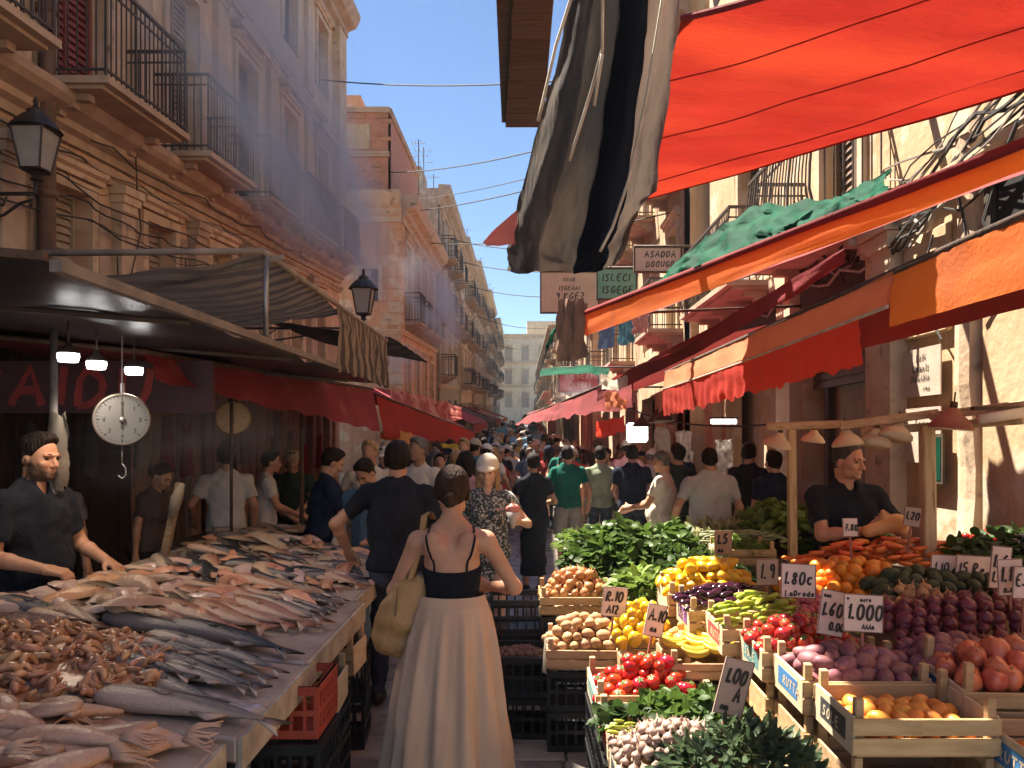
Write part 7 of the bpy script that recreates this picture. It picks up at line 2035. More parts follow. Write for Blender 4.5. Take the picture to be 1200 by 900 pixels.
sign_at(752, 708, 777, 746, 4.1, [('A.10', .10, .48, .36, .07), ('nn', .3, .14, .2, .05)], 'price sign reading A.10 standing above the tomatoes', roll=.22, yaw=.3, stick=.28)
sign_at(831, 772, 873, 838, 3.0, [('1.00', .14, .56, .26, .06), ('A', .55, .26, .26, .06), ('mm', .2, .08, .14, .04)], 'dark worn price sign leaning over the fennel fronds', roll=.30, yaw=.35, card=CARD_D, stick=.25)
sign_at(988, 607, 1006, 629, 4.45, [('7.80', .1, .32, .34, .08)], 'small white price sign at the oranges before the seller', stick=.2, lean=-.1)
sign_at(1058, 594, 1078, 617, 4.55, [('1.20', .1, .35, .4, .09)], 'small leaning price sign in the pepper heap beside the wooden post', stick=.25, roll=.12, card=CARD_D)
sign_at(1090, 650, 1120, 681, 3.98, [('1.10', .12, .3, .4, .06)], 'plain pale price sign left of the one reading 15 Re', stick=.2, roll=.05)
sign_at(1119, 651, 1160, 683, 3.93, [('15 Re', .07, .3, .42, .07)], 'wide price sign reading 15 Re over the avocados', stick=.2, roll=.06)
sign_at(1158, 640, 1182, 690, 3.7, [('1.6', .1, .5, .3, .06), ('1.10', .1, .15, .25, .05)], 'tall price sign reading 1.6 right of the 15 Re sign', stick=.2, roll=.1)
sign_at(1170, 655, 1200, 698, 3.5, [('1.10', .1, .4, .4, .07), ('n.nl', .2, .08, .2, .045)], 'price sign reading 1.10 overlapping the tall one', stick=.2, roll=-.04)
sign_at(1186, 664, 1216, 702, 3.4, [('E.80', .08, .4, .36, .07)], 'price sign reading E.80 cut by the right edge', stick=.2, roll=.05)

# ---- posts, beam and lampshades over the stall
BEAM = mat('pale_rough_beam', (.50, .36, .22), (.36, .24, .14), rough=.8, scale=4, stretch=(1, 9, 9), bump=.35, bscale=22, c3=(.22, .14, .08), s3=5, amt3=(.6, .72))
POST = mat('pale_rough_post', (.56, .42, .26), (.40, .28, .16), rough=.8, scale=4, stretch=(9, 9, .9), bump=.35, bscale=22, c3=(.24, .15, .09), s3=5, amt3=(.6, .72))
a, b_ = at(1086, 498, 4.6), at(1091, 640, 4.6)
q = MB(); q.bar((b_.x, 4.6, .1), (a.x, 4.6, a.z), .075, .07); me = q.mesh('wooden_post', POST); bevel_mesh(me, .008); o = link('wooden_post', me); tag(o, 'sunlit rough wooden post rising from the pepper heap', 'post')
a = at(930, 500, 6.3)
q = MB(); q.bar((a.x, 6.3, .1), (a.x-.02, 6.3, a.z), .06); o = q.build('wooden_post', POST); tag(o, 'thinner shaded wooden post left of the fruit seller', 'post')
t = empty('lamp_beam', (2.4, 4.6, 1.9), 0, 'rough wooden beam carrying the row of lampshades over the stall', 'beam')
for (u0, v0, u1, v1, Y0, Y1, wd) in ((898, 500, 990, 497, 5.0, 4.9, .05), (984, 499, 1100, 484, 4.75, 4.55, .06), (1090, 488, 1250, 468, 4.55, 4.1, .06), (1010, 506, 1200, 492, 4.85, 4.3, .05)):
    q = MB(); p0, p1 = at(u0, v0, Y0) - V((2.4, 4.6, 1.9)), at(u1, v1, Y1) - V((2.4, 4.6, 1.9)); q.bar(p0, p1, wd, .05); me = q.mesh('timber', BEAM); bevel_mesh(me, .006); link('timber', me, None, t)
SHADE = mat('enamel_lampshade', (.62, .48, .32), (.48, .35, .22), rough=.45, scale=5, c3=(.24, .12, .07), s3=5, amt3=(.56, .7))
SHADE_R = mat('rusty_lampshade', (.30, .10, .06), (.22, .075, .045), rough=.6, scale=5)
SHADE_IN = mat('white_shade_lining', (.66, .58, .46), (.58, .5, .39), rough=.4)
BULB = mat('clear_bulb', (.75, .72, .66), (.7, .67, .6), rough=.1)
def lampshade(u, v, Y, s_, label, tx=0., ty=0., m=SHADE):
    p = at(u, v, Y); t_ = empty('lampshade', tuple(p), 0, label, 'lampshade', 'lampshades under the beam'); t_.rotation_euler = (tx, ty, 0)
    b = MB(); prof = [(.022, .085), (.035, .075), (.045, .055), (.085, .02), (.110, -.012), (.113, -.03)]
    b.lathe([(r*s_, z*s_) for r, z in prof[::-1]], 20); b.f.pop(-2); b.f.pop(-1); b.build('shade', m, t_, True)
    b = MB(); b.lathe([((r-.004)*s_, (z-.004)*s_) for r, z in prof], 20); b.f.pop(-2); b.build('lining', SHADE_IN, t_, True)
    b = MB(); b.lathe([(.002, -.035*s_), (.02*s_, -.028*s_), (.026*s_, -.008*s_), (.014*s_, .03*s_)], 10); b.build('bulb', BULB, t_, True)
    b = MB(); b.lathe([(.02*s_, .08*s_), (.02*s_, .115*s_), (.008, .12*s_)], 10); b.tube([(0, 0, .11*s_), (0, 0, .17*s_)], .005, 5); b.build('fitting', IRON_R, t_, True)
for q in ((911, 519, 5.0, .82, 'leftmost lampshade on the beam, in shade', .15, .2, SHADE), (953, 514, 5.2, .7, 'small lampshade second from the beam end', .1, .1, SHADE), (993, 517, 4.75, .84, 'lampshade hanging directly above the seller head', -.10, -.1, SHADE),
          (1026, 516, 4.75, .86, 'tilted lampshade just right of the one above the seller', -.25, .25, SHADE), (1050, 508, 4.65, .86, 'tilted lampshade touching the post side of the row', -.25, .3, SHADE), (1115, 496, 4.4, 1.05, 'rusty red lampshade right of the wooden post', .05, .1, SHADE_R)): lampshade(*q)
t = empty('tube_lamp', tuple(at(1172, 487, 4.2)), 0, 'unlit white tube lamp under the beam at the right edge', 'lamp')
b = MB(); b.tube([(-.12, 0, -.02), (.14, -.02, .02)], .03, 10); b.build('tube', SHADE_IN, t, True); b = MB(); b.box((-.15, -.02, .03), (.17, .02, .05)); b.build('holder', IRON_R, t)
# lit shop lamps
LIT = mat('lit_tube', (.9, .9, .9), (.9, .9, .9), emit=(1, .97, .92), estr=7)
t = empty('strip_light', tuple(at(848, 494, 10.6)), 0, 'lit strip light inside the dark shop', 'lamp')
b = MB(); b.tube([(-.17, 0, 0), (.17, 0, 0)], .03, 10); b.build('tube', LIT, t, True); b = MB(); b.box((-.2, -.03, .035), (.2, .03, .06)); b.build('holder', IRON, t)
t = empty('lamp_panel', tuple(at(747, 507, 12.0)), 0, 'bright white rounded panel lamp above the shoppers', 'lamp')
b = MB(); b.box((-.165, 0, -.15), (.165, .05, .15)); me = b.mesh('panel', mat('bright_panel', (.9, .9, .9), (.9, .9, .9), emit=(.95, 1, 1), estr=2.2)); bevel_mesh(me, .024, 2); link('panel', me, None, t)
for i, (u, v, Y) in enumerate(((752, 497, 11), (770, 492, 10.6), (778, 490, 10.2))):
    lampshade(u, v, Y, 1.2, ('dark lampshade above the white panel lamp', 'second dark lampshade past the white panel', 'third dark lampshade past the white panel')[i], 0, 0, IRON)
q = MB(); q.tube(sag_line(at(735, 478, 12), at(905, 497, 8.2), .12), .012, 6); tag(q.build('shop_cable', ROPE), 'dark cable sagging between the shop awnings on the sunny side', 'cable')
for i, (u, v0, v1, Y, m) in enumerate(((775, 500, 560, 13.5, BEIGE), (800, 505, 575, 13, CREAM_S), (848, 515, 570, 11, CREAM_S), (785, 498, 560, 14, P_OCHRE))):
    cloth_obj('hanging_sheet', loft([[at(u-9, v0, Y), at(u+9, v0, Y-.3)], [at(u-8, (v0+v1)/2, Y), at(u+12, (v0+v1)/2, Y-.3)], [at(u-11, v1, Y), at(u+8, v1-8, Y-.3)]], 14, .05, 60+i, 2), m, None, 0, ('beige sheet hanging by the shop posts', 'cream cloth hanging at the shop corner in the sun', 'pale cloth hanging in the dark shop', 'ochre sheet behind the beige one')[i], 'cloth')
t = empty('window_poster', tuple(at(1110, 562, 5.9)), 0, 'green and white sheet in a small dark frame on the sunny wall', 'poster')
b = MB(); b.box((-.01, -.36, 0), (.01, 0, .42)); b.build('frame', WOOD_D, t); b = MB(); b.box((-.014, -.33, .03), (-.011, -.03, .39)); b.build('sheet', GREEN, t); b = MB(); b.box((-.017, -.14, .05), (-.0145, -.04, .35)); b.build('strip', CREAM_S, t)
t.location = (3.53, 6.7, 1.45)

add_calyx('ripe red tomato in the walkway crate'); add_calyx('shiny red tomato heaped in the third crate along the walkway'); add_calyx('large coral red pepper under clear film in the near right crate')
# ------------------------------------------------------------------ people
from mathutils.bvhtree import BVHTree
PI = math.pi
def bvh(me): return BVHTree.FromPolygons([v.co.copy() for v in me.vertices], [tuple(p.vertices) for p in me.polygons])
def ribbon_on(tree, pts, r, w_, sub=6):
    """flat strap lying on a body along guide points"""
    out = []
    g_ = []
    for a, b in zip(pts, pts[1:]):
        for k in range(sub): g_.append(V(a).lerp(V(b), k/sub))
    g_.append(V(pts[-1]))
    for p in g_:
        loc, nrm, _, _ = tree.find_nearest(p); out.append((loc + nrm*r, nrm))
    m = MB(); L = []
    for i, (p, n) in enumerate(out):
        d = (out[min(i+1, len(out)-1)][0] - out[max(i-1, 0)][0]).normalized(); s_ = d.cross(n).normalized()*w_/2
        L.append([p-s_, p-s_*.6+n*r*.8, p+s_*.6+n*r*.8, p+s_])
    m.grid(L); return m

# 1. woman in the foreground, seen from behind
r = Rig(1.685, True, wrists={1: (.155, -.23, 1.03), -1: (-.15, -.24, 1.08)}, poles={1: (.75, .55, -.5), -1: (-.85, .55, -.5)}, head=(0, 0, 0), build=.99)
W_LOC = (-.30, 3.6, 0)
def back_form(S, r):
    S.cone((0, .122, 1.10), (0, .134, 1.38), .008, .008, .03, 0, 'sub')
    for d in (-1, 1): S.ell((d*.080, .088, 1.33), (.042, .014, .060), .035)
body = link('person', m_body(r, .006, True, extra=back_form), SKIN, None, W_LOC, (0, 0, PI)); tag(body, 'woman from behind in black strappy top and long pale skirt, hair knotted', 'person')
link('hair', m_hair(r, .005, 'bun'), HAIR_B, body)
lo, hi = bounds(r); lo[2] = .98; hi[2] = 1.4
S = Sdf(lo, hi, .006); sdf_trunk(S, r, .007); S.wobble(.0015, 50, 4); S.cut((0, 0, 1.03), (0, 0, -1)); S.cut((0, .1, 1.205), (0, .30, 1)); me = S.mesh('camisole')
T_CAMI = cloth('black_camisole', (.012, .014, .022), (.008, .009, .014))
link('camisole', me, T_CAMI, body)
tr = bvh(body.data)
for d in (-1, 1):
    ribbon_on(tr, [(d*.085, .12, 1.195), (d*.098, .13, 1.27), (d*.112, .10, 1.36), (d*.118, .05, 1.43), (d*.115, -.02, 1.42), (d*.10, -.11, 1.34), (d*.09, -.14, 1.27)], .003, .011).build('strap', T_CAMI, body, True)
SKIRT = mat('pale_linen_skirt', (.62, .43, .30), (.54, .36, .245), rough=.92, scale=7, bump=.25, bscale=300, stretch=(1, 1, .35), transl=.08)
m = MB(); pts = []
nA, nZ = 120, 46
prof = [(1.09, .150, .112), (1.055, .163, .124), (1.0, .186, .148), (.90, .208, .178), (.75, .232, .208), (.5, .268, .245), (.25, .305, .285), (.05, .335, .315)]
def pr(z):
    for (z0, a0, b0), (z1, a1, b1) in zip(prof, prof[1:]):
        if z <= z0 and z >= z1:
            t_ = (z0-z)/(z0-z1); return a0+(a1-a0)*t_, b0+(b1-b0)*t_
    return prof[-1][1:]
for i in range(nA+1):
    a = 2*PI*i/nA; rr = []
    for j in range(nZ+1):
        t_ = j/nZ; z = 1.09 - 1.03*t_; rx, ry = pr(max(z, .05))
        q = max(0, t_-.035)
        fold = .010*q*mnoise.noise(V((math.cos(a)*3, math.sin(a)*3, t_*2.2 + 7))) + (math.sin(a*13 + 1.2*math.sin(t_*3+1) + 1.5*mnoise.noise(V((math.cos(a)*1.4, math.sin(a)*1.4, t_*.8)))) * (.006 + .022*q) + math.sin(a*27+t_*2)*(.004*(q > 0) + .004*q) + math.sin(a*7+.5+t_*1.2)*.020*q) * min(1, q*7)
        fold += .010*q*mnoise.noise(V((a*3, t_*9, 4)))
        sway = .035*t_**1.5
        rr.append(((rx+fold)*math.cos(a) + sway, (ry+fold)*math.sin(a) + .012, z))
    pts.append(rr)
m.grid(pts); link('skirt', m.mesh('skirt', None, True), SKIRT, body)
m = MB(); m.grid([[(x*1.012, y*1.012 - .0002, z) for x, y, z in row[0:3]] for row in pts]); link('waistband', m.mesh('waistband', None, True), SKIRT, body)
# her tan shoulder bag
BAG = mat('tan_leather_bag', (.42, .235, .09), (.33, .175, .065), rough=.55, scale=5, bump=.25, bscale=40)
t = empty('shoulder_bag', (-.555, 3.60, .80), 0, 'soft tan leather bag hanging from the shoulder of the woman in the pale skirt', 'bag')
S = Sdf((-.22, -.16, -.03), (.22, .16, .46), .006)
S.ell((-.01, 0, .13), (.125, .075, .12), .04); S.ell((.02, 0, .22), (.105, .065, .15), .05); S.cone((.045, 0, .28), (.085, 0, .385), .07, .045, .04, sy=.6)
S.cone((-.06, 0, .06), (.05, 0, .03), .055, .06, .04, sy=.9)
S.wobble(.010, 28, 5); S.wobble(.004, 60, 8); S.cut((.075, 0, .385), (.2, 0, 1)); S.cut((0, 0, .004), (0, 0, -1))
link('bag_body', S.mesh('bag_body'), BAG, t, None, (0, .10, 0))
for dy in (-.028, .028):
    m = MB(); pp = sag_line((.06, dy, .36), (.125, dy*.5 - .005, .655), -.0, 8)
    pp = [V(p) + V((.012*math.sin(i/8*PI), 0, 0)) for i, p in enumerate(pp)] + [V((.150, .01+dy*.4, .672)), V((.16, .08, .63))]
    L = [[p + V((-.014, -.002, 0)), p + V((0, -.006, 0)), p + V((.014, -.002, 0)), p + V((.013, .004, 0)), p + V((-.013, .004, 0)), p + V((-.014, -.002, 0))] for p in pp]
    m.grid(L); m.build('strap', BAG, t, True)
m = MB(); m.tube([(.0, -.078, .20), (.012, -.08, .33)], .004, 6); m.build('seam', mat('bag_seam', (.22, .13, .06), (.18, .1, .045), rough=.6), t)

# 2. man in the black t-shirt reaching over the fish
r = Rig(1.80, wrists={1: (.36, -.10, 1.03), -1: (-.25, -.24, 1.02)}, poles={1: (.9, .4, -.3), -1: (-.7, .6, -.4)}, head=(.05, 0, .05), ankles={1: (.13, .02, .085), -1: (-.10, .06, .085)}, curl={1: .9, -1: .6}, hand_n={1: (-.2, -.2, -1)}, build=1.04)
person((-.82, 5.3, 0), PI, r, 'man from behind in black t-shirt and jeans reaching a hand over the fish', SKIN, T_BLACK, DENIM, HAIR_D, 'short', .0065, True, dict(hem=.90, sleeve=.66, seed=5, fold=.012, g=.020), dict(seed=4, fold=.010))
# 3. woman in cap and printed dress walking towards the camera
DRESS = mat('printed_dress', (.055, .070, .066), (.035, .045, .044), rough=.9, scale=8, bump=.15, bscale=200, c3=(.42, .42, .38), s3=48, amt3=(.52, .56))
r = Rig(1.68, True, wrists={1: (.24, -.27, 1.17), -1: (-.24, -.02, .86)}, poles={1: (.6, .7, -.5), -1: (-.5, .8, 0)}, head=(.22, 0, -.15), curl={1: .9, -1: .5}, hand_n={1: (-.6, -.1, .5)}, ankles={1: (.08, -.16, .085), -1: (-.08, .16, .1)})
b3 = person((-.235, 6.3, 0), 0.05, r, 'woman in cream cap and printed dark dress walking towards the camera with a paper cone', SKIN_P, DRESS, None, HAIR_Y, 'long', .0075, True, dict(hem=.52, sleeve=.55, neck=.095, vneck=.07, seed=9, loose=1.0, fold=.010), eyes=True, cap=mat('cream_cap', (.74, .64, .50), (.66, .56, .43), rough=.85, scale=8))
m = MB()
for i in range(13):
    a = -2.1 + 4.2*i/12 - PI/2
    m.quad(*[r.HP((c*.088*math.cos(a2), c*.106*math.sin(a2) + .008, z)) for c, a2, z in ((1.02, a, .045), (1.02, a+.34, .045), (1.01, a+.34, .066), (1.01, a, .066))])
m.build('sunglasses', mat('dark_lens', (.02, .015, .014), (.012, .01, .01), rough=.15), b3)
hp = r.wr[1] + r.hd[1]*.09 + V((0, -.03, .05))
t = empty('paper_cone', tuple(V((-.235, 6.3, 0)) + hp), 0, 'paper cone with a pink snack held by the woman in the cream cap', 'paper cone')
m = MB(); m.lathe([(.012, -.10), (.055, .03), (.052, .03), (.01, -.09)], 16); m.build('paper', mat('white_paper', (.66, .60, .54), (.58, .52, .46), rough=.8, transl=.2), t, True)
link('snack', lump(3, .055, .045, .045, .35, 2.2, 4), mat('pink_snack', (.62, .22, .18), (.52, .15, .12), rough=.4), t, (0, 0, .045)); m = MB(); m.tube([(.0, 0, .05), (-.012, 0, .15)], .007, 6); m.build('stick', PALEW, t)
# 12. fruit seller in a black polo shirt
r = Rig(1.80, wrists={-1: (-.03, -.30, 1.24), 1: (.13, -.31, 1.27)}, poles={-1: (-.9, .2, -.7), 1: (.9, .3, -.7)}, head=(.16, 0, .55), build=1.05, curl={-1: .8, 1: .8}, hand_n={-1: (.5, .3, .6), 1: (-.5, .5, .3)})
SEL = (2.22, 5.15, 0)
bs_ = person(SEL, .05, r, 'fruit seller in black polo shirt behind the oranges holding a squash', SKIN, T_BLACK, DENIM, mat('hair_black_grey', (.045, .04, .038), (.02, .018, .017), rough=.6, scale=40, bump=.5, bscale=90), 'crop', .0065, True, dict(hem=.90, sleeve=.72, vneck=.06, seed=12, fold=.012, g=.020), eyes=True)
m = MB()
for d in (-1, 1): m.quad(r.neck + V((d*.02, -.105, -.05)), r.neck + V((d*.075, -.09, .02)), r.neck + V((d*.085, -.02, .045)), r.neck + V((d*.07, -.10, -.06)))
me = m.mesh('collar'); tb = bvh(bs_.children[0].data)
m = MB(); trim = mat('white_shirt_trim', (.5, .48, .46), (.42, .4, .38), rough=.8)
for d in (-1, 1): ribbon_on(tb, [r.neck + V((d*.03, -.12, -.07)), r.neck + V((d*.085, -.08, -.01)), r.neck + V((d*.085, .0, .03))], .004, .022).build('collar', T_BLACK, bs_, True)
lg = ribbon_on(tb, [r.neck + V((.10, -.25, -.17)), r.neck + V((.125, -.25, -.17))], .002, .022, 3); lg.build('emblem', trim, bs_, True)
hold = V(SEL) + (r.wr[-1] + r.wr[1])/2 + V((.02, -.07, .02))
t = empty('squash', tuple(hold), 0, 'orange beige squash held in the fruit seller hands', 'squash')
S = Sdf((-.2, -.12, -.14), (.2, .12, .16), .006); S.cone((-.10, 0, -.03), (.03, 0, .01), .040, .045, .03); S.ell((.075, 0, .02), (.065, .055, .06), .04); S.cone((.0, 0, .03), (-.01, 0, .09), .022, .016, .02)
link('flesh', S.mesh('flesh'), fruit_mat('butternut_skin', (.72, .36, .14), (.62, .28, .10), bump=.1, bscale=30), t)
# 13. fish seller on the left
r = Rig(1.845, wrists={-1: (-.22, -.27, 1.12), 1: (.20, -.32, 1.10)}, poles={-1: (-.5, .9, -.1), 1: (.5, .9, -.2)}, head=(.10, 0, -.08), lean=.05, build=1.08, curl={-1: .7, 1: .5}, hand_n={-1: (.3, -.2, -1), 1: (-.3, -.2, -1)})
person((-2.74, 4.35, 0), 1.42, r, 'bearded fish seller in black v-neck t-shirt standing behind the fish table', SKIN, T_BLACK, mat('pale_jeans', (.16, .20, .28), (.11, .14, .2), rough=.85, scale=10), HAIR_D, 'short', .006, True, dict(hem=.94, sleeve=.70, vneck=.07, seed=14, fold=.012, g=.020), eyes=True, beard=True)
# others, standing about the stalls
WHITE_T = cloth('white_jersey', (.60, .57, .54), (.50, .47, .45)); CREAM_P = cloth('cream_polo', (.66, .58, .47), (.56, .48, .38)); GREY_P = cloth('pale_grey_polo', (.44, .42, .42), (.37, .35, .35))
TEAL = cloth('green_jersey', (.012, .15, .105), (.008, .105, .075)); SAGE = cloth('sage_jersey', (.27, .32, .22), (.21, .25, .17)); DGREEN = cloth('dark_green_jersey', (.03, .05, .045), (.02, .034, .03)); BLUE = cloth('blue_jersey', (.10, .17, .24), (.07, .12, .17))
SHORTS = cloth('grey_beige_shorts', (.30, .28, .25), (.24, .22, .2))
def fig(x, y, rz, label, shirt, trousers=DARKT, H=1.74, h=.0115, hair=HAIR_D, kind='short', cap=None, shorts=False, skin=SKIN, hem=.88, sleeve=.62, z=None, beard=False, **rk):
    r = Rig(H, **rk)
    return person((x, y, ground_z(y) if z is None else z), rz, r, label, skin, shirt, trousers, hair, kind, h, False, dict(hem=hem, sleeve=sleeve, seed=int(abs(x*31+y*7)), fold=.010, g=.017), dict(shorts=shorts, seed=int(y*5)), cap=cap, beard=beard, eyes=abs(rz) < 1.6)
fig(.205, 9.2, PI+.25, 'person from behind in long black dress with a bag strap beside the walkway', T_BLACK, None, 1.66, .011, HAIR_D, 'short', hem=.22, female=True, sleeve=.6, wrists={-1: (-.2, -.25, 1.05), 1: (.18, -.2, 1.05)})
fig(.72, 10.8, PI-.05, 'man from behind in green t-shirt and grey shorts', TEAL, SHORTS, 1.74, shorts=True, wrists={-1: (-.3, -.08, .92), 1: (.29, -.05, .9)}, ankles={1: (.10, -.05, .085), -1: (-.10, .1, .1)})
fig(1.20, 11.0, PI+.1, 'man from behind in sage green t-shirt next to the one in green', SAGE, DENIM, 1.73, wrists={-1: (-.22, -.25, 1.0), 1: (.28, 0, .9)})
fig(1.60, 10.6, PI-.1, 'man from behind in dark navy t-shirt right of the sage one', T_NAVY, DENIM, 1.75, wrists={1: (.2, -.3, 1.0), -1: (-.28, -.05, .9)})
fig(1.60, 8.4, -1.95, 'older man in cream polo shirt turned sideways with hands before him', CREAM_P, DARKT, 1.70, .0095, HAIR_G, 'crop', build=1.08, hem=.82, head=(.2, 0, 0), wrists={-1: (-.07, -.36, 1.06), 1: (.10, -.34, 1.08)}, poles={-1: (-.6, .5, -.5), 1: (.7, .5, -.5)})
fig(2.0, 9.5, -2.6, 'man in dark shirt half hidden behind the cream polo shirt', DGREEN, DARKT, 1.76)
fig(2.0, 7.95, PI, 'broad man from behind in pale grey polo shirt behind the vegetables', GREY_P, DENIM, 1.74, .0095, HAIR_D, 'crop', build=1.16, hem=.86, sleeve=.7, wrists={1: (.36, -.1, .95), -1: (-.3, -.12, .92)})
fig(2.85, 9.4, 2.6, 'dark clothed man in the shade of the shop doorway', T_BLACK, DARKT, 1.78)
fig(2.75, 8.2, -2.9, 'man in near black shirt at the dark shop front', T_NAVY, DARKT, 1.70, hair=HAIR_D)
fig(1.25, 13.5, PI, 'woman in pink top in the sunlit crowd behind the sage shirt', cloth('pink_top', (.5, .2, .2), (.4, .15, .15)), BEIGE, 1.64, .014, HAIR_B, 'long', female=True)
fig(-3.02, 8.0, PI+.35, 'man from behind in white t-shirt and dark cap behind the cream dial scale', WHITE_T, DENIM, 1.76, hem=.84, cap=T_BLACK, sleeve=.66, wrists={1: (.33, -.12, 1.0), -1: (-.27, -.05, .9)})
fig(-2.80, 8.5, 1.9, 'man in white polo shirt turned towards the walkway at the second fish table', WHITE_T, DARKT, 1.70, hem=.86, wrists={-1: (-.15, -.36, 1.0), 1: (.2, -.3, .95)}, lean=.12)
fig(-2.72, 9.35, .15, 'man in beige cap and dark green t-shirt behind the second fish table', DGREEN, DARKT, 1.68, cap=BEIGE, wrists={-1: (-.1, -.3, 1.0), 1: (.16, -.3, 1.02)}, head=(.2, 0, 0))
fig(-1.74, 6.95, 2.05, 'heavy man in navy t-shirt and black trousers leaning to the fish', T_NAVY, DARKT, 1.74, .0095, build=1.14, lean=.10, head=(.35, 0, 0), wrists={-1: (-.18, -.34, 1.0), 1: (.16, -.34, 1.0)}, sleeve=.7)
fb = fig(-1.27, 6.75, -.35, 'man in blue t-shirt bending his head over the fish, one arm in a white sleeve', BLUE, BEIGE, 1.66, .0095, lean=.16, head=(.55, 0, -.1), wrists={-1: (-.26, -.18, .90), 1: (.2, -.25, 1.0)})
rr = Rig(1.66, lean=.16, head=(.55, 0, -.1), wrists={-1: (-.26, -.18, .90), 1: (.2, -.25, 1.0)})
lo, hi = bounds(rr); S = Sdf(lo, hi, .01); q0 = rr.sh[-1].lerp(rr.el[-1], .75); S.cone(q0, rr.el[-1], .052, .050, .01); S.cone(rr.el[-1], rr.wr[-1], .050, .042, .02); S.wobble(.007, 60, 3); link('arm_sleeve', S.mesh('arm_sleeve'), CREAM_P, fb)
fig(-3.35, 7.0, 1.4, 'dim figure in a dark top working at the bench under the hanging scale', cloth('dim_brown_top', (.10, .07, .06), (.07, .05, .045)), DARKT, 1.62, .012, lean=.2, head=(.4, 0, 0), female=True, kind='bun', hair=HAIR_B)
fig(-3.6, 5.9, .9, 'person in the gloom at the back of the fish stall near the wine curtain', cloth('grey_gloom_shirt', (.16, .15, .15), (.12, .11, .11)), DARKT, 1.70, .012, lean=.1)

# crowd filling the street: a dozen figures, copied
BASES = []
palette = [('white', WHITE_T), ('black', T_BLACK), ('navy', T_NAVY), ('blue', BLUE), ('cream', CREAM_P), ('green', TEAL), ('grey', GREY_P), ('red', cloth('red_top', (.40, .05, .045), (.3, .04, .035))), ('orange', cloth('orange_top', (.62, .25, .05), (.5, .2, .04))),
           ('yellow', cloth('yellow_top', (.60, .46, .10), (.5, .38, .08))), ('sky blue', cloth('sky_blue_top', (.20, .36, .50), (.16, .3, .42))), ('pink', cloth('rose_top', (.55, .28, .27), (.45, .22, .22)))]
for i in range(9):
    q = random.Random(100+i); fem = i % 3 == 1
    r = Rig(1.64 if fem else 1.74 + .03*(i % 3 - 1), fem, wrists={-1: (-.26, -.1-.1*q.random(), .9+.2*q.random()), 1: (.26, -.1-.15*q.random(), .88+.25*q.random())}, head=(q.uniform(-.05, .25), 0, q.uniform(-.5, .5)), build=q.uniform(.95, 1.12), ankles={1: (.1, -.14*q.random(), .09), -1: (-.1, .14*q.random(), .1)})
    BASES.append((r, fem))
made = []
def crowd_person(k, x, y, rz, idx):
    r, fem = BASES[k]; cname, cm = palette[idx % len(palette)]
    if k >= len(made):
        b = person((x, y, ground_z(y)), rz, r, 'x', SKIN, cm, RND.choice((DENIM, DARKT, BEIGE)), HAIR_B if fem else HAIR_D, 'long' if fem else 'short', .02, False, dict(hem=.86, fold=.008), dict(), shoes=False, cap=(None, None, BEIGE, None, None, None, WHITE_T, T_NAVY, None)[k])
        made.append(b)
    else:
        b = copy_tree(made[k]); b.location = (x, y, ground_z(y)); b.rotation_euler = (0, 0, rz)
    s_ = RND.uniform(.95, 1.05); b.scale = (s_, s_, s_)
    recolour(b, RND.choice((SKIN, SKIN_P, SKIN_D)))
    for c in b.children:
        n = c.name.split('.')[0]
        if n == 'shirt': recolour(c, cm)
        if n == 'trousers': recolour(c, RND.choice((DENIM, DARKT, BEIGE)))
        if n == 'hair': recolour(c, RND.choice((HAIR_D, HAIR_D, HAIR_B, HAIR_G, HAIR_Y)))
    zone = 'nearer crowd' if y < 14 else 'middle crowd' if y < 24 else 'far crowd'
    side = 'shaded' if x < -.2 else 'sunny'
    tag(b, 'person in a %s top on the %s side of the %s' % (cname, side, zone), 'person', 'street crowd')
    return b
spots = []
q = random.Random(77)
for (x0, x1, y0, y1, n, dmin) in ((-1.85, -.45, 7.9, 12.5, 15, .5), (-2.0, 1.2, 12.5, 19, 34, .55), (.9, 2.6, 11.8, 18, 12, .6), (-1.9, 1.6, 19, 32, 36, .8), (-1.6, 1.6, 32, 60, 34, 1.2)):
    c = 0; tries = 0
    while c < n and tries < 3000:
        tries += 1
        x, y = q.uniform(x0, x1), q.uniform(y0, y1)
        if y < 11.5 and -.15 < x: continue
        if -.35 < x < .55 and y < 16: continue
        if all((x-a)**2 + (y-b)**2 > dmin*dmin for a, b in spots): spots.append((x, y)); c += 1
for i, (x, y) in enumerate(spots):
    blue = y > 24 and q.random() < .5
    crowd_person(i if i < 9 else q.randrange(9), x, y, PI + q.uniform(-.5, .5) if q.random() < .62 else q.uniform(-.6, .6), 10 if blue else q.randrange(12))
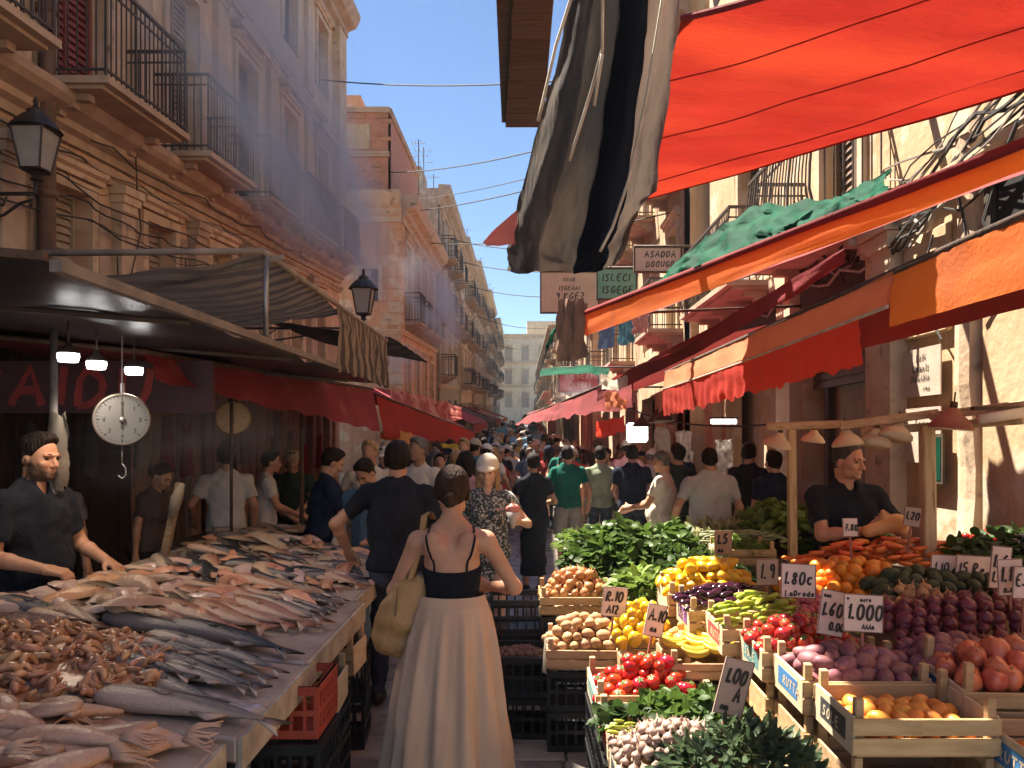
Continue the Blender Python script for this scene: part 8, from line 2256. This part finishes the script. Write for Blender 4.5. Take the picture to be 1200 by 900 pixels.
# ------------------------------------------------------------------ air: even haze in one closed box, and drifting grill smoke
def volume_mat(name, dens, colr, aniso=.35):
    m = bpy.data.materials.new(name); m.use_nodes = True; t = m.node_tree
    t.nodes.remove(t.nodes['Principled BSDF'])
    v = t.nodes.new('ShaderNodeVolumePrincipled'); v.inputs['Density'].default_value = dens; v.inputs['Color'].default_value = (*colr, 1); v.inputs['Anisotropy'].default_value = aniso
    t.links.new(v.outputs[0], t.nodes['Material Output'].inputs['Volume'])
    return m, v
hz, _ = volume_mat('street_haze', .0004, (.70, .86, 1.0), .2)
b = MB(); b.box((-25, -8, -1.2), (40, 185, 27.5)); o = b.build('haze', hz); o['kind'] = 'stuff'
def smoke(name, a, b_, R1, R2, dens, label_seed, colr=(.80, .88, 1.0), step=.35):
    """a soft drifting plume between two points"""
    a, b_ = V(a), V(b_); c = (a+b_)/2; L = (b_-a).length/2
    m, v = volume_mat('smoke_%d' % label_seed, dens, colr, .0); t = m.node_tree; N = t.nodes; K = t.links
    tc = N.new('ShaderNodeTexCoord')
    ln = N.new('ShaderNodeVectorMath'); ln.operation = 'LENGTH'; K.new(tc.outputs['Object'], ln.inputs[0])
    fall = N.new('ShaderNodeMapRange'); fall.interpolation_type = 'SMOOTHSTEP'; fall.inputs[1].default_value = 1.0; fall.inputs[2].default_value = .25; K.new(ln.outputs['Value'], fall.inputs[0])
    mp = N.new('ShaderNodeMapping'); mp.inputs['Scale'].default_value = (1.3, .9, 2.2); mp.inputs['Location'].default_value = (label_seed*3.1, label_seed, 0); K.new(tc.outputs['Object'], mp.inputs[0])
    nz = N.new('ShaderNodeTexNoise'); nz.inputs['Scale'].default_value = 1.6; nz.inputs['Detail'].default_value = 3; K.new(mp.outputs[0], nz.inputs['Vector'])
    mr = N.new('ShaderNodeMapRange'); mr.inputs[1].default_value = .40; mr.inputs[2].default_value = .72; K.new(nz.outputs['Fac'], mr.inputs[0])
    nz.inputs['Detail'].default_value = 5; nz.inputs['Roughness'].default_value = .62
    m1 = N.new('ShaderNodeMath'); m1.operation = 'MULTIPLY'; K.new(fall.outputs[0], m1.inputs[0]); K.new(mr.outputs[0], m1.inputs[1])
    m2 = N.new('ShaderNodeMath'); m2.operation = 'MULTIPLY'; m2.inputs[1].default_value = dens; K.new(m1.outputs[0], m2.inputs[0]); K.new(m2.outputs[0], v.inputs['Density'])
    q = MB(); q.box((-1, -1, -1), (1, 1, 1)); o = q.build(name, m); o['kind'] = 'stuff'
    o.location = c; o.scale = (R1, L, R2); o.rotation_euler = (b_-a).to_track_quat('Y', 'Z').to_euler()
    return o
sc.cycles.volume_step_rate = 2.0
sc.cycles.volume_max_steps = 64
smoke('smoke', (-3.6, 4.6, 8.2), (-3.3, 20, 5.2), 1.15, 1.0, 3.6, 1, (.60, .80, 1.0))
smoke('smoke', (-3.2, 20, 6.5), (-2.6, 36, 7.0), 1.0, 1.8, .9, 2, (.68, .84, 1.0))
smoke('smoke', (-3.0, 5.0, 1.6), (-2.6, 9.0, 2.2), .9, .6, .7, 3, (.68, .84, 1.0))
smoke('smoke', (1.2, 13.5, 2.4), (1.8, 19, 3.2), .8, .8, .4, 4)
smoke('smoke', (-3.0, 5.6, 5.6), (-2.9, 12.5, 4.4), .6, .55, 1.6, 5, (.66, .83, 1.0))
smoke('smoke', (-2.6, 9.0, 2.9), (-1.9, 16.0, 3.4), .6, .55, 1.0, 6, (.70, .85, 1.0))
